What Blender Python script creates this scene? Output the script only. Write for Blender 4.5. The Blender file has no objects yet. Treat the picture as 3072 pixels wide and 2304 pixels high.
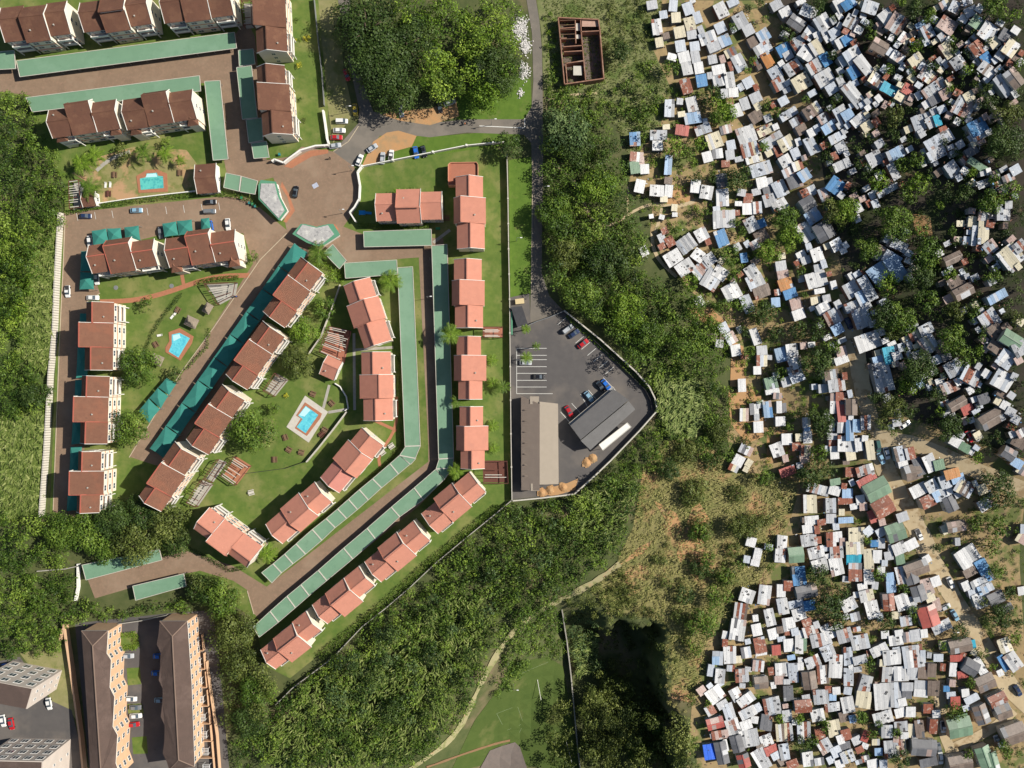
import bpy, bmesh, math, random
import numpy as np
from mathutils import Vector, Matrix, Quaternion
from mathutils.geometry import delaunay_2d_cdt

random.seed(7); rng = np.random.default_rng(7)
scene = bpy.context.scene
COL = scene.collection
S = 9.0          # photo pixels per metre on level ground
CH = 270.0       # camera height, metres

# ---------------------------------------------------------------- camera, sky, sun, exposure
cam_d = bpy.data.cameras.new('camera')
cam = bpy.data.objects.new('camera', cam_d); COL.objects.link(cam)
cam.location = (0, 0, CH); cam.rotation_euler = (0, 0, 0)
cam_d.sensor_width = 36.0
cam_d.lens = 36.0 * CH / (3072 / S)
cam_d.clip_start = 1.0; cam_d.clip_end = 6000
scene.camera = cam

SUN_EL, SUN_AZ = math.radians(40), math.radians(10)     # azimuth: from +X towards +Y
world = bpy.data.worlds.new('World'); scene.world = world; world.use_nodes = True
wn = world.node_tree
bg = wn.nodes['Background']
sky = wn.nodes.new('ShaderNodeTexSky'); sky.sky_type = 'NISHITA'; sky.sun_disc = False
sky.sun_elevation = SUN_EL; sky.sun_rotation = math.radians(90) - SUN_AZ
wn.links.new(sky.outputs[0], bg.inputs[0]); bg.inputs[1].default_value = 0.062
sun_d = bpy.data.lights.new('sun', 'SUN'); sun_d.energy = 5.0; sun_d.angle = math.radians(0.5)
sun_d.color = (1.0, 0.94, 0.84)
sun = bpy.data.objects.new('sun', sun_d); COL.objects.link(sun)
sv = Vector((math.cos(SUN_EL) * math.cos(SUN_AZ), math.cos(SUN_EL) * math.sin(SUN_AZ), math.sin(SUN_EL)))
sun.rotation_euler = sv.to_track_quat('Z', 'Y').to_euler(); sun.location = (100, 20, 200)
scene.view_settings.view_transform = 'Standard'; scene.view_settings.look = 'None'
scene.view_settings.exposure = 0.34; scene.view_settings.gamma = 1.0
scene.view_settings.use_curve_mapping = False
scene.cycles.max_bounces = 6; scene.cycles.diffuse_bounces = 2; scene.cycles.glossy_bounces = 2
scene.cycles.transparent_max_bounces = 4

# ---------------------------------------------------------------- terrain height
RIM = [((1150, 2480), 35), ((1300, 2150), 35), ((1480, 1900), 25), ((1640, 1790), 20), ((1760, 1780), 13),
       ((1830, 1845), 7), ((1990, 1862), 4), ((2005, 2105), 5), ((2060, 2150), 6), ((2080, 2600), 6), ((1150, 2600), .1)]
RIMW = [((p[0] - 1536) / S, (1152 - p[1]) / S) for p, d in RIM]
RIMD = [d for p, d in RIM]
def sstep(t):
    t = np.clip(t, 0, 1); return t * t * (3 - 2 * t)
def HH(X, Y):
    X = np.asarray(X, float); Y = np.asarray(Y, float)
    inside = np.zeros(X.shape, bool); f = np.ones(X.shape)
    n = len(RIMW)
    nz = .9 * np.sin(.55 * X + 1.3 * np.sin(.31 * Y)) + .8 * np.sin(.8 * Y + 1.2 * np.sin(.47 * X)) + .5 * np.sin(1.9 * X + 1.1 * Y) - .6
    for i in range(n):
        (ax, ay), (bx, by) = RIMW[i], RIMW[(i + 1) % n]
        with np.errstate(divide='ignore', invalid='ignore'):
            c = ((ay > Y) != (by > Y)) & (X < (bx - ax) * (Y - ay) / (by - ay + 1e-12) + ax)
        inside ^= c
        vx, vy = bx - ax, by - ay
        t = np.clip(((X - ax) * vx + (Y - ay) * vy) / (vx * vx + vy * vy), 0, 1)
        d = np.hypot(X - ax - t * vx, Y - ay - t * vy)
        f = np.minimum(f, np.maximum(d + (nz if RIMD[i] < 14 else 0), 0) / RIMD[i])
    h = np.where(inside, -22 * sstep(f), 0.0)
    r = X - 80.0
    ramp = np.where(r < 0, 0, np.where(r < 14, r * r / 28.0, r - 7.0))
    s = 0.07 + 0.27 * sstep((Y + 62) / 75.0)
    return h + s * np.minimum(ramp, 130)
def H(x, y): return float(HH(np.array([x]), np.array([y]))[0])
def P(px, py, dz=0.0):
    """photo pixel of a point standing dz above the ground -> world point"""
    bx, by = (px - 1536) / S, (1152 - py) / S
    z = dz; x, y = bx, by
    for _ in range(6):
        k = (CH - z) / CH; x, y = bx * k, by * k
        z = H(x, y) + dz
    return Vector((x, y, z))

# ---------------------------------------------------------------- materials
MATS = {}
def nmat(name, c1, c2=None, scale=0.5, rough=0.85, c3=None, scale3=0.1, lo3=.5, hi3=.6, metal=0.0, bump=0.0, bscale=20,
         wave=None, rnd=0.0, detail=4, spec=0.3, c4=None, scale4=1.0, lo4=.55, hi4=.65):
    if name in MATS: return MATS[name]
    m = bpy.data.materials.new(name); m.use_nodes = True
    nt = m.node_tree; b = nt.nodes['Principled BSDF']; L = nt.links.new
    def v4(c): return (c[0], c[1], c[2], 1)
    b.inputs['Roughness'].default_value = rough; b.inputs['Metallic'].default_value = metal
    b.inputs['Specular IOR Level'].default_value = spec
    geo = nt.nodes.new('ShaderNodeNewGeometry')
    def noise(sc, det=detail):
        n = nt.nodes.new('ShaderNodeTexNoise'); n.inputs['Scale'].default_value = sc; n.inputs['Detail'].default_value = det
        n.inputs['Roughness'].default_value = .62
        L(geo.outputs['Position'], n.inputs['Vector']); return n
    def mix(fac, a, bb, typ='MIX'):
        x = nt.nodes.new('ShaderNodeMix'); x.data_type = 'RGBA'; x.blend_type = typ
        if isinstance(fac, (int, float)): x.inputs[0].default_value = fac
        else: L(fac, x.inputs[0])
        for k, s in ((6, a), (7, bb)):
            if isinstance(s, tuple): x.inputs[k].default_value = s
            else: L(s, x.inputs[k])
        return x.outputs[2]
    def rng_(out, lo, hi):
        r = nt.nodes.new('ShaderNodeMapRange'); r.inputs[1].default_value = lo; r.inputs[2].default_value = hi
        L(out, r.inputs[0]); return r.outputs[0]
    col = v4(c1)
    if c2 is not None: col = mix(rng_(noise(scale).outputs[0], .3, .7), v4(c1), v4(c2))
    if c3 is not None: col = mix(rng_(noise(scale3).outputs[0], lo3, hi3), col, v4(c3))
    if c4 is not None: col = mix(rng_(noise(scale4).outputs[0], lo4, hi4), col, v4(c4))
    if rnd > 0:
        oi = nt.nodes.new('ShaderNodeObjectInfo')
        r = nt.nodes.new('ShaderNodeMapRange'); r.inputs[3].default_value = 1 - rnd; r.inputs[4].default_value = 1 + rnd * .35
        L(oi.outputs['Random'], r.inputs[0])
        cc = nt.nodes.new('ShaderNodeCombineColor')
        for k in range(3): L(r.outputs[0], cc.inputs[k])
        col = mix(1.0, col, cc.outputs[0], 'MULTIPLY')
    if isinstance(col, tuple): b.inputs['Base Color'].default_value = col
    else: L(col, b.inputs['Base Color'])
    if bump > 0:
        bn = nt.nodes.new('ShaderNodeBump'); bn.inputs['Strength'].default_value = bump; bn.inputs['Distance'].default_value = .1
        if wave is not None:
            tc = nt.nodes.new('ShaderNodeTexCoord'); w = nt.nodes.new('ShaderNodeTexWave'); w.bands_direction = wave
            w.inputs['Scale'].default_value = bscale; L(tc.outputs['Object'], w.inputs['Vector']); L(w.outputs[1], bn.inputs['Height'])
        else: L(noise(bscale).outputs[0], bn.inputs['Height'])
        L(bn.outputs[0], b.inputs['Normal'])
    MATS[name] = m; return m
def leafmat(name, ramp, transl=.12):
    if name in MATS: return MATS[name]
    m = bpy.data.materials.new(name); m.use_nodes = True
    nt = m.node_tree; b = nt.nodes['Principled BSDF']; L = nt.links.new
    a = nt.nodes.new('ShaderNodeAttribute'); a.attribute_name = 'tint'
    cr = nt.nodes.new('ShaderNodeValToRGB')
    while len(cr.color_ramp.elements) < len(ramp): cr.color_ramp.elements.new(.5)
    for e, (p, c) in zip(cr.color_ramp.elements, ramp): e.position = p; e.color = (*c, 1)
    L(a.outputs['Fac'], cr.inputs[0]); L(cr.outputs[0], b.inputs['Base Color'])
    b.inputs['Roughness'].default_value = .55; b.inputs['Specular IOR Level'].default_value = .25
    t = nt.nodes.new('ShaderNodeBsdfTranslucent'); L(cr.outputs[0], t.inputs[0])
    mx = nt.nodes.new('ShaderNodeMixShader'); mx.inputs[0].default_value = transl
    out = nt.nodes['Material Output']
    L(b.outputs[0], mx.inputs[1]); L(t.outputs[0], mx.inputs[2]); L(mx.outputs[0], out.inputs[0])
    MATS[name] = m; return m

M_GROUND = nmat('scrub_soil', (.055, .075, .022), (.10, .11, .04), .25, c3=(.16, .13, .07), scale3=.06, lo3=.55, hi3=.68, bump=.6, bscale=3)
M_LAWN = nmat('lawn', (.075, .13, .020), (.125, .17, .034), .35, c3=(.235, .225, .08), scale3=.07, lo3=.48, hi3=.7, c4=(.06, .12, .02), scale4=.6, lo4=.55, hi4=.8, bump=.5, bscale=6)
M_VERGE = nmat('rough_grass', (.07, .135, .014), (.105, .175, .022), .5, c3=(.16, .17, .05), scale3=.15, lo3=.6, hi3=.75, bump=.5, bscale=5)
M_FIELD = nmat('field_grass', (.05, .082, .014), (.066, .098, .019), .3, c3=(.12, .13, .04), scale3=.1, lo3=.55, hi3=.7, bump=.4, bscale=5)
M_DRY = nmat('dry_grass', (.235, .205, .085), (.17, .165, .056), .5, c3=(.12, .14, .036), scale3=.09, lo3=.48, hi3=.64, c4=(.40, .23, .115), scale4=.06, lo4=.54, hi4=.64, bump=.7, bscale=2.5)
M_SOIL = nmat('settlement_soil', (.36, .26, .13), (.27, .20, .10), .4, c3=(.13, .15, .045), scale3=.13, lo3=.5, hi3=.58, c4=(.17, .12, .075), scale4=.35, lo4=.58, hi4=.7, bump=.5, bscale=3)
M_SHADESOIL = nmat('soil_painted_shade', (.075, .06, .045), (.055, .046, .034), .4, c3=(.042, .055, .018), scale3=.11, lo3=.45, hi3=.6, c4=(.17, .12, .065), scale4=.16, lo4=.62, hi4=.7, bump=.5, bscale=3)  # dark soil, with the shade of the slope facing off the sun painted in
M_ORANGE = nmat('orange_earth', (.46, .25, .11), (.38, .24, .12), .5, c3=(.30, .22, .12), scale3=.2, lo3=.55, hi3=.7, bump=.3, bscale=4)
M_PATH = nmat('dirt_track', (.50, .40, .25), (.42, .33, .20), .5, c3=(.30, .21, .11), scale3=.25, lo3=.55, hi3=.65, bump=.3, bscale=4)
M_PAVE = nmat('brick_paving', (.25, .172, .115), (.205, .142, .096), .35, c3=(.29, .21, .145), scale3=.08, lo3=.5, hi3=.7, c4=(.30, .19, .13), scale4=1.2, lo4=.5, hi4=.8, bump=.3, bscale=12)
M_REDPAVE = nmat('red_brick_paving', (.40, .17, .09), (.33, .14, .08), 1.0, bump=.3, bscale=12)
M_ASPH = nmat('asphalt', (.175, .155, .13), (.15, .135, .115), .5, c3=(.20, .175, .145), scale3=.08, bump=.2, bscale=15)
M_ASPH2 = nmat('car_park_asphalt', (.105, .097, .093), (.088, .082, .08), .3, c3=(.135, .12, .108), scale3=.05, c4=(.06, .056, .056), scale4=.35, lo4=.66, hi4=.78, bump=.2, bscale=15)
M_CONC = nmat('concrete', (.40, .38, .33), (.32, .30, .26), .8, bump=.3, bscale=8, c3=(.24, .23, .2), scale3=.3, lo3=.6, hi3=.75)
M_PALECONC = nmat('pale_concrete', (.55, .52, .45), (.47, .44, .38), .8, bump=.2, bscale=8)
M_WHITE = nmat('white_paint', (.78, .77, .72), (.70, .68, .62), .6, c3=(.58, .54, .46), scale3=.25, lo3=.62, hi3=.8)
M_LINE = nmat('road_marking', (.72, .72, .68), (.6, .6, .56), 2.0)
M_CREAM = nmat('cream_wall', (.78, .71, .58), (.70, .63, .51), .5, rough=.9)
M_SALMONW = nmat('salmon_wall', (.62, .30, .19), (.56, .26, .16), .5, rough=.9)
M_PEACH = nmat('peach_wall', (.64, .42, .26), (.57, .37, .23), .5, rough=.9)
M_BROWNROOF = nmat('brown_roof_tile', (.175, .082, .052), (.14, .065, .042), .5, c3=(.20, .098, .06), scale3=.25, c4=(.11, .055, .04), scale4=1.6, lo4=.56, hi4=.8, bump=.5, bscale=7, wave='Y', rnd=.12)
M_REDROOF = nmat('weathered_red_roof_tile', (.235, .112, .07), (.195, .09, .058), .6, c3=(.25, .108, .066), scale3=.2, c4=(.15, .075, .052), scale4=1.6, lo4=.56, hi4=.8, bump=.5, bscale=7, wave='Y', rnd=.12)
M_SALMONROOF = nmat('salmon_roof_tile', (.55, .24, .168), (.50, .215, .15), .6, c3=(.46, .205, .148), scale3=.25, lo3=.55, hi3=.75, c4=(.41, .18, .13), scale4=1.6, lo4=.6, hi4=.85, bump=.4, bscale=7, wave='Y', rnd=.1)
M_PINKROOF = nmat('pink_roof_tile', (.55, .23, .18), (.50, .2, .16), .6, bump=.4, bscale=7, wave='Y')
M_SLATE = nmat('dark_brown_roof', (.115, .078, .064), (.095, .066, .055), .4, c3=(.13, .09, .075), scale3=.15, bump=.5, bscale=8, wave='Y')
M_REDTRIM = nmat('red_ridge_tile', (.42, .12, .08), (.36, .10, .07), 1.0)
M_GREENROOF = nmat('green_carport_sheet', (.165, .295, .19), (.15, .275, .175), .3, c3=(.18, .31, .205), scale3=.12, c4=(.125, .23, .15), scale4=.7, lo4=.58, hi4=.85, rough=.6, bump=.3, bscale=9, wave='X', rnd=.05)
M_GREENTRIM = nmat('green_trim', (.10, .27, .17), (.09, .25, .15), .5)
M_TEAL = nmat('teal_shade_cloth', (.035, .20, .165), (.045, .23, .19), .6, rough=.9, rnd=.1)
M_GLASS = nmat('window_glass', (.05, .07, .09), (.08, .10, .12), 2.0, rough=.12, spec=.6)
M_FRAME = nmat('window_frame', (.72, .72, .70), rough=.5)
M_STEEL = nmat('grey_steel', (.30, .31, .31), (.26, .27, .27), 1.0, rough=.5, metal=.4)
M_DARK = nmat('dark_steel', (.04, .04, .042), rough=.6)
M_WOOD = nmat('weathered_timber', (.20, .12, .07), (.15, .09, .055), 2.0)
M_DARKWOOD = nmat('stained_timber', (.13, .05, .035), (.10, .04, .03), 2.0)
M_THATCH = nmat('grey_thatch', (.30, .25, .19), (.22, .18, .14), 3.0, bump=.8, bscale=12)
M_SLABROOF = nmat('streaked_concrete_roof', (.46, .45, .43), (.33, .325, .32), .9, c3=(.24, .24, .24), scale3=1.3, lo3=.55, hi3=.65, c4=(.55, .54, .5), scale4=.5)
M_BEIGEROOF = nmat('beige_sheet_roof', (.40, .34, .27), (.37, .315, .25), .4, bump=.5, bscale=6, wave='Y')
M_BROWNSHEET = nmat('brown_sheet_roof', (.34, .275, .225), (.30, .24, .20), .4, bump=.9, bscale=3.5, wave='Y')
M_GREYROOF = nmat('grey_tile_roof', (.165, .16, .157), (.145, .14, .138), .5, bump=.5, bscale=7, wave='Y')
M_BARK = nmat('bark', (.13, .095, .065), (.09, .065, .045), 3.0)
M_BRICK = nmat('raw_brick', (.30, .16, .105), (.24, .125, .085), 1.2, c3=(.38, .25, .18), scale3=.5, lo3=.55, hi3=.7, bump=.5, bscale=10)
M_PINKPLASTER = nmat('peeling_plaster', (.48, .33, .26), (.36, .22, .16), .9)
M_POOL = nmat('pool_water', (.10, .50, .60), (.16, .60, .68), 1.2, rough=.06, spec=.5, c3=(.08, .43, .56), scale3=.8)
M_POOLGREEN = nmat('green_pool_water', (.10, .46, .42), (.13, .53, .47), 1.0, rough=.06, spec=.5, c3=(.06, .35, .36), scale3=.7)
M_POOLSTEP = nmat('pool_step', (.45, .72, .76), rough=.1)
M_TERRA = nmat('terracotta', (.38, .15, .095), (.33, .13, .08), .8)
M_SKIN = nmat('skin', (.16, .085, .05))
M_HAIR = nmat('hair', (.015, .012, .01))
M_YELLOW = nmat('yellow_leaf', (.55, .46, .03))
M_LITTER = nmat('litter', (.70, .69, .66), (.55, .52, .5), 4.0)

# ---------------------------------------------------------------- mesh helpers
def new_mesh(name, verts, faces, mats, fm=None, smooth=False):
    me = bpy.data.meshes.new(name); me.from_pydata([tuple(v) for v in verts], [], faces)
    for m in (mats if isinstance(mats, (list, tuple)) else [mats]): me.materials.append(m)
    if fm: me.polygons.foreach_set('material_index', fm)
    if smooth: me.polygons.foreach_set('use_smooth', [True] * len(me.polygons))
    me.update(); return me
def obj(name, me, parent=None, loc=None, rz=0.0, scale=None):
    o = bpy.data.objects.new(name, me); COL.objects.link(o)
    if parent is not None: o.parent = parent
    if loc is not None: o.location = loc
    if rz: o.rotation_euler = (0, 0, rz)
    if scale is not None: o.scale = scale
    return o
def tag(o, label, cat=None, group=None, kind=None):
    if label: o['label'] = label
    if cat: o['category'] = cat
    if group: o['group'] = group
    if kind: o['kind'] = kind
    return o
def empty(name, loc, rz=0.0):
    o = bpy.data.objects.new(name, None); COL.objects.link(o); o.location = loc; o.rotation_euler = (0, 0, rz)
    o.empty_display_size = .5; return o
BOXF = [(0, 3, 2, 1), (4, 5, 6, 7), (0, 1, 5, 4), (1, 2, 6, 5), (2, 3, 7, 6), (3, 0, 4, 7)]
def boxv(x0, x1, y0, y1, z0, z1):
    return [(x0, y0, z0), (x1, y0, z0), (x1, y1, z0), (x0, y1, z0), (x0, y0, z1), (x1, y0, z1), (x1, y1, z1), (x0, y1, z1)]
class MB:
    def __init__(s): s.v = []; s.f = []; s.m = []
    def add(s, v, f, mi=0):
        o = len(s.v); s.v += [tuple(p) for p in v]; s.f += [tuple(i + o for i in q) for q in f]; s.m += [mi] * len(f); return s
    def box(s, x0, x1, y0, y1, z0, z1, mi=0): return s.add(boxv(x0, x1, y0, y1, z0, z1), BOXF, mi)
    def prism(s, pts, z0, z1, mi=0):
        a = sum(pts[i][0] * pts[(i + 1) % len(pts)][1] - pts[(i + 1) % len(pts)][0] * pts[i][1] for i in range(len(pts)))
        if a < 0:
            pts = pts[::-1]
            if isinstance(z0, (list, tuple)): z0 = z0[::-1]
            if isinstance(z1, (list, tuple)): z1 = z1[::-1]
        n = len(pts)
        zz0 = z0 if isinstance(z0, (list, tuple)) else [z0] * n
        zz1 = z1 if isinstance(z1, (list, tuple)) else [z1] * n
        v = [(p[0], p[1], z) for p, z in zip(pts, zz0)] + [(p[0], p[1], z) for p, z in zip(pts, zz1)]
        f = [tuple(range(n))[::-1], tuple(range(n, 2 * n))] + [(i, (i + 1) % n, n + (i + 1) % n, n + i) for i in range(n)]
        return s.add(v, f, mi)
    def bar(s, a, b, w, h=None, mi=0):
        a = Vector(a); b = Vector(b); d = (b - a); h = h or w
        if d.length < 1e-6: return s
        d.normalize(); up = Vector((0, 0, 1)) if abs(d.z) < .95 else Vector((1, 0, 0))
        r = d.cross(up).normalized() * w / 2; u = r.cross(d).normalized() * h / 2
        v = [a - r - u, a + r - u, a + r + u, a - r + u, b - r - u, b + r - u, b + r + u, b - r + u]
        return s.add(v, [(0, 3, 2, 1)[::-1], (4, 5, 6, 7)[::-1], (0, 4, 5, 1), (1, 5, 6, 2), (2, 6, 7, 3), (3, 7, 4, 0)], mi)
    def tube(s, pts, rad, n=6, mi=0):
        rings = []
        for i, p in enumerate(pts):
            p = Vector(p); q = Vector(pts[min(i + 1, len(pts) - 1)]) - Vector(pts[max(i - 1, 0)])
            q.normalize(); up = Vector((0, 0, 1)) if abs(q.z) < .9 else Vector((1, 0, 0))
            r = q.cross(up).normalized(); u = r.cross(q)
            rr = rad[i] if isinstance(rad, (list, tuple)) else rad
            rings.append([p + (r * math.cos(k * 2 * math.pi / n) + u * math.sin(k * 2 * math.pi / n)) * rr for k in range(n)])
        v = [p for r in rings for p in r]; f = []
        for i in range(len(rings) - 1):
            for k in range(n):
                f.append((i * n + k, i * n + (k + 1) % n, (i + 1) * n + (k + 1) % n, (i + 1) * n + k))
        f.append(tuple(range((len(rings) - 1) * n, len(rings) * n))); f.append(tuple(range(n))[::-1])
        return s.add(v, f, mi)
    def mesh(s, name, mats, smooth=False): return new_mesh(name, s.v, s.f, mats, s.m, smooth)
    def build(s, name, mats, parent=None, loc=None, rz=0.0, smooth=False): return obj(name, s.mesh(name, mats, smooth), parent, loc, rz)
ONES = 'zero one two three four five six seven eight nine ten eleven twelve thirteen fourteen fifteen sixteen seventeen eighteen nineteen'.split()
TENS = 'x x twenty thirty forty fifty sixty seventy eighty ninety'.split()
def words(n):
    n = max(0, int(round(n)))
    if n >= 100: return 'one-hundred'
    return ONES[n] if n < 20 else TENS[n // 10] + ('-' + ONES[n % 10] if n % 10 else '')
def pct(px, py): return f'{words(px / 30.72)} percent across and {words(py / 23.04)} percent down the photo'

def sheet(name, px, mat, dz, step=4.0, world=None, kind='structure'):
    pts = world if world is not None else [P(*p).xy for p in px]
    pts = [Vector((p[0], p[1])) for p in pts]
    # densify border
    border = []
    for i in range(len(pts)):
        a, b = pts[i], pts[(i + 1) % len(pts)]
        n = max(1, int((b - a).length / step))
        for k in range(n): border.append(a.lerp(b, k / n))
    n = len(border)
    xs = [p.x for p in border]; ys = [p.y for p in border]
    bx = np.array(xs); by = np.array(ys)
    gx, gy = np.meshgrid(np.arange(min(xs), max(xs), step), np.arange(min(ys), max(ys), step))
    gx = gx.ravel() + .13; gy = gy.ravel() + .17
    ins = np.zeros(gx.shape, bool); md = np.full(gx.shape, 1e9)
    for i in range(n):
        ax, ay, cx, cy = bx[i], by[i], bx[(i + 1) % n], by[(i + 1) % n]
        if abs(cy - ay) > 1e-9: ins ^= ((ay > gy) != (cy > gy)) & (gx < (cx - ax) * (gy - ay) / (cy - ay) + ax)
        md = np.minimum(md, np.hypot(gx - ax, gy - ay))
    keep = ins & (md > step * .4)
    allp = border + [Vector((a, b)) for a, b in zip(gx[keep], gy[keep])]
    vo, eo, fo, _, _, _ = delaunay_2d_cdt(allp, [], [list(range(n))], 1, 1e-5)
    z = HH(np.array([v.x for v in vo]), np.array([v.y for v in vo])) + dz
    v3 = [(v.x, v.y, zz) for v, zz in zip(vo, z)]
    ff = []
    for f in fo:
        a, b, c = (v3[i] for i in f[:3])
        ar = (b[0] - a[0]) * (c[1] - a[1]) - (b[1] - a[1]) * (c[0] - a[0])
        ff.append(tuple(f) if ar > 0 else tuple(f)[::-1])
    o = obj(name, new_mesh(name, v3, ff, mat)); o['kind'] = kind; return o
def ribbon(name, px, w, mat, dz, jitter=.0, step=2.5):
    """a strip of width w metres along a pixel polyline, draped"""
    pts = [P(*p).xy for p in px]; dense = []
    for i in range(len(pts) - 1):
        n = max(1, int((pts[i + 1] - pts[i]).length / step))
        for k in range(n): dense.append(pts[i].lerp(pts[i + 1], k / n))
    dense.append(pts[-1])
    for _ in range(3):
        dense = [dense[0]] + [(dense[i - 1] + dense[i] * 2 + dense[i + 1]) / 4 for i in range(1, len(dense) - 1)] + [dense[-1]]
    v = []; f = []
    for i, p in enumerate(dense):
        d = (dense[min(i + 1, len(dense) - 1)] - dense[max(i - 1, 0)]).normalized(); nrm = Vector((-d.y, d.x))
        ww = w * (1 + random.uniform(-jitter, jitter))
        for k in (-1, -.33, .33, 1):
            q = p + nrm * ww / 2 * k; v.append((q.x, q.y, H(q.x, q.y) + dz))
    for i in range(len(dense) - 1):
        for k in range(3): f.append((i * 4 + k, (i + 1) * 4 + k, (i + 1) * 4 + k + 1, i * 4 + k + 1))
    me = new_mesh(name, v, [q[::-1] for q in f], mat)
    if me.polygons[0].normal.z < 0: me.flip_normals()
    o = obj(name, me); o['kind'] = 'structure'; return o
# ================================================================ ground
def build_ground():
    xs = np.concatenate([[-2500, -1200, -600, -330], np.arange(-215, 216, 1.25), [330, 600, 1200, 2500]])
    ys = np.concatenate([[-2500, -1200, -600, -320], np.arange(-170, 161, 1.25), [300, 600, 1200, 2500]])
    gx, gy = np.meshgrid(xs, ys); z = HH(gx, gy)
    nx, ny = len(xs), len(ys)
    co = np.stack([gx.ravel(), gy.ravel(), z.ravel()], 1).astype(np.float32)
    i, j = np.meshgrid(np.arange(nx - 1), np.arange(ny - 1)); a = (j * nx + i).ravel()
    q = np.stack([a, a + 1, a + 1 + nx, a + nx], 1)
    me = quadmesh('ground', co, q, M_GROUND)
    me.polygons.foreach_set('use_smooth', np.ones(len(q), bool))
    o = obj('ground', me); o['kind'] = 'structure'
def quadmesh(name, co, q, mat, tint=None):
    me = bpy.data.meshes.new(name); n = len(co); m = len(q)
    me.vertices.add(n); me.vertices.foreach_set('co', np.ascontiguousarray(co, np.float32).ravel())
    me.loops.add(m * 4); me.loops.foreach_set('vertex_index', np.ascontiguousarray(q, np.int32).ravel())
    me.polygons.add(m); me.polygons.foreach_set('loop_start', np.arange(0, m * 4, 4, dtype=np.int32))
    try: me.polygons.foreach_set('loop_total', np.full(m, 4, np.int32))
    except Exception: pass
    me.update(calc_edges=True)
    if tint is not None:
        at = me.attributes.new('tint', 'FLOAT', 'FACE'); at.data.foreach_set('value', tint.astype(np.float32))
    for mm in (mat if isinstance(mat, (list, tuple)) else [mat]): me.materials.append(mm)
    return me
build_ground()

# zones of soil and grass
sheet('settlement_soil', [(1985, 0), (2330, 0), (2420, 180), (2450, 330), (2480, 560), (2520, 760), (2560, 980), (2600, 1200), (2700, 1240), (3100, 1380), (3100, 2340), (2040, 2340), (2075, 2120), (2130, 1880),
      (2230, 1830), (2300, 1700), (2370, 1560), (2420, 1400), (2340, 1420), (2200, 1420), (2180, 1300), (2230, 1180), (2180, 1040), (2100, 900), (2000, 800), (1950, 700), (1960, 600), (1880, 580), (1900, 480), (1980, 380), (2010, 260), (1960, 150)], M_SOIL, .05)
sheet('hillside_soil', [(2330, -20), (3110, -20), (3110, 1390), (2700, 1245), (2590, 1200), (2555, 980), (2515, 760), (2475, 560), (2440, 330), (2410, 180)], M_SHADESOIL, .06)
sheet('dry_hillside', [(1930, 1400), (2010, 1300), (2130, 1340), (2200, 1400), (2400, 1430), (2400, 1560), (2330, 1690), (2260, 1820), (2150, 1880), (2100, 2050), (2080, 2110), (2015, 2095), (2012, 1900), (1990, 1858), (1830, 1838), (1770, 1775), (1850, 1690), (1900, 1580)], M_DRY, .03)
sheet('ruin_plot_grass', [(1610, 0), (1990, 0), (1960, 150), (2010, 260), (1980, 380), (1890, 480), (1870, 400), (1800, 310), (1632, 290), (1625, 100)], nmat('plot_grass', (.13, .16, .05), (.2, .2, .09), .5, c3=(.09, .13, .03), scale3=.12, c4=(.34, .24, .13), scale4=.2, lo4=.66, hi4=.72, bump=.6, bscale=3), .03)
sheet('estate_lawn', [(0, -10), (955, -10), (985, 330), (975, 425), (1060, 485), (1480, 430), (1522, 480), (1532, 1500), (870, 2035), (800, 2000), (755, 1850), (560, 1730), (470, 1690), (430, 1710), (420, 1640), (590, 1530),
      (300, 1570), (150, 1545), (170, 1000), (188, 640), (200, 560), (120, 440), (90, 290), (-10, 280)], M_LAWN, .04)
sheet('roadside_verge', [(1526, 480), (1600, 470), (1594, 885), (1531, 895)], M_VERGE, .05)
sheet('entrance_verge', [(955, 0), (1020, 0), (1030, 200), (1060, 340), (1000, 430), (985, 330)], nmat('dry_verge', (.26, .235, .11), (.2, .2, .075), .4, c3=(.12, .15, .035), scale3=.15, lo3=.5, hi3=.65, c4=(.36, .26, .15), scale4=.3, lo4=.62, hi4=.72), .045)
sheet('pool_garden_dry_lawn', [(215, 520), (300, 470), (400, 440), (560, 450), (590, 490), (585, 570), (300, 608), (290, 560)], nmat('dry_lawn', (.27, .235, .10), (.22, .21, .08), .4, c3=(.13, .16, .035), scale3=.2, lo3=.5, hi3=.65, c4=(.42, .26, .14), scale4=.15, lo4=.52, hi4=.62, bump=.4, bscale=5), .055)
sheet('flats_dry_strip', [(625, 1980), (650, 1985), (665, 2080), (700, 2150), (690, 2200), (665, 2290), (650, 2200), (635, 2080)], MATS['dry_verge'], .06)
sheet('flats_left_lawn', [(60, 1960), (200, 1930), (225, 2060), (245, 2180), (215, 2140), (160, 2110), (120, 2040)], MATS['dry_verge'], .055)
sheet('lane_verge', [(1100, 400), (1300, 410), (1480, 395), (1560, 402), (1560, 440), (1480, 440), (1060, 500)], M_VERGE, .045)
sheet('wood_edge_grass', [(1370, 300), (1450, 250), (1560, 220), (1592, 240), (1595, 330), (1570, 362), (1372, 358)], M_VERGE, .045)
sheet('sports_field', [(1350, 2320), (1425, 2160), (1500, 2060), (1530, 1990), (1640, 1970), (1690, 2000), (1740, 2320)], M_FIELD, .12)
sheet('gate_terrace', [(1440, 2304), (1470, 2250), (1545, 2225), (1560, 2240), (1590, 2330), (1430, 2330)], nmat('gravel_yard', (.16, .13, .115), (.13, .11, .10), .6), .45)
sheet('reed_bed_soil', [(0, 640), (180, 640), (170, 1000), (140, 1540), (0, 1560)], nmat('reed_soil', (.06, .09, .022), (.09, .12, .03), .5), .03)
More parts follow.
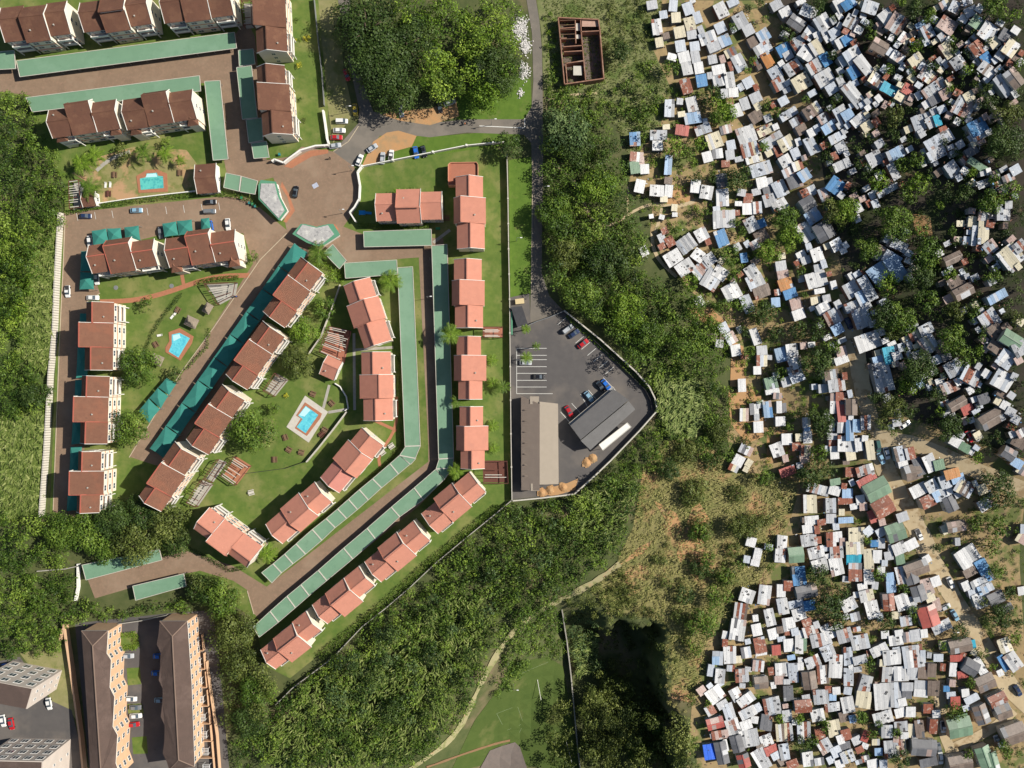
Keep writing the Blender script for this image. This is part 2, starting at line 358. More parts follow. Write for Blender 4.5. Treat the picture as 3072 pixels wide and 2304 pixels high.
# paving
pv = lambda n, p, m=M_PAVE, z=.07: sheet(n, p, m, z)
pv('upper_yard_paving', [(-10, 200), (708, 100), (740, 60), (765, 110), (800, 480), (840, 505), (830, 530), (690, 565), (672, 480), (650, 245), (120, 300), (85, 285), (-10, 275)])
pv('gate_circle_paving', [(800, 480), (870, 470), (905, 440), (1000, 455), (1062, 500), (1078, 545), (1075, 590), (1060, 640), (1030, 680), (1095, 705), (1330, 715), (1332, 760), (1290, 770), (1010, 790), (962, 750), (900, 735), (860, 690), (850, 640), (830, 560)], M_PAVE, .08)
pv('lower_yard_paving', [(190, 640), (640, 592), (740, 590), (860, 690), (920, 735), (930, 760), (500, 1400), (465, 1395), (388, 1370), (400, 1345), (640, 980), (760, 790), (730, 700), (540, 690), (262, 760), (300, 880), (262, 900), (250, 1560), (160, 1535), (190, 800)], M_PAVE, .07)
pv('main_drive_paving', [(1255, 745), (1345, 745), (1350, 1370), (1345, 1425), (1260, 1515), (800, 1885), (762, 1840), (742, 1770), (700, 1742), (600, 1712), (552, 1722), (398, 1762), (285, 1795), (262, 1735), (500, 1668), (560, 1652), (700, 1698), (800, 1760), (1285, 1385), (1285, 1340)], M_PAVE, .065)
pv('entrance_lane', [(1012, -10), (1050, -10), (1062, 120), (1085, 240), (1120, 335), (1180, 345), (1270, 372), (1400, 358), (1600, 358), (1600, 405), (1400, 398), (1290, 412), (1200, 402), (1140, 408), (1062, 500), (1000, 455), (1075, 370), (1078, 330), (1050, 200)], M_ASPH, .06)
pv('access_road', [(1578, -10), (1606, -10), (1618, 60), (1626, 150), (1630, 420), (1625, 820), (1648, 888), (1694, 936), (1590, 978), (1592, 880), (1597, 600), (1594, 430), (1570, 402), (1540, 380), (1570, 362), (1595, 320), (1600, 240), (1596, 100)], M_ASPH, .075)
pv('car_park_surface', [(1531, 892), (1588, 880), (1592, 970), (1692, 934), (1800, 1030), (1908, 1118), (1948, 1165), (1970, 1232), (1916, 1292), (1832, 1382), (1726, 1480), (1536, 1498)], M_ASPH2, .085)
pv('flats_parking_surface', [(225, 1870), (360, 1855), (505, 1840), (640, 1830), (660, 2000), (690, 2330), (270, 2330)], M_ASPH2, .07)
pv('pale_flats_yard', [(-10, 1985), (60, 1970), (150, 2100), (215, 2130), (240, 2230), (255, 2330), (-10, 2330)], M_ASPH2, .06)
pv('entrance_soil', [(1145, 345), (1180, 335), (1290, 325), (1368, 300), (1378, 348), (1290, 376), (1200, 362)], M_ORANGE, .07)
pv('verge_soil', [(1085, 500), (1120, 425), (1160, 398), (1195, 392), (1250, 408), (1235, 440), (1180, 455), (1130, 490)], M_ORANGE, .092)
pv('red_apron', [(852, 500), (880, 478), (930, 452), (985, 448), (985, 460), (935, 470), (900, 490), (875, 505)], M_REDPAVE, .10)
pv('red_apron', [(842, 560), (862, 590), (872, 630), (850, 665), (860, 668), (885, 632), (868, 585), (846, 545)], M_REDPAVE, .10)
pv('red_apron', [(905, 672), (960, 680), (1005, 672), (1018, 690), (1005, 688), (955, 692), (905, 690)], M_REDPAVE, .10)
pv('works_spoil_sand', [(1615, 1480), (1640, 1465), (1700, 1450), (1735, 1435), (1725, 1470), (1660, 1488)], M_ORANGE, .13)
ribbon('brick_path', [(300, 905), (390, 903), (460, 890), (540, 865), (590, 845), (650, 828), (750, 826)], 1.6, M_REDPAVE, .09)
ribbon('brick_path', [(545, 818), (552, 858)], 1.2, M_REDPAVE, .095)
ribbon('brick_path', [(1190, 1190), (1192, 1290), (1170, 1320), (1120, 1375), (1140, 1400)], 1.0, M_REDPAVE, .09)
ribbon('brick_path', [(1190, 1292), (1110, 1255)], 1.0, M_REDPAVE, .095)
ribbon('concrete_path', [(1062, 1000), (1064, 1230)], .9, M_CONC, .09)
ribbon('concrete_path', [(1062, 1050), (1180, 1042)], .9, M_CONC, .095)
ribbon('concrete_path', [(988, 1155), (970, 1225)], .9, M_CONC, .09)
ribbon('concrete_path', [(985, 1237), (1040, 1228)], .9, M_CONC, .095)
ribbon('concrete_path', [(290, 512), (330, 470), (390, 455)], 1.2, M_CONC, .09)
ribbon('concrete_path', [(1300, 728), (1350, 690)], 1.0, M_CONC, .095)
# dirt roads and trails
ribbon('dirt_road', [(2545, 880), (2560, 1000), (2578, 1120), (2600, 1230), (2635, 1310), (2700, 1325), (2760, 1335), (2830, 1370), (2920, 1410), (3000, 1440), (3100, 1480)], 5.0, M_PATH, .14, .1)
ribbon('dirt_road', [(2630, 1310), (2650, 1400), (2690, 1480), (2740, 1560), (2790, 1670), (2840, 1760), (2880, 1830), (2930, 1900), (2990, 2000), (3030, 2070), (3100, 2130)], 6.0, M_PATH, .15, .1)
ribbon('dirt_lane', [(2818, 2040), (2822, 2150), (2830, 2220), (2870, 2260), (2840, 2320)], 3.5, M_PATH, .14, .1)
ribbon('dirt_lane', [(2850, 2250), (2920, 2215), (2990, 2180), (3040, 2130)], 3.2, M_PATH, .16, .1)
ribbon('foot_trail', [(1645, 300), (1680, 290), (1725, 282), (1790, 280)], .7, M_PATH, .12, .2)
ribbon('foot_trail', [(1655, 488), (1700, 520), (1740, 560), (1755, 620), (1752, 655), (1790, 668), (1830, 690), (1870, 655), (1890, 630), (1930, 620), (1975, 600), (2000, 625), (2040, 628), (2090, 600)], 1.0, M_PATH, .12, .3)
ribbon('foot_trail', [(1884, 560), (1882, 640)], .7, M_PATH, .13, .2)
ribbon('foot_trail', [(1955, 700), (1960, 770), (1990, 800), (2030, 830)], 1.0, M_PATH, .12, .3)
ribbon('foot_trail', [(1985, 625), (1975, 680), (1965, 700)], 1.0, M_PATH, .125, .2)
tr = nmat('grassy_track', (.30, .28, .14), (.36, .31, .18), .6, c3=(.2, .21, .08), scale3=.3, c4=(.42, .27, .15), scale4=.2, lo4=.62, hi4=.7)
ribbon('valley_track', [(1860, 1690), (1800, 1735), (1740, 1770), (1690, 1795), (1640, 1820), (1600, 1845), (1550, 1880), (1510, 1930), (1470, 2000), (1425, 2085), (1390, 2170), (1340, 2235), (1280, 2270), (1200, 2330)], 1.7, tr, .35, .4)
ribbon('field_edge_soil', [(1280, 2300), (1360, 2270), (1440, 2245), (1530, 2220)], .8, nmat('bank_soil', (.24, .13, .07), (.18, .12, .06), .6), .4, .3)
for poly in ([(2078, 1520), (2100, 1510), (2130, 1560), (2120, 1620), (2040, 1690), (2030, 1660)], [(1920, 1640), (1960, 1620), (1930, 1660), (1850, 1700)], [(1960, 1500), (2030, 1540), (2050, 1600), (2010, 1580)]):
    sheet('bare_earth', poly, M_ORANGE, .09)
for poly in ([(2185, 1170), (2260, 1160), (2300, 1210), (2290, 1310), (2240, 1330), (2190, 1270)], [(2300, 1290), (2380, 1290), (2390, 1380), (2300, 1390)], [(2195, 1020), (2230, 1040), (2240, 1160), (2190, 1160)], [(2000, 560), (2070, 560), (2090, 610), (2000, 620)],
             [(2060, 925), (2130, 920), (2190, 980), (2180, 1010), (2100, 960)], [(2735, 640), (2790, 650), (2800, 720), (2745, 700)]):
    sheet('bare_earth', poly, M_ORANGE, .10)

# painted markings
def line(a, b, w=.12, dz=.11, name='road_line'): return ribbon(name, [a, b], w, M_LINE, dz, 0, 6)
line((1438, 378), (1572, 384), .25); line((1574, 355), (1574, 384), .25)
for k, y in enumerate((1045, 1066, 1079, 1100, 1120, 1141, 1161, 1181)): line((1550, y), (1640 + (18 if k == 7 else 0), y), .14, .115, 'parking_line')
line((1550, 1045), (1550, 1181), .14, .12, 'parking_line')
for k in range(9):
    t = k / 8; a = (1698 + t * 143, 953 + t * 148); line((a[0], a[1]), (a[0] - 25, a[1] + 21), .14, .115, 'parking_line')
for a, b in (((1810, 1133), (1850, 1175)), ((1742, 1183), (1765, 1225)), ((1682, 1236), (1712, 1270)), ((1765, 1170), (1795, 1205)), ((1715, 1210), (1745, 1243))): line(a, b, .14, .115, 'parking_line')
for x in (230, 284, 336, 441, 497, 550, 604, 656): line((x, 640 - (x - 230) * .075), (x + 4, 662 - (x - 230) * .075), .12, .11, 'parking_line')
# field pitch marks
M_PITCH = nmat('pitch_paint', (.17, .22, .11))
for a, b in (((1520, 2040), (1645, 1985)), ((1552, 2117), (1570, 2170)), ((1490, 2140), (1516, 2192)), ((1490, 2140), (1552, 2117)), ((1570, 2170), (1548, 2222)), ((1516, 2192), (1570, 2170))): ribbon('pitch_line', [a, b], .12, M_PITCH, .2, 0, 3)

# ================================================================ foliage
def crown(seed, R, leaf, dens, squash=.75, clump=.34, lobes=None):
    """leaf quads (N,4,3) of a crown of radius R resting around z = 0 .. 2*squash*R, and a tint for each leaf"""
    r = np.random.default_rng(seed)
    n = lobes or max(7, int(5 + R * 3.2)); Q = []; T = []
    for k in range(n):
        if k < n * .3:
            rr = R * .45 * math.sqrt(r.random()); el = r.uniform(.75, 1.0)
        else:
            rr = R * r.uniform(.45, .80); el = 1 - (rr / R) ** 2 * r.uniform(.35, 1.1)
        th = k * 2.39996 + r.uniform(-.5, .5); cr = R * clump * r.uniform(.65, 1.25)
        c = np.array([rr * math.cos(th), rr * math.sin(th), R * squash * (0.45 + .75 * max(el, 0.05)) - cr * .4])
        m = max(10, int(dens * 2 * math.pi * cr * cr / (leaf * leaf) * .9))
        z = r.uniform(-.35, 1, m); ph = r.uniform(0, 6.283, m); s = np.sqrt(1 - z * z)
        nrm = np.stack([s * np.cos(ph), s * np.sin(ph), z], 1)
        rad = cr * r.uniform(.72, 1.1, m)[:, None]
        p = c + nrm * rad * np.array([1, 1, .8])
        nn = nrm + r.normal(0, .26, (m, 3)) + np.array([0, 0, .12]); nn /= np.linalg.norm(nn, axis=1)[:, None]
        ref = r.normal(0, 1, (m, 3)); t = np.cross(nn, ref); t /= np.linalg.norm(t, axis=1)[:, None]; b = np.cross(nn, t)
        sz = leaf * r.uniform(.6, 1.3, m)[:, None]; w = sz * r.uniform(.55, .9, m)[:, None]
        Q.append(np.stack([p - t * sz * .6, p - b * w * .5 + nn * .06, p + t * sz * .6, p + b * w * .5 + nn * .06], 1))
        T.append(np.clip(r.normal(.48, .15) + r.normal(0, .12, m), 0, 1))
    return np.concatenate(Q), np.concatenate(T)
GREENS = {
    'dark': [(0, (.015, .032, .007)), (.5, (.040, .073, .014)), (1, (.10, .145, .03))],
    'mid': [(0, (.022, .050, .007)), (.5, (.074, .132, .015)), (1, (.19, .265, .038))],
    'bright': [(0, (.04, .088, .007)), (.5, (.115, .195, .016)), (1, (.25, .34, .045))],
    'olive': [(0, (.028, .044, .009)), (.5, (.082, .108, .020)), (1, (.19, .215, .055))],
    'blue': [(0, (.025, .05, .018)), (.5, (.075, .125, .04)), (1, (.17, .23, .08))],
    'reed': [(0, (.04, .072, .012)), (.5, (.14, .188, .042)), (1, (.33, .36, .13))],
    'dry': [(0, (.12, .125, .03)), (.5, (.26, .245, .08)), (1, (.44, .39, .16))],
}
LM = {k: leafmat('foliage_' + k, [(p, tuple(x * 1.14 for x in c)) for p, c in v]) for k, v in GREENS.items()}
SIZES = [1.2, 2.2, 3.4, 5.0, 7.0, 10.5]
DENS = {1.2: (.30, 1.3), 2.2: (.38, 1.3), 3.4: (.44, 1.3), 5.0: (.48, 1.25), 7.0: (.52, 1.2), 10.5: (.56, 1.2)}
CROWN = {}
def crown_me(size, var, kind):
    key = (size, var, kind)
    if key not in CROWN:
        lf, dn = DENS[size]
        q, t = crown(int(size * 100) + var * 17 + 5, size, lf, dn, squash=.72 if var % 2 else .85)
        co = q.reshape(-1, 3); idx = np.arange(len(co)).reshape(-1, 4)
        CROWN[key] = quadmesh('crown', co, idx, LM[kind], t)
    return CROWN[key]
TRUNK = {}
def trunk_me(var):
    if var not in TRUNK:
        r = random.Random(var); mb = MB()
        mb.tube([(0, 0, -.1), (r.uniform(-.05, .05), 0, .3), (r.uniform(-.08, .08), r.uniform(-.08, .08), .62), (0, 0, .9)], [.075, .06, .045, .02], 7)
        for k in range(5):
            a = k * 1.257 + r.uniform(-.3, .3); e = r.uniform(.35, .6)
            mb.tube([(0, 0, .42 + .05 * k), (e * .5 * math.cos(a), e * .5 * math.sin(a), .62 + .03 * k), (e * math.cos(a), e * math.sin(a), .85)], [.035, .025, .01], 5)
        TRUNK[var] = mb.mesh('trunk', M_BARK, True)
    return TRUNK[var]
NTREE = [0]; TLAB = set()
KINDWORD = {'dark': 'dark green', 'mid': 'mid green', 'bright': 'bright green', 'olive': 'olive green', 'blue': 'blue-green'}
def tree(px, py, rpx, kind='mid', label=None, group='trees', bush=False):
    """crown centre pixel, crown radius in photo pixels"""
    R = rpx / S
    h = R * .9 + 1.0 if bush else R * 1.25 + 1.6
    size = min(SIZES, key=lambda s: abs(math.log(s / R))); k = R / size
    g = P(px, py, h * .75); base = Vector((g.x, g.y, H(g.x, g.y)))
    NTREE[0] += 1; v = NTREE[0]
    root = empty('bush' if bush else 'tree', base, v * 1.7)
    c = obj('crown', crown_me(size, v % 3, kind), root, (0, 0, .05 if bush else h - R * 1.25 if h - R * 1.25 > .2 else .2), 0, (k, k, k * (.8 if bush else .95)))
    if not bush: obj('trunk', trunk_me(v % 3), root, (0, 0, 0), 0, (R * .8, R * .8, h * .85))
    else: obj('stem', trunk_me(v % 3), root, (0, 0, 0), 0, (R * .7, R * .7, R * .8))
    word = 'broad' if rpx > 85 else 'medium' if rpx > 42 else 'small'
    lb = label or f'{word} {KINDWORD[kind]} {"bush" if bush else "tree"}, {pct(px, py)}'
    if lb in TLAB: lb = lb.replace(', ', ', the other one ', 1).replace(' down the photo', ' down')
    TLAB.add(lb)
    tag(root, lb, 'bush' if bush else 'tree', group)
    return root
def poly_in(poly, X, Y):
    ins = np.zeros(X.shape, bool); n = len(poly)
    for i in range(n):
        (ax, ay), (bx, by) = poly[i], poly[(i + 1) % n]
        if ay != by: ins ^= ((ay > Y) != (by > Y)) & (X < (bx - ax) * (Y - ay) / (by - ay) + ax)
    return ins
BASEC = {}
def wood(name, poly, r0, r1, kind, label, hmul=1.0, seed=1, spread=1.25, dens=.5, leafk=1.2, tvar=.16, drop=.0, cat='trees', avoid=()):
    """one mass of foliage: crowns in photo-pixel polygon with radii r0..r1 metres"""
    r = np.random.default_rng(seed)
    xs = [p[0] for p in poly]; ys = [p[1] for p in poly]
    step = (r0 + r1) / 2 * spread * S
    gx, gy = np.meshgrid(np.arange(min(xs), max(xs), step), np.arange(min(ys), max(ys), step))
    gx = gx.ravel() + r.uniform(-.5, .5, gx.size) * step; gy = gy.ravel() + r.uniform(-.5, .5, gy.size) * step
    ok = poly_in(poly, gx, gy) & (r.random(gx.size) > drop)
    for (ax, ay, ar) in avoid: ok &= np.hypot(gx - ax, gy - ay) > ar + (r0 + r1) / 2 * S * .5
    Q = []; T = []
    ty = r.uniform(0, 100)
    for x, y in zip(gx[ok], gy[ok]):
        R = r.uniform(r0, r1) * (1.0 if r.random() > .15 else 1.35); s = min(SIZES, key=lambda s: abs(math.log(s / R))); v = int(r.integers(0, 4))
        key = (s, v, round(leafk, 2), round(dens, 2))
        if key not in BASEC:
            lf, dn = DENS[s]; BASEC[key] = crown(900 + int(s * 10) + v, s, lf * leafk, dn * dens)
        q, t = BASEC[key]; k = R / s
        hh = (R * 1.1 + r.uniform(0, 2.2)) * hmul * (1.0 if r.random() > .25 else 1.5)
        g = P(x, y, hh * .6); a = r.uniform(0, 6.283); ca, sa = math.cos(a) * k, math.sin(a) * k
        q2 = np.empty_like(q); q2[..., 0] = q[..., 0] * ca - q[..., 1] * sa + g.x; q2[..., 1] = q[..., 0] * sa + q[..., 1] * ca + g.y
        q2[..., 2] = q[..., 2] * k * .9 + H(g.x, g.y) + max(0, hh - R * 1.2)
        Q.append(q2)
        patch = math.sin(x * .021 + ty) * math.sin(y * .017 + ty * 1.7)
        T.append(np.clip(t + r.normal(0, tvar) + .22 * patch, 0, 1))
    q = np.concatenate(Q); t = np.concatenate(T)
    co = q.reshape(-1, 3); idx = np.arange(len(co)).reshape(-1, 4)
    o = obj(name, quadmesh(name, co, idx, LM[kind], t)); tag(o, label, cat, None, 'stuff'); return o
def reeds(name, poly, dens, kind, label, length=2.2, width=.28, dirn=(-.6, -.5), seed=3, z0=.2, drop_noise=.0, cat='reeds'):
    r = np.random.default_rng(seed)
    xs = [p[0] for p in poly]; ys = [p[1] for p in poly]
    area = (max(xs) - min(xs)) * (max(ys) - min(ys)) / S / S
    n = int(area * dens); px = r.uniform(min(xs), max(xs), n); py = r.uniform(min(ys), max(ys), n)
    cl = np.sin(px * .09 + np.sin(py * .05) * 2) * np.sin(py * .11 + np.cos(px * .06) * 2)
    ok = poly_in(poly, px, py) & (cl > r.uniform(-1.6, -.2 + drop_noise * 1.2, n)); px = px[ok]; py = py[ok]; cl = cl[ok]; n = len(px)
    X = (px - 1536) / S; Y = (1152 - py) / S
    for _ in range(4):
        Z = HH(X, Y); k = (CH - Z) / CH; X = (px - 1536) / S * k; Y = (1152 - py) / S * k
    Z = HH(X, Y)
    a = math.atan2(dirn[1], dirn[0]) + r.normal(0, .55, n) + .5 * np.sin(px * .02) ; L = length * r.uniform(.5, 1.25, n)
    d = np.stack([np.cos(a), np.sin(a), np.zeros(n)], 1); sd = np.stack([-np.sin(a), np.cos(a), np.zeros(n)], 1)
    h = r.uniform(.5, 1.0, n) * length * .8 * (1 + .35 * cl)
    base = np.stack([X, Y, Z + z0], 1); up = np.array([0, 0, 1.])
    w = width * r.uniform(.6, 1.3, n)[:, None]
    p1 = base + up * h[:, None]; p2 = p1 + d * (L * .55)[:, None] + up * (L * .05)[:, None]; p3 = p2 + d * (L * .45)[:, None] - up * (L * .30)[:, None]
    q1 = np.stack([p1 - sd * w * .5, p1 + sd * w * .5, p2 + sd * w * .6, p2 - sd * w * .6], 1)
    q2 = np.stack([p2 - sd * w * .6, p2 + sd * w * .6, p3 + sd * w * .1, p3 - sd * w * .1], 1)
    q3 = np.stack([base - sd * w * .4, base + sd * w * .4, p1 + sd * w * .5, p1 - sd * w * .5], 1)
    t = np.clip(r.normal(.45, .2, n) + .12 * cl, 0, 1)
    q = np.concatenate([q1, q2, q3]); co = q.reshape(-1, 3); idx = np.arange(len(co)).reshape(-1, 4)
    o = obj(name, quadmesh(name, co, idx, LM[kind], np.concatenate([t, t, t]))); tag(o, label, cat, None, 'stuff'); return o

wood('north_wood_canopy', [(1150, 0), (1545, 0), (1550, 60), (1540, 140), (1520, 300), (1440, 330), (1400, 290), (1370, 300), (1330, 320), (1290, 300), (1260, 200), (1200, 100)], 2.2, 4.2, 'bright',
     'bright green broadleaf canopy between the dark trees beside the lane', 1.6, 11)
wood('west_lime_thicket', [(-10, 720), (70, 700), (100, 860), (60, 1020), (-10, 1000)], 1.2, 2.4, 'bright', 'lime green thicket patch at the left edge', 1.1, 41)
wood('west_thicket', [(-10, 285), (80, 285), (120, 380), (185, 470), (200, 600), (185, 660), (120, 760), (80, 900), (60, 1050), (-10, 1100)], 1.6, 3.4, 'mid', 'dense green thicket along the left edge beside the concrete fence', 1.2, 12)
wood('west_thicket', [(-10, 1080), (70, 1060), (130, 1160), (140, 1230), (60, 1270), (-10, 1250)], 1.4, 2.8, 'mid', 'green thicket patch between two reed beds on the left edge', 1.0, 13)
wood('southwest_trees', [(-10, 1560), (125, 1545), (230, 1560), (260, 1580), (210, 1640), (180, 1700), (-10, 1730)], 1.8, 3.4, 'mid', 'leafy trees below the concrete fence at the left edge', 1.2, 14)
wood('southwest_scrub', [(-10, 1725), (230, 1730), (240, 1800), (300, 1815), (400, 1830), (560, 1795), (590, 1830), (500, 1835), (360, 1850), (235, 1862), (190, 1880), (170, 1960), (40, 1980), (-10, 1960)], 1.3, 2.8, 'mid', 'tangled green scrub above the dark-roofed flats', 1.0, 15)
wood('south_garden_trees', [(560, 1745), (640, 1720), (720, 1760), (745, 1840), (765, 1870), (770, 1930), (800, 2010), (830, 2040), (780, 2130), (700, 2200), (680, 2130), (660, 2010), (640, 1890), (610, 1820)], 1.8, 3.2, 'olive', 'olive green trees between the flats and the salmon row', 1.3, 16)
wood('south_slope_thicket', [(700, 2200), (800, 2100), (880, 2050), (1000, 1965), (1250, 1760), (1535, 1515), (1600, 1500), (1725, 1495), (1790, 1440), (1840, 1405), (1900, 1440), (1940, 1450), (1900, 1560), (1870, 1640), (1790, 1720), (1690, 1788), (1610, 1832), (1550, 1875), (1495, 1955),
      (1448, 2040), (1408, 2130), (1348, 2215), (1220, 2304), (700, 2310)], 1.3, 2.9, 'mid', 'dense green thicket covering the slope below the estate wall', 1.0, 17, 1.3, .45, 1.25, .2)
wood('south_slope_dark_crowns', [(850, 2150), (1000, 1990), (1250, 1780), (1535, 1540), (1720, 1510), (1830, 1480), (1850, 1600), (1700, 1740), (1540, 1830), (1450, 1950), (1380, 2080), (1200, 2260), (800, 2290)], 2.0, 4.0, 'dark', 'darker rounded crowns standing out of the slope thicket', 1.3, 51, 2.6, .5, 1.2, .12, .3)
wood('south_slope_grey_crowns', [(900, 2150), (1100, 1930), (1400, 1720), (1600, 1560), (1760, 1560), (1700, 1700), (1500, 1860), (1400, 2020), (1250, 2200)], 1.6, 3.2, 'blue', 'grey-green crowns scattered in the slope thicket', 1.3, 52, 3.4, .5, 1.2, .12, .3)
wood('central_dark_crowns', [(1660, 480), (1800, 420), (1860, 560), (1840, 640), (1930, 780), (2060, 920), (2100, 1080), (1960, 1080), (1830, 980), (1700, 880), (1660, 700)], 2.6, 4.6, 'dark', 'dark crowns inside the central wood', 1.1, 53, 2.3, .5, 1.2, .12, .25)
wood('west_dark_crowns', [(0, 320), (90, 340), (150, 480), (170, 600), (90, 740), (50, 900), (0, 1000)], 2.4, 4.4, 'dark', 'dark rounded crowns in the thicket at the left edge', 1.5, 54, 2.6, .5, 1.2, .12, .25)
wood('central_wood', [(1640, 310), (1720, 300), (1800, 330), (1850, 420), (1885, 520), (1870, 560), (1900, 660), (1950, 720), (1935, 790), (1985, 850), (2100, 900), (2170, 1000), (2180, 1120), (2180, 1200), (2100, 1130), (1975, 1120), (1960, 1150), (1850, 1030), (1710, 915), (1650, 840), (1640, 700), (1632, 500)], 1.7, 3.6, 'mid',
     'dense green wood between the access road and the shacks', 1.3, 18, 1.15, .5, 1.2, .2)
wood('valley_hedge', [(1530, 1890), (1600, 1845), (1670, 1805), (1685, 1860), (1690, 1980), (1640, 1980), (1590, 1990), (1530, 2060), (1500, 2080), (1470, 2100), (1500, 2010), (1530, 1920)], 1.3, 2.6, 'mid', 'green bushes along the track above the sports field', 1.0, 19)
wood('reed_side_scrub', [(2085, 1160), (2190, 1150), (2200, 1300), (2195, 1390), (2120, 1390), (2040, 1330), (1990, 1330), (2010, 1305), (2085, 1310), (2115, 1250)], .8, 2.0, 'mid', 'green scrub between the reeds and the orange earth', .9, 47, 1.4, .5, 1.15, .2, .1)
reeds('plot_grass_tufts', [(1632, 0), (1990, 0), (1960, 150), (2010, 260), (1980, 380), (1890, 480), (1860, 400), (1800, 320), (1640, 290)], 4, 'olive', 'tufted grass on the plot around the ruin', .5, .16, (-.5, -.3), 48, 0.0, cat='grass')
wood('valley_head_scrub', [(1655, 1795), (1780, 1755), (1860, 1700), (1930, 1800), (1990, 1852), (1830, 1846), (1760, 1850), (1700, 1832)], .5, 1.5, 'olive', 'olive scrub at the head of the valley above the cliff shadow', .8, 55, 1.5, .55, 1.15, .2, .2)
wood('car_park_corner_scrub', [(1850, 1400), (1925, 1310), (1985, 1250), (2020, 1312), (1970, 1400), (1900, 1460)], .9, 2.2, 'mid', 'green scrub outside the lower corner of the car park', 1.0, 56, 1.3, .5, 1.15, .2)
wood('valley_trees', [(1745, 2040), (1800, 2010), (1860, 2020), (1920, 2090), (2000, 2130), (2050, 2180), (2060, 2320), (1760, 2320)], 2.0, 3.8, 'olive', 'tall brownish olive trees below the cliff', 2.2, 20)
wood('cliff_foot_scrub', [(1790, 1850), (1960, 1866), (1985, 1900), (1985, 2100), (2040, 2160), (1960, 2140), (1860, 2030), (1800, 2010)], .6, 1.8, 'olive', 'dark scrub on the shadowed floor below the cliff', .9, 45, 1.9, .55, 1.15, .2, .3)
wood('cliff_rim_scrub', [(1800, 1828), (1990, 1845), (2022, 1880), (2020, 2090), (2075, 2150), (2050, 2160), (2000, 2110), (1992, 1880), (1975, 1862), (1800, 1850)], .4, 1.1, 'dry', 'dry scrub along the cliff rim', .6, 46, 1.8, .55, 1.1, .2, .3)
wood('valley_bushes', [(1690, 1840), (1800, 1850), (1790, 1960), (1830, 2020), (1745, 2040), (1710, 1960)], 1.2, 2.4, 'blue', 'grey-green bushes beside the field wall', 1.0, 21)
wood('field_side_trees', [(1640, 2110), (1690, 2080), (1710, 2200), (1715, 2310), (1640, 2320), (1655, 2220)], 1.4, 2.6, 'olive', 'trees along the right side of the sports field', 1.6, 22, drop=.2)
wood('plot_bushes', [(1640, 180), (1680, 250), (1860, 250), (1960, 160), (1990, 300), (1930, 420), (1850, 330), (1640, 300)], .8, 2.2, 'mid', 'low bushes around the roofless brick ruin', .8, 23, 1.5, .55, 1.2, .2, .2)
wood('ruin_side_scrub', [(1815, 0), (1960, 0), (1960, 150), (1900, 160), (1840, 120), (1830, 240), (1815, 245), (1812, 100)], .5, 1.3, 'olive', 'rough scrub right of the roofless ruin', .7, 43, 1.9, .55, 1.1, .2, .25)
wood('road_edge_scrub', [(1632, 30), (1668, 40), (1672, 260), (1640, 290)], .4, 1.1, 'bright', 'scrubby grass strip between the road and the ruin', .6, 44, 1.9, .55, 1.1, .2, .3)
wood('hillside_bushes', [(1950, 1320), (2060, 1310), (2180, 1420), (2400, 1440), (2380, 1560), (2300, 1700), (2200, 1830), (2100, 1900), (2080, 2080), (2030, 2080), (2020, 1860), (1850, 1800), (1880, 1650), (1920, 1480)], .5, 1.3, 'olive', 'scattered low bushes on the dry hillside', .7, 24, 2.6, .6, 1.1, .2, .84)
reeds('reed_bed', [(30, 760), (150, 640), (182, 660), (170, 1000), (150, 1120), (60, 1060), (80, 900)], 9, 'reed', 'tall windblown reeds beside the upper concrete fence', seed=31)
reeds('reed_bed', [(-10, 1250), (130, 1230), (145, 1240), (125, 1540), (-10, 1560)], 9, 'reed', 'tall windblown reeds beside the lower concrete fence', seed=32)
reeds('reed_bed', [(800, 2200), (900, 2080), (1000, 2000), (1250, 1850), (1350, 1780), (1450, 1780), (1480, 1850), (1420, 1980), (1330, 2150), (1200, 2280), (850, 2300)], 2.4, 'reed', 'pale reeds running down the slope below the salmon rows', seed=33, drop_noise=.7, z0=1.6, dirn=(-.3, -.9))
reeds('reed_bed', [(1960, 1110), (2030, 1090), (2110, 1150), (2110, 1260), (2080, 1310), (2010, 1310), (1975, 1230)], 8, 'reed', 'pale green reeds right of the car park fence', seed=34, z0=.8)
reeds('reed_bed', [(1720, 1495), (1800, 1440), (1920, 1440), (1890, 1530), (1850, 1640), (1720, 1600)], 3, 'reed', 'reeds below the lower corner of the car park', seed=35, z0=1.2)
reeds('reed_bed', [(1720, 1900), (1800, 1890), (1790, 2010), (1730, 2020)], 7, 'reed', 'pale bent reeds between the field wall and the cliff shadow', seed=36, z0=.6)
reeds('dry_grass_tufts', [(1930, 1400), (2010, 1310), (2200, 1410), (2400, 1440), (2330, 1690), (2260, 1820), (2150, 1880), (2090, 2100), (2020, 2090), (2015, 1880), (1780, 1780), (1850, 1690), (1900, 1580)], 3, 'dry', 'tufts of dry yellowish grass on the open hillside', 1.0, .16, (-.5, -.3), 37, 0.0, cat='grass')
# ================================================================ buildings
WIN_ME = {}
def win_me(w, h):
    k = (round(w, 2), round(h, 2))
    if k not in WIN_ME:
        f = MB()
        f.box(-w / 2 - .1, w / 2 + .1, -.06, .06, -.1, 0).box(-w / 2 - .1, w / 2 + .1, -.06, .06, h, h + .1)
        f.box(-w / 2 - .1, -w / 2, -.06, .06, 0, h).box(w / 2, w / 2 + .1, -.06, .06, 0, h).box(-.04, .04, -.05, .05, 0, h)
        g = MB(); g.box(-w / 2, w / 2, -.02, .02, 0, h)
        WIN_ME[k] = (f.mesh('window', M_FRAME), g.mesh('pane', M_GLASS))
    return WIN_ME[k]
def window(root, loc, rz, w=1.4, h=1.2):
    a, b = win_me(w, h); o = obj('window', a, root, loc, rz); obj('pane', b, o); return o

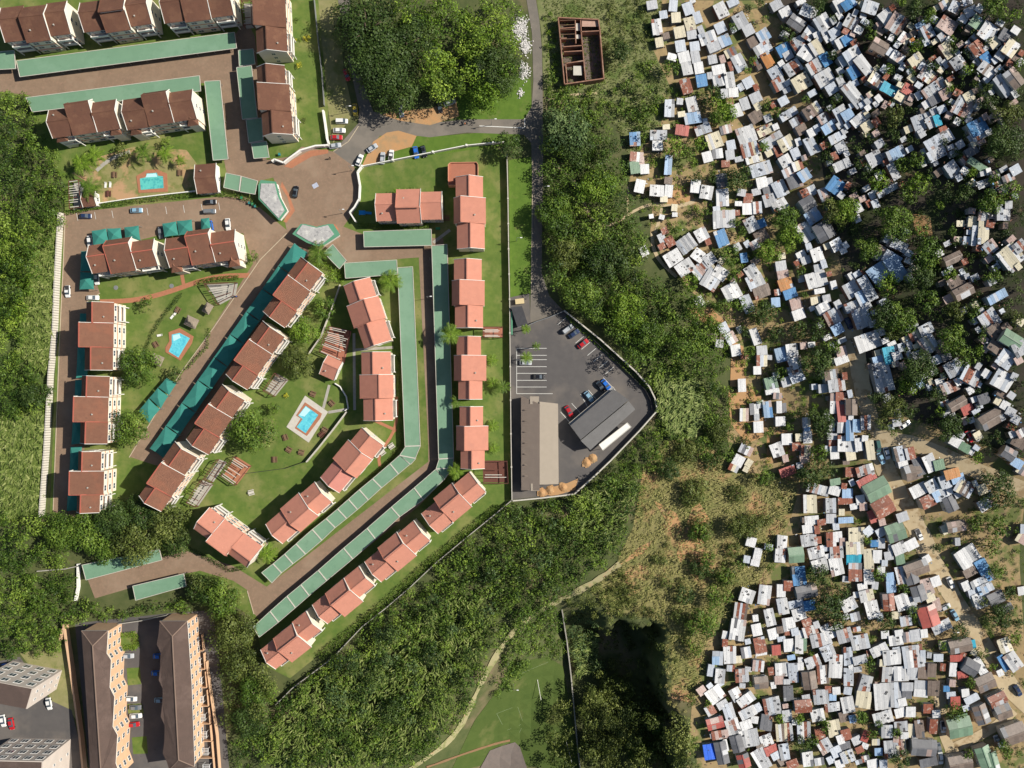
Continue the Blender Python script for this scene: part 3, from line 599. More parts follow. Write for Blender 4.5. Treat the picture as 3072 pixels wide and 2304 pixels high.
def gable_section(root, L, D, u0, e, rf, rh, roofm, wallm, bandm, floors, front=True, v0=0.0, ends=(True, True), clere=None, trim=None, ov=.35):
    """one section of a terrace in the local frame: x along the front (u0..u0+L), y into the depth (v0..v0+D); eave e, ridge height rh at fraction rf of D"""
    w = .25
    yr = v0 + D * rf
    mb = MB(); prof = [(v0 + ov, 0), (v0 + D - ov, 0), (v0 + D - ov, e - .1), (yr, rh - .25), (v0 + ov, e - .1)]
    n = 5; x0, x1 = u0 + w * .4, u0 + L - w * .4
    mb.add([(x0, y, z) for y, z in prof] + [(x1, y, z) for y, z in prof], [tuple(range(n)), tuple(range(n, 2 * n))[::-1]] + [(i, n + i, n + (i + 1) % n, (i + 1) % n) for i in range(n)])
    wall = mb.build('wall', wallm, root)
    # roof: two slopes as one roof part
    r = MB(); th = .16
    if clere:   # split-level: the back slope stands clear of the front slope
        up = clere
        fr = [(v0, e), (yr, rh), (yr, rh - th), (v0, e - th)]
        bk = [(yr - .3, rh + up), (v0 + D, e + .3), (v0 + D, e + .3 - th), (yr - .3, rh + up - th)]
        mb2 = MB(); mb2.box(u0 + .25, u0 + L - .25, yr, yr + .2, rh - .3, rh + up - .12); mb2.build('clerestory_wall', M_WHITE, root)
        side = MB()
        for xx in (u0 + .25, u0 + L - .37): side.prism([(xx, yr), (xx + .12, yr), (xx + .12, v0 + D - .4), (xx, v0 + D - .4)], [rh - .3, rh - .3, e - .2, e - .2], [rh + up - .15, rh + up - .15, e + .12, e + .12])
        side.build('gable_cheek', wallm, root)
    else:
        fr = [(v0, e), (yr, rh), (yr, rh - th), (v0, e - th)]; bk = [(yr, rh), (v0 + D, e), (v0 + D, e - th), (yr, rh - th)]
    for pr in (fr, bk):
        a = [(u0, y, z) for y, z in pr]; b = [(u0 + L, y, z) for y, z in pr]
        r.add(a + b, [(0, 1, 2, 3)[::-1], (4, 5, 6, 7), (0, 1, 5, 4)[::-1], (1, 2, 6, 5)[::-1], (2, 3, 7, 6)[::-1], (3, 0, 4, 7)[::-1]])
    roof = r.build('roof', roofm, root)
    rc = MB(); zz = rh + (clere or 0); rc.bar((u0 - .02, yr, zz + .02), (u0 + L + .02, yr, zz + .02), .32, .16); rc.build('ridge_cap', trim or roofm, roof)
    for k, xx in enumerate((u0 - .07, u0 + L + .07)):
        bb = MB(); bb.bar((xx, v0, e + .03), (xx, yr, rh + .03), .12, .28); bb.bar((xx, yr, zz + .03), (xx, v0 + D, e + (.3 if clere else 0) + .03), .12, .28)
        bb.build('barge_board', M_WHITE if ends[k] else (trim or roofm), roof)
    rv = MB(); vy = v0 + D * (rf * .45 if rf > .5 else rf + (1 - rf) * .5); vz = e + (rh - e) * (.45 if rf > .5 else .5)
    rv.tube([(u0 + L * .3, vy, vz - .2), (u0 + L * .3, vy, vz + .55)], .14, 8); rv.tube([(u0 + L * .3, vy, vz + .5), (u0 + L * .3, vy, vz + .62)], [.3, .2], 8); (rv.build('roof_vent', M_CONC, roof) if random.random() < .35 else None)
    fh = (e - .3) / floors
    for k in range(1, floors):
        MB().box(u0 + .15, u0 + L - .15, v0 + ov - .06, v0 + ov + .02, k * fh - .35, k * fh + .15).build('wall_band', bandm, wall)
        MB().box(u0 + .15, u0 + L - .15, v0 + D - ov - .02, v0 + D - ov + .06, k * fh - .35, k * fh + .15).build('wall_band', bandm, wall)
    nw = 2 if L > 5.5 else 1
    for k in range(floors):
        for i in range(nw):
            x = u0 + L * (i + .5) / nw
            window(root, (x, v0 + ov - .04, k * fh + .9), 0, min(1.7, L / nw * .55), 1.25)
            window(root, (x, v0 + D - ov + .04, k * fh + .9), 0, min(1.5, L / nw * .5), 1.2)
    if ends[0] or ends[1]:
        for k in range(floors):
            if ends[0]: window(root, (x0 - .03, v0 + D * .5, k * fh + .9), math.pi / 2, 1.1, 1.2)
            if ends[1]: window(root, (x1 + .03, v0 + D * .5, k * fh + .9), math.pi / 2, 1.1, 1.2)
    return roof
def balcony(root, u0, u1, v0, fh, floors, out=1.5):
    for k in range(1, floors):
        b = MB(); z = k * fh
        b.box(u0, u1, v0 - out, v0 + .1, z - .16, z)
        b.box(u0, u1, v0 - out, v0 - out + .12, z, z + .95).box(u0, u0 + .12, v0 - out + .12, v0, z, z + .95).box(u1 - .12, u1, v0 - out + .12, v0, z, z + .95)
        b.build('balcony', M_WHITE, root)
    for xx in (u0, u1 - .25): MB().box(xx, xx + .25, v0 - out, v0 - out + .25, 0, (floors - 1) * fh - .16).build('balcony_column', M_WHITE, root)

def terrace(label, secs, e=8.8, floors=3, roofm=None, trim=None, wallm=None, bandm=None, group=None, bal=True, name='apartment_block', bays=(), rise=2.5):
    """secs: (xf0,yf0, xf1,yf1, depth_px, ridge_frac, raised, clerestory)  front eave line in photo pixels, building on its left"""
    roofm = roofm or M_BROWNROOF; wallm = wallm or M_CREAM; bandm = bandm or M_SALMONW
    A = [(P(s[0], s[1], e).xy, P(s[2], s[3], e).xy) for s in secs]
    d = Vector((0, 0))
    for a, b in A: d += (b - a)
    d.normalize(); nrm = Vector((-d.y, d.x)); o = A[0][0]
    zs = H(o.x, o.y)
    root = empty(name, (o.x, o.y, zs), math.atan2(d.y, d.x))
    order = sorted(range(len(secs)), key=lambda i: (A[i][0] - o).dot(d))
    us = [((A[i][0] - o).dot(d), (A[i][1] - o).dot(d)) for i in range(len(secs))]
    k = (CH - e) / CH / S
    for j, i in enumerate(order):
        s = secs[i]; u0, u1 = us[i]
        if j + 1 < len(order):
            nx = us[order[j + 1]][0]
            if abs(nx - u1) < 1.6: u1 = nx
        v0 = (A[i][0] + A[i][1] - 2 * o).dot(nrm) / 2
        raised = s[6]; D = s[4] * k
        rm = s[8] if len(s) > 8 else roofm
        ee = e + (.35 if raised else 0); rh = e + rise + (1.0 if raised else 0)
        ends = (j == 0 or us[order[j - 1]][1] < u0 - 1.7, j == len(order) - 1 or us[order[j + 1]][0] > us[i][1] + 1.7 or raised)
        gable_section(root, u1 - u0, D, u0, ee, s[5], rh, rm, wallm, bandm, floors, True, v0, ends, s[7] if len(s) > 7 else None, trim)
        if bal and not raised: balcony(root, u0 + .8, u1 - .8, v0 + .35, (ee - .3) / floors, floors, 1.1)
    for bx, by in bays:
        p = P(bx, by, e - 1.5).xy - o; u, v = p.dot(d), p.dot(nrm)
        b = MB(); b.box(u - 1.6, u + 1.6, v - 1.5, v + 2.2, 0, e - 1.8); b.build('bay', wallm, root)
        rr = MB(); rr.add([(u - 1.9, v - 1.8, e - 1.8), (u + 1.9, v - 1.8, e - 1.8), (u + 1.9, v + 2.6, e - 1.8), (u - 1.9, v + 2.6, e - 1.8), (u, v + .2, e + .6), (u, v + 1.6, e + .6)],
                          [(0, 1, 4), (1, 2, 5, 4), (2, 3, 5), (3, 0, 4, 5), (3, 2, 1, 0)]); rr.build('bay_roof', roofm, root)
    tag(root, label, 'apartment block', group); return root
G1 = 'brown-roofed apartment blocks'
terrace('brown-roofed apartment block at the top left corner of the photo', [(16, 128, 76, 121, 105, .57, 0), (84, 131, 154, 122, 108, .6, 1), (154, 109, 213, 102, 100, .6, 0)], group=G1)
terrace('brown-roofed block with raised white clerestory, second from top left', [(253, 98, 317, 89, 90, .55, 0), (322, 101, 392, 91, 110, .42, 1, 1.0), (394, 80, 456, 72, 90, .6, 0)], group=G1)
terrace('brown-roofed block at the top edge above the long green carport, third from left', [(495, 71, 557, 63, 90, .6, 0), (559, 69, 633, 60, 100, .8, 1), (635, 54, 702, 45, 90, .6, 0)], group=G1)
terrace('brown-roofed block with white gable facing a lawn, at the top by the fence', [(863, 155, 859, 88, 92, .6, 0), (860, 84, 856, -30, 94, .95, 1)], group=G1)
terrace('brown-roofed block below it, beside the lawn with round yellow shrubs', [(878, 403, 875, 336, 90, .6, 0), (874, 334, 868, 257, 92, .95, 1), (857, 255, 854, 197, 84, .6, 0)], group=G1)
terrace('long brown-roofed block with pointed bays above the small pool garden', [(159, 416, 220, 406, 85, .5, 0), (222, 408, 293, 398, 100, .85, 1), (293, 396, 362, 387, 90, .55, 0), (383, 392, 449, 380, 92, .52, 0), (450, 379, 523, 369, 100, .82, 1), (523, 366, 591, 357, 90, .55, 0)], group=G1,
        bays=((184, 408), (345, 388), (405, 387), (576, 360)))
terrace('weathered red-brown block between shade sails and a curved brick path', [(278, 821, 333, 813, 85, .56, 0), (336, 823, 407, 812, 102, .78, 1), (410, 806, 474, 797, 82, .55, 0), (510, 803, 575, 794, 88, .55, 0), (579, 798, 647, 787, 104, .8, 1), (647, 786, 718, 778, 90, .55, 0)],
        roofm=M_REDROOF, trim=M_REDTRIM, group=G1, bays=((528, 800), (700, 783)))
G2 = 'red-brown blocks along the left drive'
terrace('upper red-brown block beside the left drive, white balconies facing right', [(342, 970, 342, 908, 83, .65, 0), (342, 1042, 342, 971, 93, .95, 1), (338, 1110, 339, 1043, 84, .65, 0)], roofm=M_REDROOF, trim=M_REDTRIM, group=G2)
terrace('middle red-brown block beside the left drive, round tree at its corner', [(327, 1192, 329, 1130, 83, .68, 0), (325, 1266, 327, 1194, 93, .95, 1), (322, 1331, 324, 1267, 82, .67, 0)], roofm=M_REDROOF, trim=M_REDTRIM, group=G2)
terrace('lowest red-brown block beside the left drive, above the tree belt', [(302, 1413, 304, 1355, 68, .66, 0), (312, 1483, 313, 1415, 92, .95, 1), (298, 1537, 300, 1484, 68, .67, 0)], roofm=M_REDROOF, trim=M_REDTRIM, group=G2)
G3 = 'brown-roofed blocks on the diagonal drive'
DB = [('topmost brown-roofed block on the diagonal drive beside the gatehouse', [(928, 872, 968, 820, 82, .58, 0), (888, 933, 930, 878, 80, .93, 1), (855, 983, 888, 938, 82, .6, 0)]),
      ('second brown-roofed block on the diagonal drive, dense garden behind it', [(816, 1063, 854, 1011, 82, .58, 0), (772, 1124, 815, 1071, 80, .93, 1), (744, 1170, 772, 1126, 80, .58, 0)]),
      ('third brown-roofed block on the diagonal drive beside the spreading tree', [(694, 1252, 736, 1202, 82, .58, 0), (660, 1313, 694, 1256, 80, .93, 1), (626, 1364, 660, 1316, 82, .6, 0)]),
      ('lowest brown-roofed block on the diagonal drive above the tree belt', [(553, 1424, 593, 1373, 82, .58, 0), (517, 1490, 555, 1430, 80, .93, 1), (484, 1534, 516, 1490, 82, .6, 0)])]
for l, s in DB: terrace(l, s, roofm=M_REDROOF, trim=M_REDTRIM, group=G3)
SM = dict(roofm=M_SALMONROOF, e=6.6, floors=2, rise=2.5)
terrace('salmon-roofed block with a row of white balconies facing the lawn pool', [(676, 1556, 629, 1523, 80, .62, 0), (732, 1599, 676, 1557, 84, .9, 1), (787, 1640, 734, 1600, 78, .62, 0)], roofm=M_SALMONROOF, e=8.2, floors=3, group='salmon-roofed blocks')
G4 = 'salmon-roofed houses below the pool lawn'
terrace('upper salmon-roofed terrace between the lawn pool and the green carport', [(1116, 1378, 1150, 1336, 84, .55, 0), (1072, 1434, 1114, 1382, 94, .38, 1), (1018, 1478, 1058, 1432, 74, .5, 0, None, M_PINKROOF)], group=G4, **SM)
terrace('lower salmon-roofed terrace beside the panelled green carport', [(953, 1543, 996, 1506, 80, .5, 0), (904, 1596, 951, 1552, 93, .38, 1), (848, 1630, 898, 1589, 78, .5, 0)], group=G4, **SM)
G5 = 'salmon-roofed terraces along the slope wall'
QB = [('salmon-roofed slope terrace nearest the car park wall', [(1411, 1514, 1458, 1476, 78, .47, 0), (1362, 1566, 1412, 1523, 94, .6, 1, .7), (1315, 1601, 1357, 1566, 79, .47, 0)]),
      ('second salmon-roofed slope terrace from the car park wall', [(1244, 1659, 1291, 1622, 78, .47, 0), (1195, 1714, 1245, 1671, 94, .6, 1, .7), (1145, 1746, 1189, 1708, 79, .47, 0)]),
      ('third salmon-roofed slope terrace from the car park wall', [(1080, 1791, 1123, 1755, 74, .47, 0), (1036, 1849, 1087, 1807, 92, .6, 1, .7), (984, 1871, 1026, 1837, 74, .47, 0)]),
      ('lowest salmon-roofed slope terrace at the end of the green carport', [(922, 1923, 964, 1892, 74, .47, 0), (879, 1986, 931, 1943, 92, .6, 1, .7), (828, 2007, 870, 1974, 74, .47, 0)])]
for l, s in QB: terrace(l, s, group=G5, **SM)
G6 = 'salmon-roofed terraces beside the access road wall'
CB = [('salmon-roofed terrace at the top right of the estate with a roof deck', [(1449, 595, 1449, 531, 82, .5, 0), (1458, 671, 1457, 596, 96, .76, 1), (1454, 746, 1454, 672, 83, .5, 0)]),
      ('second salmon-roofed terrace down the right wall of the estate', [(1445, 843, 1445, 779, 83, .52, 0), (1454, 916, 1454, 844, 98, .74, 1), (1449, 983, 1449, 917, 84, .52, 0)]),
      ('third salmon-roofed terrace down the right wall, below the small pergola', [(1443, 1067, 1443, 1010, 73, .52, 0), (1459, 1141, 1459, 1068, 97, .74, 1), (1447, 1197, 1447, 1142, 72, .52, 0)]),
      ('lowest salmon-roofed terrace down the right wall beside banana plants', [(1449, 1278, 1449, 1220, 70, .52, 0), (1465, 1349, 1465, 1278, 96, .72, 1), (1454, 1405, 1454, 1350, 72, .52, 0)])]
for l, s in CB: terrace(l, s, group=G6, bal=False, **SM)
G7 = 'salmon-roofed terraces beside the long carport'
terrace('slightly turned salmon-roofed terrace beside the timber pergola', [(1130, 890, 1110, 832, 84, .55, 0), (1157, 953, 1137, 892, 100, .4, 1), (1175, 1020, 1155, 960, 86, .6, 0)], group=G7, **SM)
terrace('upright salmon-roofed terrace left of the long green carport', [(1173, 1124, 1172, 1056, 88, .57, 0), (1181, 1193, 1180, 1125, 101, .38, 1), (1179, 1260, 1178, 1194, 88, .55, 0)], group=G7, **SM)
terrace('wide salmon-roofed house with white clerestory inside the right of the gate circle', [(1130, 664, 1190, 663, 84, .55, 0), (1193, 671, 1262, 670, 102, .4, 1, .9), (1264, 660, 1327, 658, 84, .56, 0)], group=G7, bal=False, **SM)
terrace('small brown-roofed gatehouse with white gables beside the pool garden', [(592, 582, 655, 577, 88, .5, 0)], e=3.4, floors=1, rise=1.6, bal=False, name='gatehouse', wallm=M_WHITE)
terrace('small clubhouse with brown roof at the left of the top pool garden', [(250, 622, 290, 618, 44, .5, 0)], e=2.8, floors=1, rise=1.2, bal=False, name='clubhouse', wallm=M_WHITE)
terrace('small salmon-roofed pavilion at the lower end of the timber pergola', [(958, 1122, 1002, 1142, 62, .6, 0)], e=3.4, floors=1, rise=1.5, bal=False, name='pavilion', roofm=M_SALMONROOF, wallm=M_WHITE)

# roof terrace beside the top right salmon terrace
def deck(label, pts, z, mat, wallm, name='roof_terrace'):
    w = [P(x, y, z) for x, y in pts]; o = w[0].copy(); g = H(o.x, o.y)
    root = empty(name, (o.x, o.y, g)); loc = [(p.x - o.x, p.y - o.y) for p in w]
    MB().prism(loc, 0, z - .1).build('wall', wallm, root); MB().prism(loc, z - .1, z).build('deck', mat, root)
    pm = MB()
    for i in range(len(loc)): a, b = loc[i], loc[(i + 1) % len(loc)]; pm.bar((a[0], a[1], z + .35), (b[0], b[1], z + .35), .15, .7)
    pm.build('parapet', wallm, root); tag(root, label, 'terrace'); return root
deck('terracotta roof terrace with planters at the top right of the estate', [(1345, 556), (1345, 495), (1352, 489), (1430, 488), (1434, 495), (1434, 530), (1368, 534), (1367, 556)], 3.2, M_TERRA, M_SALMONW)
# gate lodges with streaked flat roofs
def lodge(label, pts, inner, z=3.2):
    w = [P(x, y, z) for x, y in pts]; o = w[0].copy(); root = empty('gate_lodge', (o.x, o.y, H(o.x, o.y)))
    loc = [(p.x - o.x, p.y - o.y) for p in w]; ii = [P(x, y, z) for x, y in inner]; il = [(p.x - o.x, p.y - o.y) for p in ii]
    c = sum((Vector(p) for p in loc), Vector((0, 0))) / len(loc)
    sh = [tuple(c + (Vector(p) - c) * .93) for p in loc]
    MB().prism(sh, 0, z - .25).build('wall', M_WHITE, root); MB().prism(loc, z - .25, z + .05).build('fascia', M_GREENTRIM, root)
    MB().prism(il, z + .05, z + .25).build('roof', M_SLABROOF, root)
    for k in range(3):
        a, b = sh[k], sh[k + 1]; window(root, ((a[0] + b[0]) / 2, (a[1] + b[1]) / 2, 1.0), math.atan2(b[1] - a[1], b[0] - a[0]), 1.4, 1.2)
    tag(root, label, 'gate lodge', 'gate lodges')
lodge('gate lodge with streaked grey roof left of the entrance circle', [(775, 555), (782, 540), (828, 545), (840, 590), (862, 632), (838, 662), (776, 598)], [(784, 551), (824, 551), (834, 590), (854, 632), (836, 655), (780, 594)])
lodge('gate lodge with streaked grey roof below the entrance circle', [(877, 702), (902, 672), (915, 672), (950, 680), (985, 672), (1000, 672), (1020, 704), (968, 738), (948, 738), (920, 728)], [(889, 700), (908, 674), (950, 684), (984, 676), (1003, 703), (967, 732), (950, 733), (925, 722)])

# long dark flats at the bottom left
def hip_flats(label, edge_l, edge_r, ridge, z, zr, wallm, zig):
    w = lambda p, zz: P(p[0], p[1], zz)
    o = w(edge_l[0], z); g = 0; root = empty('long_flats', (o.x, o.y, 0))
    l = [w(p, z) - o + Vector((0, 0, 0)) for p in edge_l]; r = [w(p, z) - o for p in edge_r]; rd = [w(p, zr) - o for p in ridge]
    for p in l + r: p.z = z
    for p in rd: p.z = zr
    mb = MB(); v = l + r + rd; nl, nr = len(l), len(r)
    f = [tuple([nl - 1 - i for i in range(nl)] + [nl + nr, nl + nr + 1])[::-1], tuple([nl + i for i in range(nr)] + [nl + nr + 1, nl + nr])[::-1], (0, nl, nl + nr), (nl - 1, nl + nr + 1, nl + nr - 1)]
    mb.v = [tuple(p) for p in v]; mb.f = f; mb.m = [0] * 4
    me = mb.mesh('roof', M_SLATE); bm = bmesh.new(); bm.from_mesh(me); bmesh.ops.triangulate(bm, faces=bm.faces); bmesh.ops.recalc_face_normals(bm, faces=bm.faces)
    bm.to_mesh(me); bm.free(); roof = obj('roof', me, root)
    rc = MB(); rc.bar(rd[0] + Vector((0, 0, .05)), rd[1] + Vector((0, 0, .05)), .3, .16)
    for a, b in ((l[0], rd[0]), (r[0], rd[0]), (l[-1], rd[1]), (r[-1], rd[1])): rc.bar(a, b, .25, .14)
    rc.build('ridge_cap', nmat('flats_ridge', (.24, .17, .13)), roof)
    pl = [(p.x, p.y) for p in l] + [(p.x, p.y) for p in reversed(r)]
    MB().prism(pl, z - .28, z - .02).build('eave', M_WHITE, root)
    c = sum((Vector(p) for p in pl), Vector((0, 0))) / len(pl)
    ins = [((p[0] - c.x) * .955 + c.x, (p[1] - c.y) * .99 + c.y) for p in pl]
    MB().prism(ins, 0, z - .28).build('wall', wallm, root)
    inl = ins[:nl]; inr = ins[nl:][::-1]
    for side, sg in ((inr, 1), (inl, -1)):
        for i in range(len(side) - 1):
            a, b = Vector(side[i]), Vector(side[i + 1]); Ls = (b - a).length; m = max(1, int(Ls / 3.2)); ang = math.atan2(b.y - a.y, b.x - a.x)
            for j in range(m):
                p = a.lerp(b, (j + .5) / m)
                for k in range(3): window(root, (p.x + sg * .05, p.y, k * (z / 3) + .9), ang, 1.5, 1.3)
    tag(root, label, 'flats', 'long dark-roofed flats'); return root
zl = [(324, 1892), (320, 1960), (333, 1980), (329, 2062), (343, 2090), (338, 2180), (352, 2205), (347, 2290), (362, 2330)]
hip_flats('long dark-roofed flats with peach zigzag facade, left of the parking court', [(244, 1892), (252, 2000), (262, 2150), (272, 2330)], zl, [(278, 1938), (303, 2320)], 9.5, 12.0, M_PEACH, 1)
hip_flats('long dark-roofed flats with walled gardens, right of the parking court', [(479, 1863), (476, 1900), (470, 1932), (482, 1958), (480, 2005), (476, 2040), (488, 2066), (487, 2110), (482, 2150), (494, 2176), (493, 2225), (488, 2260), (500, 2285), (508, 2310)], [(562, 1863), (575, 2050), (584, 2300)], [(517, 1909), (536, 2280)], 9.5, 12.0, M_PEACH, 1)
# garden walls of the right-hand flats
for k, y in enumerate((1900, 1955, 2010, 2065, 2118, 2170, 2220, 2268)):
    x0 = 566 + (y - 1863) * .05; x1 = 612 + (y - 1863) * .09
    a, b, c = P(x0 + 6, y + 48, 0), P(x1, y + 48, 0), P(x1 - 4, y, 0)
    root = empty('garden_wall', b)
    MB().bar((0, 0, .8), ((a - b).x, (a - b).y, .8), .2, 1.6).build('wall', M_PEACH, root); MB().bar((0, .1, .85), ((c - b).x, (c - b).y, .85), .22, 1.7).build('front_wall', M_PEACH, root)
    tag(root, f'peach garden wall behind the right flats, {["top", "second", "third", "fourth", "fifth", "sixth", "seventh", "bottom"][k]} of eight', 'garden wall', 'garden walls of the flats')
    q = P(x1 - 22, y + 26, 0); pr = empty('pergola', q)
    for i in range(5): MB().box(-1.2, 1.2, -1 + i * .5, -.88 + i * .5, 2.3, 2.4).build('slat', M_FRAME, pr)
    for sx in (-1.1, 1.1): MB().box(sx - .06, sx + .06, -1, 1.12, 2.15, 2.3).box(sx - .06, sx + .06, -.95, -.85, 0, 2.15).box(sx - .06, sx + .06, .95, 1.05, 0, 2.15).build('frame', M_FRAME, pr)
    tag(pr, f'white slatted patio frame in the {["top", "second", "third", "fourth", "fifth", "sixth", "seventh", "bottom"][k]} walled garden of the flats', 'pergola', 'patio frames')
# tall pale blocks at the bottom left edge
def tall(label, pts, z, name='tall_flats', fins=False):
    w = [P(x, y, z) for x, y in pts]; o = w[1].copy(); root = empty(name, (o.x, o.y, 0)); loc = [(p.x - o.x, p.y - o.y) for p in w]
    MB().prism(loc, 0, z).build('wall', nmat('pale_render', (.56, .49, .43), (.5, .44, .39), .3), root)
    c = sum((Vector(p) for p in loc), Vector((0, 0))) / 4
    MB().prism([tuple(c + (Vector(p) - c) * .96) for p in loc], z, z + .3).build('roof', M_SLATE, root)
    a, b = Vector(loc[0]), Vector(loc[1]); ang = math.atan2(b.y - a.y, b.x - a.x); n = int((b - a).length / 3.4)
    for i in range(n):
        for k in range(4):
            p = a.lerp(b, (i + .5) / n); window(root, (p.x, p.y + .05, k * 3.9 + 1.2), ang, 2.0, 2.0)
    a, b = Vector(loc[1]), Vector(loc[2]); ang = math.atan2(b.y - a.y, b.x - a.x)
    for i in range(2):
        for k in range(4): p = a.lerp(b, .3 + .4 * i); window(root, (p.x + .05, p.y, k * 3.9 + 1.2), ang, .7, .9)
    tag(root, label, 'flats', 'tall pale flats')
tall('tall pale flats with a grid of windows, upper one at the bottom left edge', [(-60, 2036), (99, 2066), (81, 2127), (-60, 2100)], 16.5)
tall('tall pale flats cut off by the bottom left corner of the photo', [(-60, 2280), (129, 2284), (122, 2420), (-60, 2420)], 16.0)
# peach boundary wall left of the flats
def wall_line(label, px, h, t, mat, name='boundary_wall', pier=None, pierm=None, group=None, cap=None, dz=0.0):
    pts = [P(x, y, 0) for x, y in px]; o = pts[0]; root = empty(name, o)
    for i in range(len(pts) - 1):
        a, b = pts[i] - o, pts[i + 1] - o; n = max(1, int((b - a).length / 8))
        for k in range(n):
            c, d = a.lerp(b, k / n), a.lerp(b, (k + 1) / n); c.z = H(c.x + o.x, c.y + o.y) - o.z; d.z = H(d.x + o.x, d.y + o.y) - o.z
            mb = MB(); mb.bar(c + Vector((0, 0, h / 2 - .2)), d + Vector((0, 0, h / 2 - .2)), t, h + .4); mb.build('panel', mat, root)
            if cap: MB().bar(c + Vector((0, 0, h + .06)), d + Vector((0, 0, h + .06)), t + .12, .12).build('coping', cap, root)
            if pier: MB().box(c.x - pier / 2, c.x + pier / 2, c.y - pier / 2, c.y + pier / 2, c.z - .2, c.z + h + .3).build('pier', pierm or mat, root)
    tag(root, label, 'wall', group); return root
wall_line('peach boundary wall left of the long flats', [(202, 1867), (222, 2000), (236, 2100), (250, 2200), (262, 2320)], 2.4, .5, M_PEACH, cap=M_PEACH)
wall_line('peach stub wall at the top left of the flats', [(205, 1870), (190, 1915)], 2.4, .8, M_PEACH)
wall_line('thin wall closing the top of the flats parking court', [(360, 1868), (430, 1858), (505, 1842)], 1.8, .25, M_CONC)
wall_line('peach wall right of the flats gardens', [(624, 1980), (640, 2100), (655, 2200), (663, 2310)], 1.8, .3, M_PEACH)
wall_line('white precast wall above the lane with piers, beside parked cars', [(1088, 502), (1180, 484), (1300, 460), (1400, 440), (1480, 432), (1515, 430)], 1.8, .25, M_WHITE, pier=.6)
wall_line('white curved wall on the right of the entrance circle', [(1088, 502), (1075, 520), (1082, 560), (1080, 600), (1066, 625), (1052, 640), (1070, 668)], 2.0, .45, M_WHITE)
wall_line('white curved wall above the entrance circle', [(988, 440), (950, 442), (905, 455), (870, 480), (855, 492), (828, 482), (820, 488)], 2.0, .5, M_WHITE)
wall_line('white wall beside the lawn and the parked white cars', [(972, 335), (978, 375), (984, 420), (990, 438), (975, 442)], 1.8, .55, M_WHITE)
wall_line('thin grey fence between the lawn and the shaded lane', [(945, 0), (955, 110), (968, 220), (975, 320)], 1.8, .12, M_STEEL, name='fence')
wall_line('cream estate wall with piers along the access road verge', [(1521, 470), (1524, 600), (1526, 750), (1529, 900), (1531, 1100), (1533, 1300), (1536, 1498)], 2.1, .25, M_PALECONC, pier=.5)
wall_line('estate slope wall below the salmon terraces', [(1534, 1500), (1480, 1545), (1400, 1610), (1310, 1685), (1230, 1760), (1160, 1820), (1090, 1875), (1000, 1970), (880, 2060), (830, 2110)], 1.8, .25, M_CONC)
wall_line('grey car park wall along the lower side', [(1538, 1500), (1620, 1492), (1722, 1480), (1780, 1428), (1830, 1380), (1915, 1292), (1968, 1232)], 2.0, .3, M_CONC, cap=M_PALECONC)
wall_line('grey car park wall along the wooded side', [(1969, 1230), (1962, 1195), (1945, 1160), (1906, 1116), (1800, 1020), (1691, 933)], 2.0, .3, M_CONC, cap=M_PALECONC)
wall_line('dark inner railing along the car park wall', [(1955, 1232), (1950, 1200), (1935, 1170), (1880, 1115), (1780, 1020)], 1.1, .1, M_DARK, name='railing')
wall_line('car park gate fence beside the guard hut', [(1692, 934), (1650, 952), (1608, 966), (1582, 978)], 1.8, .15, M_STEEL, name='gate')
wall_line('brown field wall between the sports field and the cliff', [(1686, 1830), (1700, 1920), (1712, 2020), (1722, 2130), (1732, 2240), (1742, 2320)], 2.2, .4, M_CONC)
wall_line('white wall below the top pool garden above the parking bays', [(300, 612), (400, 597), (500, 585), (590, 575)], 1.2, .3, M_WHITE)
wall_line('white wall stub between drive and scrub on the left', [(238, 1690), (238, 1760), (230, 1800)], 1.0, .8, M_WHITE)
wall_line('thin concrete wall in the scrub at the left edge', [(115, 1712), (200, 1705), (290, 1685)], 1.0, .3, M_CONC)
wall_line('dark garden wall beside the lower pool lawn', [(1042, 1235), (1000, 1290), (960, 1340), (922, 1385)], 1.8, .35, M_PALECONC)
wall_line('thin garden fence crossing the pool lawn', [(738, 1420), (800, 1412), (860, 1404), (915, 1385)], 1.2, .1, M_DARK, name='fence')
wall_line('thin white wall between the diagonal garden and the pergola', [(1022, 855), (1000, 920), (980, 970), (965, 1010), (928, 1062)], 1.6, .2, M_PALECONC)
wall_line('white ramp wall beside the pavilion', [(1006, 1150), (1022, 1160), (1040, 1190), (1046, 1225), (1036, 1232)], 1.0, .3, M_WHITE)
wall_line('concrete wall edge in the upper right settlement', [(2930, 255), (2960, 310), (2990, 350), (3005, 380)], 1.4, 1.0, M_CONC)
wall_line('brick boundary wall beside the upper right houses', [(2932, 250), (3000, 205), (3072, 160)], 1.6, .3, M_CONC)
# concrete palisade fence on the left: leaning slabs
def palisade():
    px = [(188, 640), (183, 720), (176, 850), (170, 1000), (158, 1120), (152, 1230), (145, 1350), (136, 1470), (130, 1550)]
    pts = [P(x, y, 0) for x, y in px]; o = pts[0]; root = empty('concrete_palisade_fence', o)
    me = None
    for i in range(len(pts) - 1):
        a, b = pts[i], pts[i + 1]; n = int((b - a).length / .8); ang = math.atan2((b - a).y, (b - a).x)
        for k in range(n):
            p = a.lerp(b, (k + .5) / n) - o
            if me is None: me = MB().add([(-.35, 0, 0), (.35, 0, 0), (.35, .5, 0), (-.35, .5, 0), (-.35, -.45, 2.2), (.35, -.45, 2.2), (.35, .0, 2.2), (-.35, .0, 2.2)], BOXF).mesh('slab', M_PALECONC)
            obj('slab', me, root, p, ang)
    tag(root, 'pale concrete slab fence between the left drive and the reeds', 'fence')
palisade()

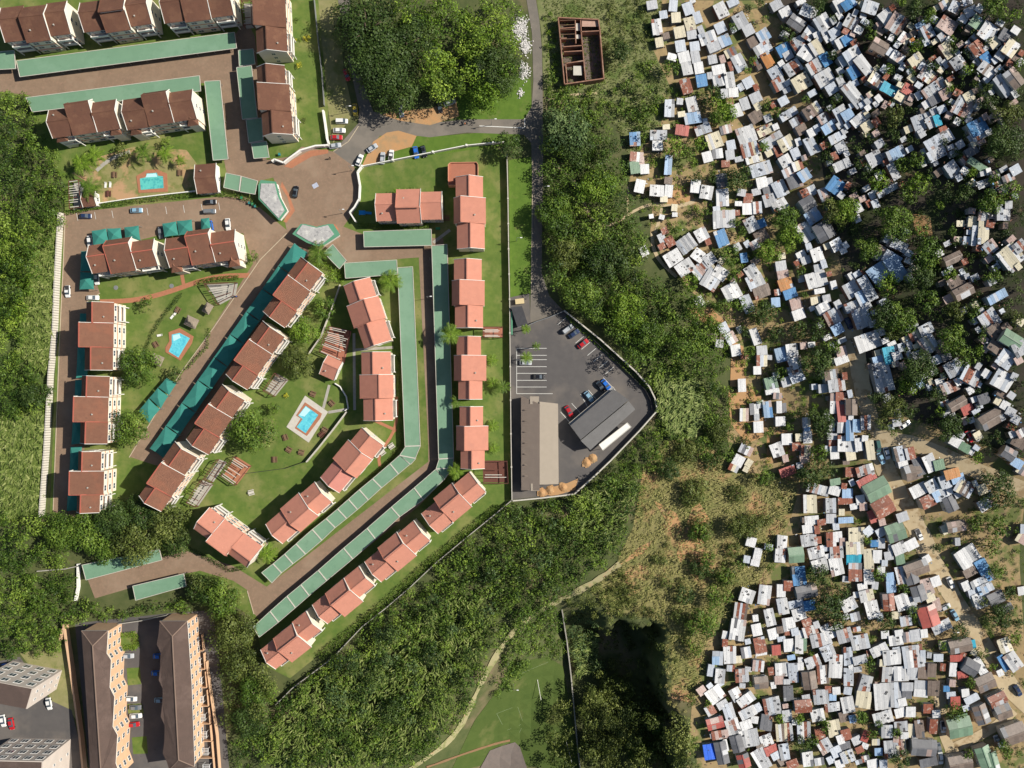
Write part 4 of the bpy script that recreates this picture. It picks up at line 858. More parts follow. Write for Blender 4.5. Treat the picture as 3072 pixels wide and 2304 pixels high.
def kerb(px):
    pts = [P(x, y) for x, y in px]; mb = MB()
    for i in range(len(pts) - 1): mb.bar(pts[i] + Vector((0, 0, .08)), pts[i + 1] + Vector((0, 0, .08)), .22, .2)
    o = mb.build('kerb', nmat('kerb_stone', (.50, .42, .30), (.42, .35, .25), 1.0)); o['kind'] = 'structure'
for k_ in ([(196, 646), (190, 800), (180, 1000), (160, 1530)], [(300, 880), (262, 905)], [(860, 700), (780, 780), (640, 985), (545, 1115), (388, 1372)], [(1078, 375), (1045, 425), (1000, 455)], [(1290, 772), (1290, 780)], [(262, 742), (282, 790), (420, 1704), (262, 742)][:0] or [(742, 1772), (762, 1842)], [(1598, 480), (1594, 880)], [(1135, 1358), (1140, 1362)]): kerb(k_)
# ================================================================ carports
CZ = 2.7
def carport(label, panels, beams=True, z=CZ, group='green carports', name='carport', mat=None):
    """panels: list of 4-corner pixel quads at roof height"""
    o = P(*panels[0][0], z); g = H(o.x, o.y); root = empty(name, (o.x, o.y, g))
    seen = []
    mids = [(sum((Vector(P(*q[k], z).xy) for k in (i, (i + 1) % 4)), Vector((0, 0))) / 2 - Vector((o.x, o.y)), n_) for n_, q in enumerate(panels) for i in range(4)]
    def shared(m, q): return sum((m - s).length < .7 for s, _ in mids) > 1
    for q in panels:
        loc = [(P(x, y, z).x - o.x, P(x, y, z).y - o.y) for x, y in q]
        c = sum((Vector(p) for p in loc), Vector((0, 0))) / 4
        pn = MB().prism([tuple(c + (Vector(p) - c) * .994) for p in loc], z - .12, z).build('roof_panel', mat or M_GREENROOF, root)
        for i in range(4):
            a, b = Vector(loc[i]), Vector(loc[(i + 1) % 4]); mid = (a + b) / 2
            if any((mid - s).length < .7 for s in seen): continue
            seen.append(mid); sh = shared(mid, q)
            MB().bar((a.x, a.y, z + (.06 if sh else -.02)), (b.x, b.y, z + (.06 if sh else -.02)), .34 if sh else .16, .2 if sh else .24).build('beam' if sh else 'fascia', M_PALECONC, root)
        long = max(range(4), key=lambda i: (Vector(loc[i]) - Vector(loc[(i + 1) % 4])).length)
        for s in (long, (long + 2) % 4):
            a, b = Vector(loc[s]), Vector(loc[(s + 1) % 4]); n = max(1, round((b - a).length / 6))
            for k in range(n + 1):
                p = c + (a.lerp(b, k / n) - c) * .94
                MB().box(p.x - .06, p.x + .06, p.y - .06, p.y + .06, 0, z - .12).build('post', M_STEEL, root)
    tag(root, label, 'carport', group); return root
def Z1(x, y, ox=0, oy=0): return (ox + x / 2.765, oy + y / 2.765)
def quadz(pts, ox, oy): return [Z1(x, y, ox, oy) for x, y in pts]
carport('green carport cut off at the left edge, top yard', [quadz([(-60, 432), (118, 420), (130, 570), (-60, 580)], 0, 0)])
def split(q, n):
    a, b, c, d = [Vector(p) for p in q]
    return [[tuple(a.lerp(b, k / n)), tuple(a.lerp(b, (k + 1) / n)), tuple(d.lerp(c, (k + 1) / n)), tuple(d.lerp(c, k / n))] for k in range(n)]
carport('longest green carport across the top yard', [quadz([(135, 505), (1945, 268), (1963, 400), (165, 638)], 0, 0)])
carport('long green carport directly above the long brown block', [quadz([(215, 810), (1655, 628), (1665, 755), (268, 930)], 0, 0)])
carport('upright green carport right of the long brown block', [quadz([(1697, 675), (1825, 668), (1892, 1320), (1768, 1330)], 0, 0)])
carport('small green carport, topmost of the stepped four beside the drive', [quadz([(42, 418), (165, 405), (180, 530), (50, 550)], 700, 0)])
carport('longest of the four stepped green carports beside the drive', [quadz([(27, 560), (150, 545), (200, 975), (75, 990)], 700, 0)])
carport('third of the four stepped green carports beside the drive', [quadz([(105, 995), (235, 978), (248, 1165), (128, 1185)], 700, 0)])
carport('lowest of the four stepped green carports, near the entrance wall', [quadz([(150, 1190), (275, 1172), (297, 1305), (170, 1315)], 700, 0)])
carport('two-panel green awning beside the gatehouse', [quadz([(1875, 1435), (2000, 1460), (1985, 1588), (1855, 1555)], 0, 0), quadz([(2007, 1463), (2137, 1500), (2115, 1612), (1992, 1590)], 0, 0)])
carport('green carport above the right court, below the wide salmon house', [quadz([(1080, 400), (1642, 380), (1647, 515), (1085, 528)], 700, 550)])
carport('tilted square green carport beside the lower gate lodge', [quadz([(750, 575), (825, 505), (937, 640), (880, 710)], 700, 550)])
carport('green carport along the lower edge of the right court', [quadz([(920, 662), (1355, 635), (1362, 755), (930, 788)], 700, 550)])
carport('long upright green carport left of the right drive, bending at its foot', [[(1193, 803), (1238, 800), (1261, 1337), (1215, 1339)], [(1216, 1341), (1261, 1338), (1246, 1375), (1199, 1366)], [(1199, 1368), (1247, 1377), (1232, 1393), (1200, 1367)]])
TB = [((1380, 735), (1465, 810)), ((1300, 805), (1370, 890)), ((1155, 930), (1230, 1005)), ((1045, 1020), (1120, 1105)), ((955, 1100), (1030, 1185)), ((865, 1180), (940, 1260)), ((770, 1260), (845, 1335)), ((655, 1350), (735, 1440)), ((520, 1470), (600, 1555)), ((425, 1555), (495, 1635)), ((330, 1635), (400, 1710)), ((235, 1708), (320, 1793))]
carport('panelled diagonal green carport below the salmon houses, white beams between panels', [quadz([TB[i][0], TB[i][1], TB[i + 1][1], TB[i + 1][0]], 700, 1100) for i in range(len(TB) - 1)])
carport('long upright green carport right of the drive, mostly in shadow', [[(1295, 737), (1341, 733), (1361, 1374), (1316, 1377)], [(1317, 1378), (1361, 1376), (1356, 1404), (1308, 1407)], [(1308, 1408), (1356, 1405), (1333, 1438), (1308, 1409)]])
TC = [((1680, 850), (1750, 935)), ((1500, 1005), (1575, 1105)), ((1310, 1165), (1380, 1245)), ((1110, 1340), (1180, 1430)), ((915, 1505), (990, 1595)), ((705, 1689), (775, 1774)), ((560, 1809), (630, 1899)), ((445, 1904), (515, 1999)), ((305, 2029), (375, 2119)), ((165, 2159), (215, 2244))]
carport('panelled diagonal green carport beside the slope terraces, half in shadow', [quadz([TC[i][0], TC[i][1], TC[i + 1][1], TC[i + 1][0]], 700, 1100) for i in range(len(TC) - 1)])
carport('green carport under the trees at the lower left, above the brown drive', [[(246, 1695), (478, 1648), (486, 1680), (258, 1740)]])
carport('short green carport below the brown drive, tree shadow on its end', [[(398, 1758), (551, 1721), (559, 1758), (407, 1801)]])

# shade sails
def sail(label, q, z=2.6, rise=.9, root=None, name='shade_sail', part=False):
    w = [P(x, y, z) for x, y in q]; o = w[0]; g = H(o.x, o.y)
    if root is None: root = empty(name, (o.x, o.y, g)); tag(root, label, 'shade sail', 'teal shade sails')
    loc = [Vector((p.x - o.x, p.y - o.y, z)) for p in w]
    base = root.location
    off = Vector((o.x - base.x, o.y - base.y, 0)); loc = [p + off for p in loc]
    c = sum(loc, Vector((0, 0, 0))) / 4; c.z = z + rise
    v = []; f = []
    # 4 triangular cloths, each with an edge sagging inwards
    ring = []
    for i in range(4):
        a, b = loc[i], loc[(i + 1) % 4]; ring.append(a)
        for t in (.25, .5, .75): m = a.lerp(b, t); ring.append(m + (c - m) * (.035 * (1 - abs(t - .5) * 2)) * Vector((1, 1, 0)) + Vector((0, 0, .04)))
    inner = [p.lerp(c, .55) for p in ring]
    v = ring + inner + [c]; n = len(ring)
    f = [(i, (i + 1) % n, n + (i + 1) % n, n + i) for i in range(n)] + [(n + i, n + (i + 1) % n, 2 * n) for i in range(n)]
    me = new_mesh('cloth', v, f, M_TEAL)
    if me.polygons[0].normal.z < 0: me.flip_normals()
    obj('cloth', me, root)
    for p in loc: MB().box(p.x - .05, p.x + .05, p.y - .05, p.y + .05, 0, p.z).build('pole', M_STEEL, root)
    MB().box(c.x - .05, c.x + .05, c.y - .05, c.y + .05, 0, c.z).build('pole', M_STEEL, root)
    return root
SL = [('left teal sail above the red-brown block, over a white car', [(760, 395), (880, 375), (905, 500), (775, 520)]), ('second teal sail from the left above the red-brown block', [(886, 375), (1000, 370), (1015, 470), (905, 497)]),
      ('third teal sail from the left above the red-brown block', [(1030, 365), (1150, 350), (1165, 470), (1040, 478)]), ('teal sail beside the blue-grey car above the red-brown block', [(1345, 335), (1460, 315), (1480, 430), (1365, 445)]),
      ('large teal sail touching the roof of the red-brown block', [(1466, 313), (1590, 300), (1605, 420), (1484, 430)]), ('narrow teal sail over a blue car near the gate', [(1665, 293), (1735, 285), (1750, 385), (1670, 390)]),
      ('teal sail at the left end of the red-brown block, lower half sunlit', [(665, 735), (775, 740), (780, 880), (660, 880)]), ('teal sail in the shadow of the red-brown block', [(672, 565), (735, 555), (775, 730), (667, 730)])]
for l, q in SL: sail(l, quadz(q, 0, 550))
for k in range(6):
    y0 = 940 + k * 100; x0 = 240 - k * 7
    sail(f'teal sail along the left drive, {["topmost", "second", "third", "fourth", "fifth", "lowest"][k]} of six', [(x0, y0), (x0 + 34, y0 - 2), (x0 + 29, y0 + 92), (x0 - 5, y0 + 94)], z=2.5)
A, B = Vector((906, 745)), Vector((472, 1362))
dv = (B - A).normalized(); nv = Vector((-dv.y, dv.x))
for k in range(9):
    a = A.lerp(B, k / 9 + .001) + nv * 4; b = A.lerp(B, (k + 1) / 9 - .001) + nv * 4
    sail(f'{["topmost", "second", "third", "fourth", "fifth", "sixth", "seventh", "eighth", "lowest"][k]} of nine teal sails beside the diagonal drive, counting from the gate', [tuple(a - nv * 26), tuple(a + nv * 24), tuple(b + nv * 24), tuple(b - nv * 26)], z=2.5)
for k, q in enumerate(([(416, 1232), (446, 1196), (480, 1228), (447, 1268)], [(448, 1194), (473, 1164), (505, 1188), (482, 1226)], [(475, 1162), (499, 1134), (531, 1149), (507, 1186)])):
    sail(f'pale teal sail between the two round trees, {["lower", "middle", "upper"][k]} of three', q)

# ================================================================ pools
def pool(label, sur, water, wm, step=None, surm=None, deck=None):
    o = P(*sur[0], 0); root = empty('swimming_pool', o)
    lo = lambda q: [(P(x, y, .2).x - o.x, P(x, y, .2).y - o.y) for x, y in q]
    if deck: MB().prism(lo(deck), .05, .14).build('deck', M_PALECONC, root)
    MB().prism(lo(sur), .05, .2).build('coping', surm or M_REDPAVE, root)
    MB().prism(lo(water), .06, .22).build('water', wm, root)
    if step: MB().prism(lo(step), .06, .235).build('step', M_POOLSTEP, root)
    tag(root, label, 'pool', 'swimming pools')
pool('small green-tinted swimming pool with brick surround in the top garden', quadz([(1130, 1460), (1215, 1410), (1300, 1405), (1385, 1440), (1392, 1590), (1150, 1600)], 0, 0), quadz([(1160, 1482), (1213, 1470), (1215, 1440), (1300, 1432), (1310, 1458), (1352, 1462), (1358, 1560), (1168, 1575)], 0, 0), M_POOLGREEN, quadz([(1207, 1472), (1222, 1442), (1295, 1438), (1305, 1466)], 0, 0))
pool('blue swimming pool with orange brick surround between the thatched shades', quadz([(1398, 1235), (1490, 1200), (1605, 1270), (1590, 1330), (1495, 1470), (1372, 1400), (1372, 1360), (1405, 1310)], 0, 550), quadz([(1425, 1255), (1490, 1240), (1575, 1285), (1480, 1445), (1400, 1395), (1425, 1335)], 0, 550), M_POOL, quadz([(1432, 1262), (1488, 1250), (1500, 1280), (1440, 1310)], 0, 550))
pool('L-shaped turquoise pool on the lawn with a paved deck', quadz([(595, 295), (735, 390), (720, 430), (610, 575), (510, 510), (560, 430), (520, 405)], 700, 1100), quadz([(600, 325), (705, 400), (600, 552), (525, 500), (575, 435), (538, 405)], 700, 1100), M_POOL, quadz([(600, 330), (640, 360), (590, 415), (545, 402)], 700, 1100),
     deck=quadz([(595, 240), (785, 375), (625, 630), (440, 500)], 700, 1100))

# pergolas: slats over a patio
def pergola(label, q, z=2.8, n=12, floor=M_TERRA, slat=M_PALECONC, drop=.15):
    w = [P(x, y, z) for x, y in q]; o = w[0]; root = empty('pergola', (o.x, o.y, H(o.x, o.y))); l = [Vector((p.x - o.x, p.y - o.y, z)) for p in w]
    MB().prism([(p.x, p.y) for p in l], .02, .14).build('patio', floor, root)
    for i in range(4): a, b = l[i], l[(i + 1) % 4]; MB().bar(a, b, .18, .22).build('beam', M_DARKWOOD, root); MB().box(a.x - .1, a.x + .1, a.y - .1, a.y + .1, .14, z - .1).build('post', M_DARKWOOD, root)
    rr = random.Random(n)
    for k in range(n):
        t = (k + .5) / n
        if rr.random() < drop: continue
        a, b = l[0].lerp(l[3], t), l[1].lerp(l[2], t); s, e = rr.uniform(0, .12), rr.uniform(.75, 1)
        MB().bar(a.lerp(b, s) + Vector((0, 0, .17)), a.lerp(b, e) + Vector((0, 0, .17)), .22, .1).build('slat', slat if rr.random() < .75 else M_DARKWOOD, root)
    tag(root, label, 'pergola', 'slatted pergolas')
pergola('large timber pergola with pale slats over red paving above the pavilion', [(986, 979), (1050, 992), (1029, 1086), (957, 1054)], n=16)
pergola('square slatted pergola on the lawn below the spreading tree', quadz([(1935, 750), (2065, 830), (1945, 985), (1830, 905)], 0, 1100), n=11, floor=M_REDPAVE)
pergola('narrow slatted pergola behind the lowest diagonal block, upper part', quadz([(1795, 775), (1860, 800), (1745, 965), (1685, 935)], 0, 1100), n=8, floor=M_CONC, slat=M_WOOD)
pergola('narrow slatted pergola behind the lowest diagonal block, lower part', quadz([(1655, 950), (1745, 985), (1620, 1165), (1545, 1130)], 0, 1100), n=9, floor=M_CONC)
pergola('small slatted drying yard between the right-hand salmon terraces', quadz([(135, 1190), (298, 1190), (298, 1275), (135, 1275)], 1400, 550), n=9, floor=M_TERRA)
pergola('dark drying yard beside the lowest right-hand terrace', quadz([(135, 785), (335, 785), (345, 968), (140, 968)], 1400, 1100), n=9, floor=M_DARKWOOD, drop=.5)
pergola('dark slatted shelter behind the second diagonal block', quadz([(340, 55), (440, 110), (330, 245), (245, 200)], 700, 1100), n=8, floor=M_CONC, slat=M_WOOD)
pergola('messy timber play structure in the fenced play garden', quadz([(1690, 830), (1950, 820), (1930, 930), (1800, 1000), ], 0, 550), n=9, floor=M_CONC)
pergola('slatted carport frame between the top brown blocks', quadz([(2000, 0), (2080, 0), (2090, 200), (2020, 210)], 0, 0), n=9, floor=M_CONC, slat=M_STEEL)
pergola('slatted yard at the left of the top pool garden', quadz([(570, 1500), (650, 1490), (670, 1720), (575, 1730)], 0, 0), n=12, floor=M_CONC)

# thatched shades, picnic sets, loungers, bins, lamps
def thatch(label, px, py, w, ang):
    p = P(px, py, 2.4); root = empty('thatched_shade', (p.x, p.y, 0), -math.radians(ang))
    m = MB(); a = w / 2; b = w * .4
    for lv, (z, s) in enumerate(((2.1, 1.0), (2.6, .72), (3.1, .4))):
        m.add([(-a * s, -b * s, z), (a * s, -b * s, z), (a * s, b * s, z), (-a * s, b * s, z), (-a * s * .55, 0, z + .8), (a * s * .55, 0, z + .8)], [(0, 1, 5, 4), (1, 2, 5), (2, 3, 4, 5), (3, 0, 4), (3, 2, 1, 0)])
    m.build('thatch_roof', M_THATCH, root)
    for sx in (-1, 1):
        for sy in (-1, 1): MB().box(sx * a * .75 - .07, sx * a * .75 + .07, sy * b * .7 - .07, sy * b * .7 + .07, 0, 2.2).build('post', M_WOOD, root)
    tag(root, label, 'thatched shade', 'thatched shades')
thatch('grey thatched shade above the blue pool', 573, 966, 4.2, 25); thatch('grey thatched shade left of the blue pool', 469, 1079, 4.2, 25)
thatch('small thatched shelter in the fenced play garden', 622, 925, 3.4, -60)
def picnic(label, px, py, ang, mat=M_WOOD):
    p = P(px, py); r = empty('picnic_table', p, -math.radians(ang))
    MB().box(-1, 1, -.4, .4, .7, .78).build('table_top', mat, r)
    for s in (-1, 1):
        MB().box(-1, 1, s * .75 - .14, s * .75 + .14, .42, .48).build('bench', mat, r)
        MB().box(s * .7 - .05, s * .7 + .05, -.8, .8, .3, .38).box(s * .7 - .05, s * .7 + .05, -.35, -.25, 0, .7).box(s * .7 - .05, s * .7 + .05, .25, .35, 0, .7).build('leg', mat, r)
    tag(r, label, 'picnic table', 'picnic tables')
PT = [(345, 525, 90, 'dark picnic table left of the top pool'), (541, 519, 90, 'dark picnic table right of the top pool'), (327, 582, 90, 'red-brown picnic table below left of the top pool'), (996, 1210, 45, 'round garden seat group right of the lawn pool path'), (940, 1182, 20, 'small seat group above the lawn pool'), (868, 1349, 30, 'braai and table left of the garden fence'),
      (905, 1357, 15, 'dark bench group below the lawn pool'), (857, 1312, 70, 'bench group left of the lawn pool'), (966, 1303, -40, 'reddish table below right of the lawn pool'), (825, 1378, 90, 'small table on the open lawn'), (755, 1477, -15, 'white bench on the lawn above the salmon block'), (469, 1034, 60, 'brick braai beside the blue pool'), (535, 930, -60, 'brick braai above the blue pool'),
      (1175, 1338, -35, 'cream garden table at the drive corner'), (1148, 1357, -35, 'smaller cream garden table at the drive corner'), (975, 1290, 30, 'chairs beside the lawn pool deck'), (1340, 655, 0, 'drying frame beside the wide salmon house')]
for x, y, a, l in PT: picnic(l, x, y, a, M_PALECONC if 'cream' in l or 'white' in l else M_DARKWOOD if 'red' in l else M_WOOD)
def lounger(label, px, py, ang):
    p = P(px, py); r = empty('sun_lounger', p, -math.radians(ang))
    MB().box(-.35, .35, -.9, .5, .25, .35).build('bed', M_WHITE, r); MB().add([(-.35, .5, .25), (.35, .5, .25), (.35, 1.0, .6), (-.35, 1.0, .6), (-.35, .5, .35), (.35, .5, .35), (.35, .95, .7), (-.35, .95, .7)], BOXF).build('backrest', M_WHITE, r)
    for sx in (-.3, .3):
        for sy in (-.8, .4): MB().box(sx - .03, sx + .03, sy - .03, sy + .03, 0, .25).build('leg', M_WHITE, r)
    tag(r, label, 'sun lounger', 'sun loungers')
for x, y, a, l in ((318, 556, 5, 'left white sun lounger by the top pool'), (332, 555, 5, 'right white sun lounger by the top pool'), (518, 950, 40, 'white lounger above the blue pool'), (480, 1006, 80, 'white lounger left of the blue pool'), (528, 938, 30, 'second white lounger above the blue pool')): lounger(l, x, y, a)
def bin_(label, px, py, c):
    p = P(px, py); r = empty('wheelie_bin', p); m = nmat('bin_' + c, {'green': (.03, .22, .10), 'teal': (.03, .2, .2), 'blue': (.02, .15, .5)}[c])
    MB().add([(-.25, -.3, .1), (.25, -.3, .1), (.25, .3, .1), (-.25, .3, .1), (-.32, -.38, 1.0), (.32, -.38, 1.0), (.32, .38, 1.0), (-.32, .38, 1.0)], BOXF).build('bin_body', m, r)
    MB().box(-.35, .35, -.42, .42, 1.0, 1.08).build('lid', m, r)
    for s in (-.22, .22): MB().tube([(s - .05, .3, .1), (s + .05, .3, .1)], .1, 8).build('wheel', M_DARK, r)
    tag(r, label, 'bin', 'wheelie bins')
for x, y, c, l in ((727, 595, 'green', 'single green bin beside the gate lodge hedge'), (750, 610, 'teal', 'teal bin in the group below the gate lodge'), (760, 614, 'green', 'green bin in the group below the gate lodge'), (768, 620, 'teal', 'rightmost bin below the gate lodge'), (840, 465, 'teal', 'teal bin behind the upper entrance wall'), (1311, 687, 'green', 'left green bin beside the top carport of the right court'), (1318, 687, 'green', 'right green bin beside the top carport of the right court')): bin_(l, x, y, c)
def lamp(label, px, py, h=6.0, ang=0):
    p = P(px, py); r = empty('street_lamp', p, -math.radians(ang))
    MB().tube([(0, 0, 0), (0, 0, h)], [.09, .05], 6).build('pole', M_STEEL, r); MB().bar((0, 0, h), (1.4, 0, h + .2), .07).build('arm', M_STEEL, r)
    MB().box(1.1, 1.8, -.14, .14, h + .12, h + .3).build('lamp_head', M_FRAME, r); tag(r, label, 'street lamp', 'street lamps')
for x, y, l in ((1048, 337, 'street lamp beside the yellow car'), (1056, 512, 'street lamp beside the right curve of the entrance circle'), (1028, 640, 'street lamp below the entrance circle'), (1630, 572, 'street lamp on the access road verge'), (1550, 723, 'street lamp on the bright verge'), (1475, 375, 'street lamp beside the lane near the junction'), (1285, 895, 'street lamp on the right drive'), (1540, 2050, 'floodlight pole at the upper side of the sports field'), (2830, 1880, 'street lamp beside the lower dirt road')): lamp(l, x, y)
def goal(label, px, py, ang):
    p = P(px, py); r = empty('goal_post', p, -math.radians(ang))
    for s in (-3.6, 3.6): MB().tube([(s, 0, 0), (s, 0, 2.4)], .08, 6).build('post', M_WHITE, r)
    MB().tube([(-3.6, 0, 2.4), (3.6, 0, 2.4)], .08, 6).build('crossbar', M_WHITE, r); tag(r, label, 'goal post', 'goal posts')
goal('white goal frame at the upper part of the sports field', 1617, 2062, 80); goal('white goal frame at the right of the sports field', 1706, 2248, 75)
# chessboard-like plaque on the entrance circle
pq = P(946, 557); o = MB().box(-.95, .95, -.75, .75, .02, .14).build('ground_plaque', nmat('plaque', (.5, .52, .58), (.3, .34, .45), 3.0), None, pq, .5); tag(o, 'small grey-blue tiled plaque in the middle of the entrance circle', 'plaque')
for k, (x, y) in enumerate(((348, 863), (515, 858))):
    c = MB().tube([(0, 0, .05), (0, 0, .14)], .75, 14).build('manhole_cover', M_STEEL, None, P(x, y)); tag(c, f'round grey manhole cover on the lawn, {["left", "right"][k]} one', 'manhole cover', 'manhole covers')
# round yellow and green shrubs
M_BALL = leafmat('foliage_yellow', [(0, (.30, .28, .02)), (.5, (.55, .50, .03)), (1, (.7, .62, .06))])
LM['yellow'] = M_BALL; KINDWORD['yellow'] = 'yellow'
for x, y, r, k, l in ((917, 111, 11, 'yellow', 'upper round yellow shrub on the top lawn'), (896, 193, 12, 'yellow', 'lower round yellow shrub on the top lawn'), (885, 117, 6, 'yellow', 'small yellow shrub against the block on the top lawn'), (897, 117, 6, 'bright', 'tiny green shrub between two yellow shrubs'), (856, 1188, 10, 'yellow', 'round yellow shrub behind the diagonal blocks'), (749, 1347, 6, 'yellow', 'small yellow shrub on the pool lawn'), (896, 295, 9, 'mid', 'round shrub beside the lower top-lawn block'), (888, 56, 10, 'mid', 'round shrub in a ring bed on the top lawn'), (910, 357, 10, 'olive', 'dry shrub in a round bed on the top lawn'),
      (392, 828, 8, 'mid', 'left clipped shrub in front of the red-brown block'), (452, 822, 7, 'mid', 'middle clipped shrub in front of the red-brown block'), (617, 806, 7, 'mid', 'right clipped shrub in front of the red-brown block'), (603, 1418, 10, 'bright', 'pale round shrub beside the lowest diagonal block'), (560, 1470, 12, 'bright', 'pale round shrub near the lower slatted pergola')):
    tree(x, y, r, k, l, 'clipped shrubs', True)
# ================================================================ palms
def palm_me(seed, n=16, L=2.6):
    r = np.random.default_rng(seed); Q = []; T = []
    for k in range(n):
        a = k * 2.39996 + r.uniform(-.2, .2); el = r.uniform(-.1, .75); l = L * r.uniform(.8, 1.1); prev = None
        d = np.array([math.cos(a), math.sin(a)]); sd = np.array([-math.sin(a), math.cos(a), 0])
        pts = []
        for t in np.linspace(0, 1, 7): pts.append(np.array([d[0] * l * t, d[1] * l * t, l * (el * t - (.45 + el * .6) * t * t)]))
        for i in range(6):
            for s in (-1, 1):
                for sub in (0, .5):
                    p = pts[i] * (1 - sub) + pts[i + 1] * sub; wl = .55 * (1 - .5 * i / 6); q = p + sd * s * wl * L / 2.6 + np.array([d[0], d[1], 0]) * .3 + np.array([0, 0, -.12]); w = np.array([d[0], d[1], 0]) * .16
                    Q.append([p - w * .5, p + w * .5, q + w * .3, q - w * .2]); T.append(r.normal(.5, .18))
    q = np.array(Q); co = q.reshape(-1, 3)
    return quadmesh('crown', co, np.arange(len(co)).reshape(-1, 4), LM['bright' if seed % 2 else 'mid'], np.clip(np.array(T), 0, 1))
PALM = [palm_me(1), palm_me(2), palm_me(3, 22, 2.8)]
def palm(label, px, py, rpx, h):
    g = P(px, py, h); k = rpx / S / 2.5; r = empty('palm_tree', (g.x, g.y, H(g.x, g.y)))
    obj('crown', PALM[int(px) % 3], r, (0, 0, h), px, (k, k, k)); MB().tube([(0, 0, 0), (.08, 0, h * .5), (0, 0, h + .1)], [.22, .17, .13], 7).build('trunk', M_BARK, r)
    tag(r, label, 'palm', 'palm trees')
for a in ((1352, 1003, 30, 7.5, 'tall palm beside the right-hand carport, upper one'), (1372, 1205, 22, 6, 'palm between the third and fourth right-hand terraces'), (1370, 1415, 26, 6, 'palm at the bend of the right-hand carport'), (955, 758, 34, 5, 'palm beside the lower gate lodge'), (1172, 842, 32, 5, 'palm above the turned salmon terrace'), (1200, 590, 30, 4, 'palm beside the wide salmon house, upper left'), (1240, 580, 24, 4, 'palm above the wide salmon house'),
          (1577, 987, 14, 4.5, 'small palm at the car park entrance'), (1609, 1038, 14, 5, 'palm standing in the car park bays'), (1580, 1073, 18, 5, 'palm over the silver car in the car park'), (1510, 1160, 22, 4, 'palm inside the wall left of the car park'), (245, 490, 32, 5, 'left palm in the top garden'), (285, 465, 30, 5, 'second palm in the top garden'), (430, 455, 30, 5, 'palm above the top pool'), (495, 460, 28, 5, 'right palm of the top garden'), (540, 480, 18, 4, 'small palm at the right of the top garden'), (268, 565, 34, 5, 'palm over the clubhouse at the left of the top pool'),
          (800, 1660, 30, 5, 'palm at the lower end of the panelled carport'), (1190, 2010 - 1000 + 40, 1, 1, '')):
    if a[4]: palm(a[4], *a[:4])
palm('palm between the upper settlement shacks', 2293, 438, 16, 4)
for k, (x, y) in enumerate(((1478, 1278), (1482, 1345), (1475, 1080), (1478, 1150))): palm(f'banana plant on the lawn beside the right wall, {["third", "lowest", "topmost", "second"][k]} of four', x, y, 18, 2.0)

# ================================================================ roofless ruin
def ruin():
    z = 3.2; o = P(1680, 258, 0); root = empty('roofless_ruin', o)
    def w(a, b, t=.35, h=z, m=M_BRICK):
        p, q = P(*a, h) - o, P(*b, h) - o; p.z = q.z = h / 2; MB().bar(p, q, t, h).build('wall', m, root)
    out = [(1675, 52), (1795, 58), (1800, 90), (1812, 235), (1694, 252)]
    for i in range(5): w(out[i], out[(i + 1) % 5])
    for a, b in (((1745, 110), (1757, 240)), ((1690, 140), (1748, 136)), ((1692, 155), (1748, 152)), ((1726, 60), (1728, 130)), ((1742, 95), (1800, 92)), ((1680, 85), (1726, 82)), ((1696, 190), (1750, 182)), ((1742, 60), (1745, 110)), ((1697, 188), (1702, 248)), ((1680, 115), (1700, 114))): w(a, b, .3)
    fl = [P(x, y, .1) - o for x, y in out]; MB().prism([(p.x, p.y) for p in fl], 0, .1).build('floor', nmat('ruin_floor', (.10, .085, .075), (.16, .12, .10), .6), root)
    for (x0, y0, x1, y1), m in (((1720, 198, 1746, 226), M_PALECONC), ((1746, 62, 1798, 80), M_PINKPLASTER), ((1728, 70, 1740, 92), M_PALECONC), ((1728, 104, 1742, 116), M_PALECONC)):
        q = [P(x, y, 2.4) - o for x, y in ((x0, y0), (x1, y0), (x1, y1), (x0, y1))]; MB().prism([(p.x, p.y) for p in q], 2.3, 2.45).build('broken_slab', m, root)
    for k in range(5): a, b = P(1680, 62 + k * 14, 3) - o, P(1725, 60 + k * 14, 3) - o; a.z = b.z = 3.0; MB().bar(a, b, .15, .2).build('roof_beam', M_WOOD, root)
    tag(root, 'roofless brick ruin with open rooms beside the access road', 'ruin')
ruin()
# litter heap
r = np.random.default_rng(5); n = 1300; Q = []
for k in range(n):
    cx, cy, sp = [(1563, 80, 16), (1578, 140, 11), (1572, 215, 12), (1560, 95, 18), (1562, 280, 6)][min(4, int(r.random() * 4.3))]
    p = P(cx + r.normal(0, sp * .6), cy + r.normal(0, sp), 0); a = r.uniform(0, 6.28); s = r.uniform(.07, .26); h = r.uniform(.05, .4)
    t = np.array([math.cos(a), math.sin(a), r.normal(0, .3)]) * s; b = np.array([-math.sin(a), math.cos(a), r.normal(0, .3)]) * s * r.uniform(.4, 1); c = np.array([p.x, p.y, p.z + h]); Q.append([c - t - b, c + t - b, c + t + b, c - t + b])
q = np.array(Q); o = obj('litter_heap', quadmesh('litter_heap', q.reshape(-1, 3), np.arange(n * 4).reshape(-1, 4), M_LITTER)); tag(o, 'white scattered rubbish on the bank beside the access road', 'rubbish', None, 'stuff')

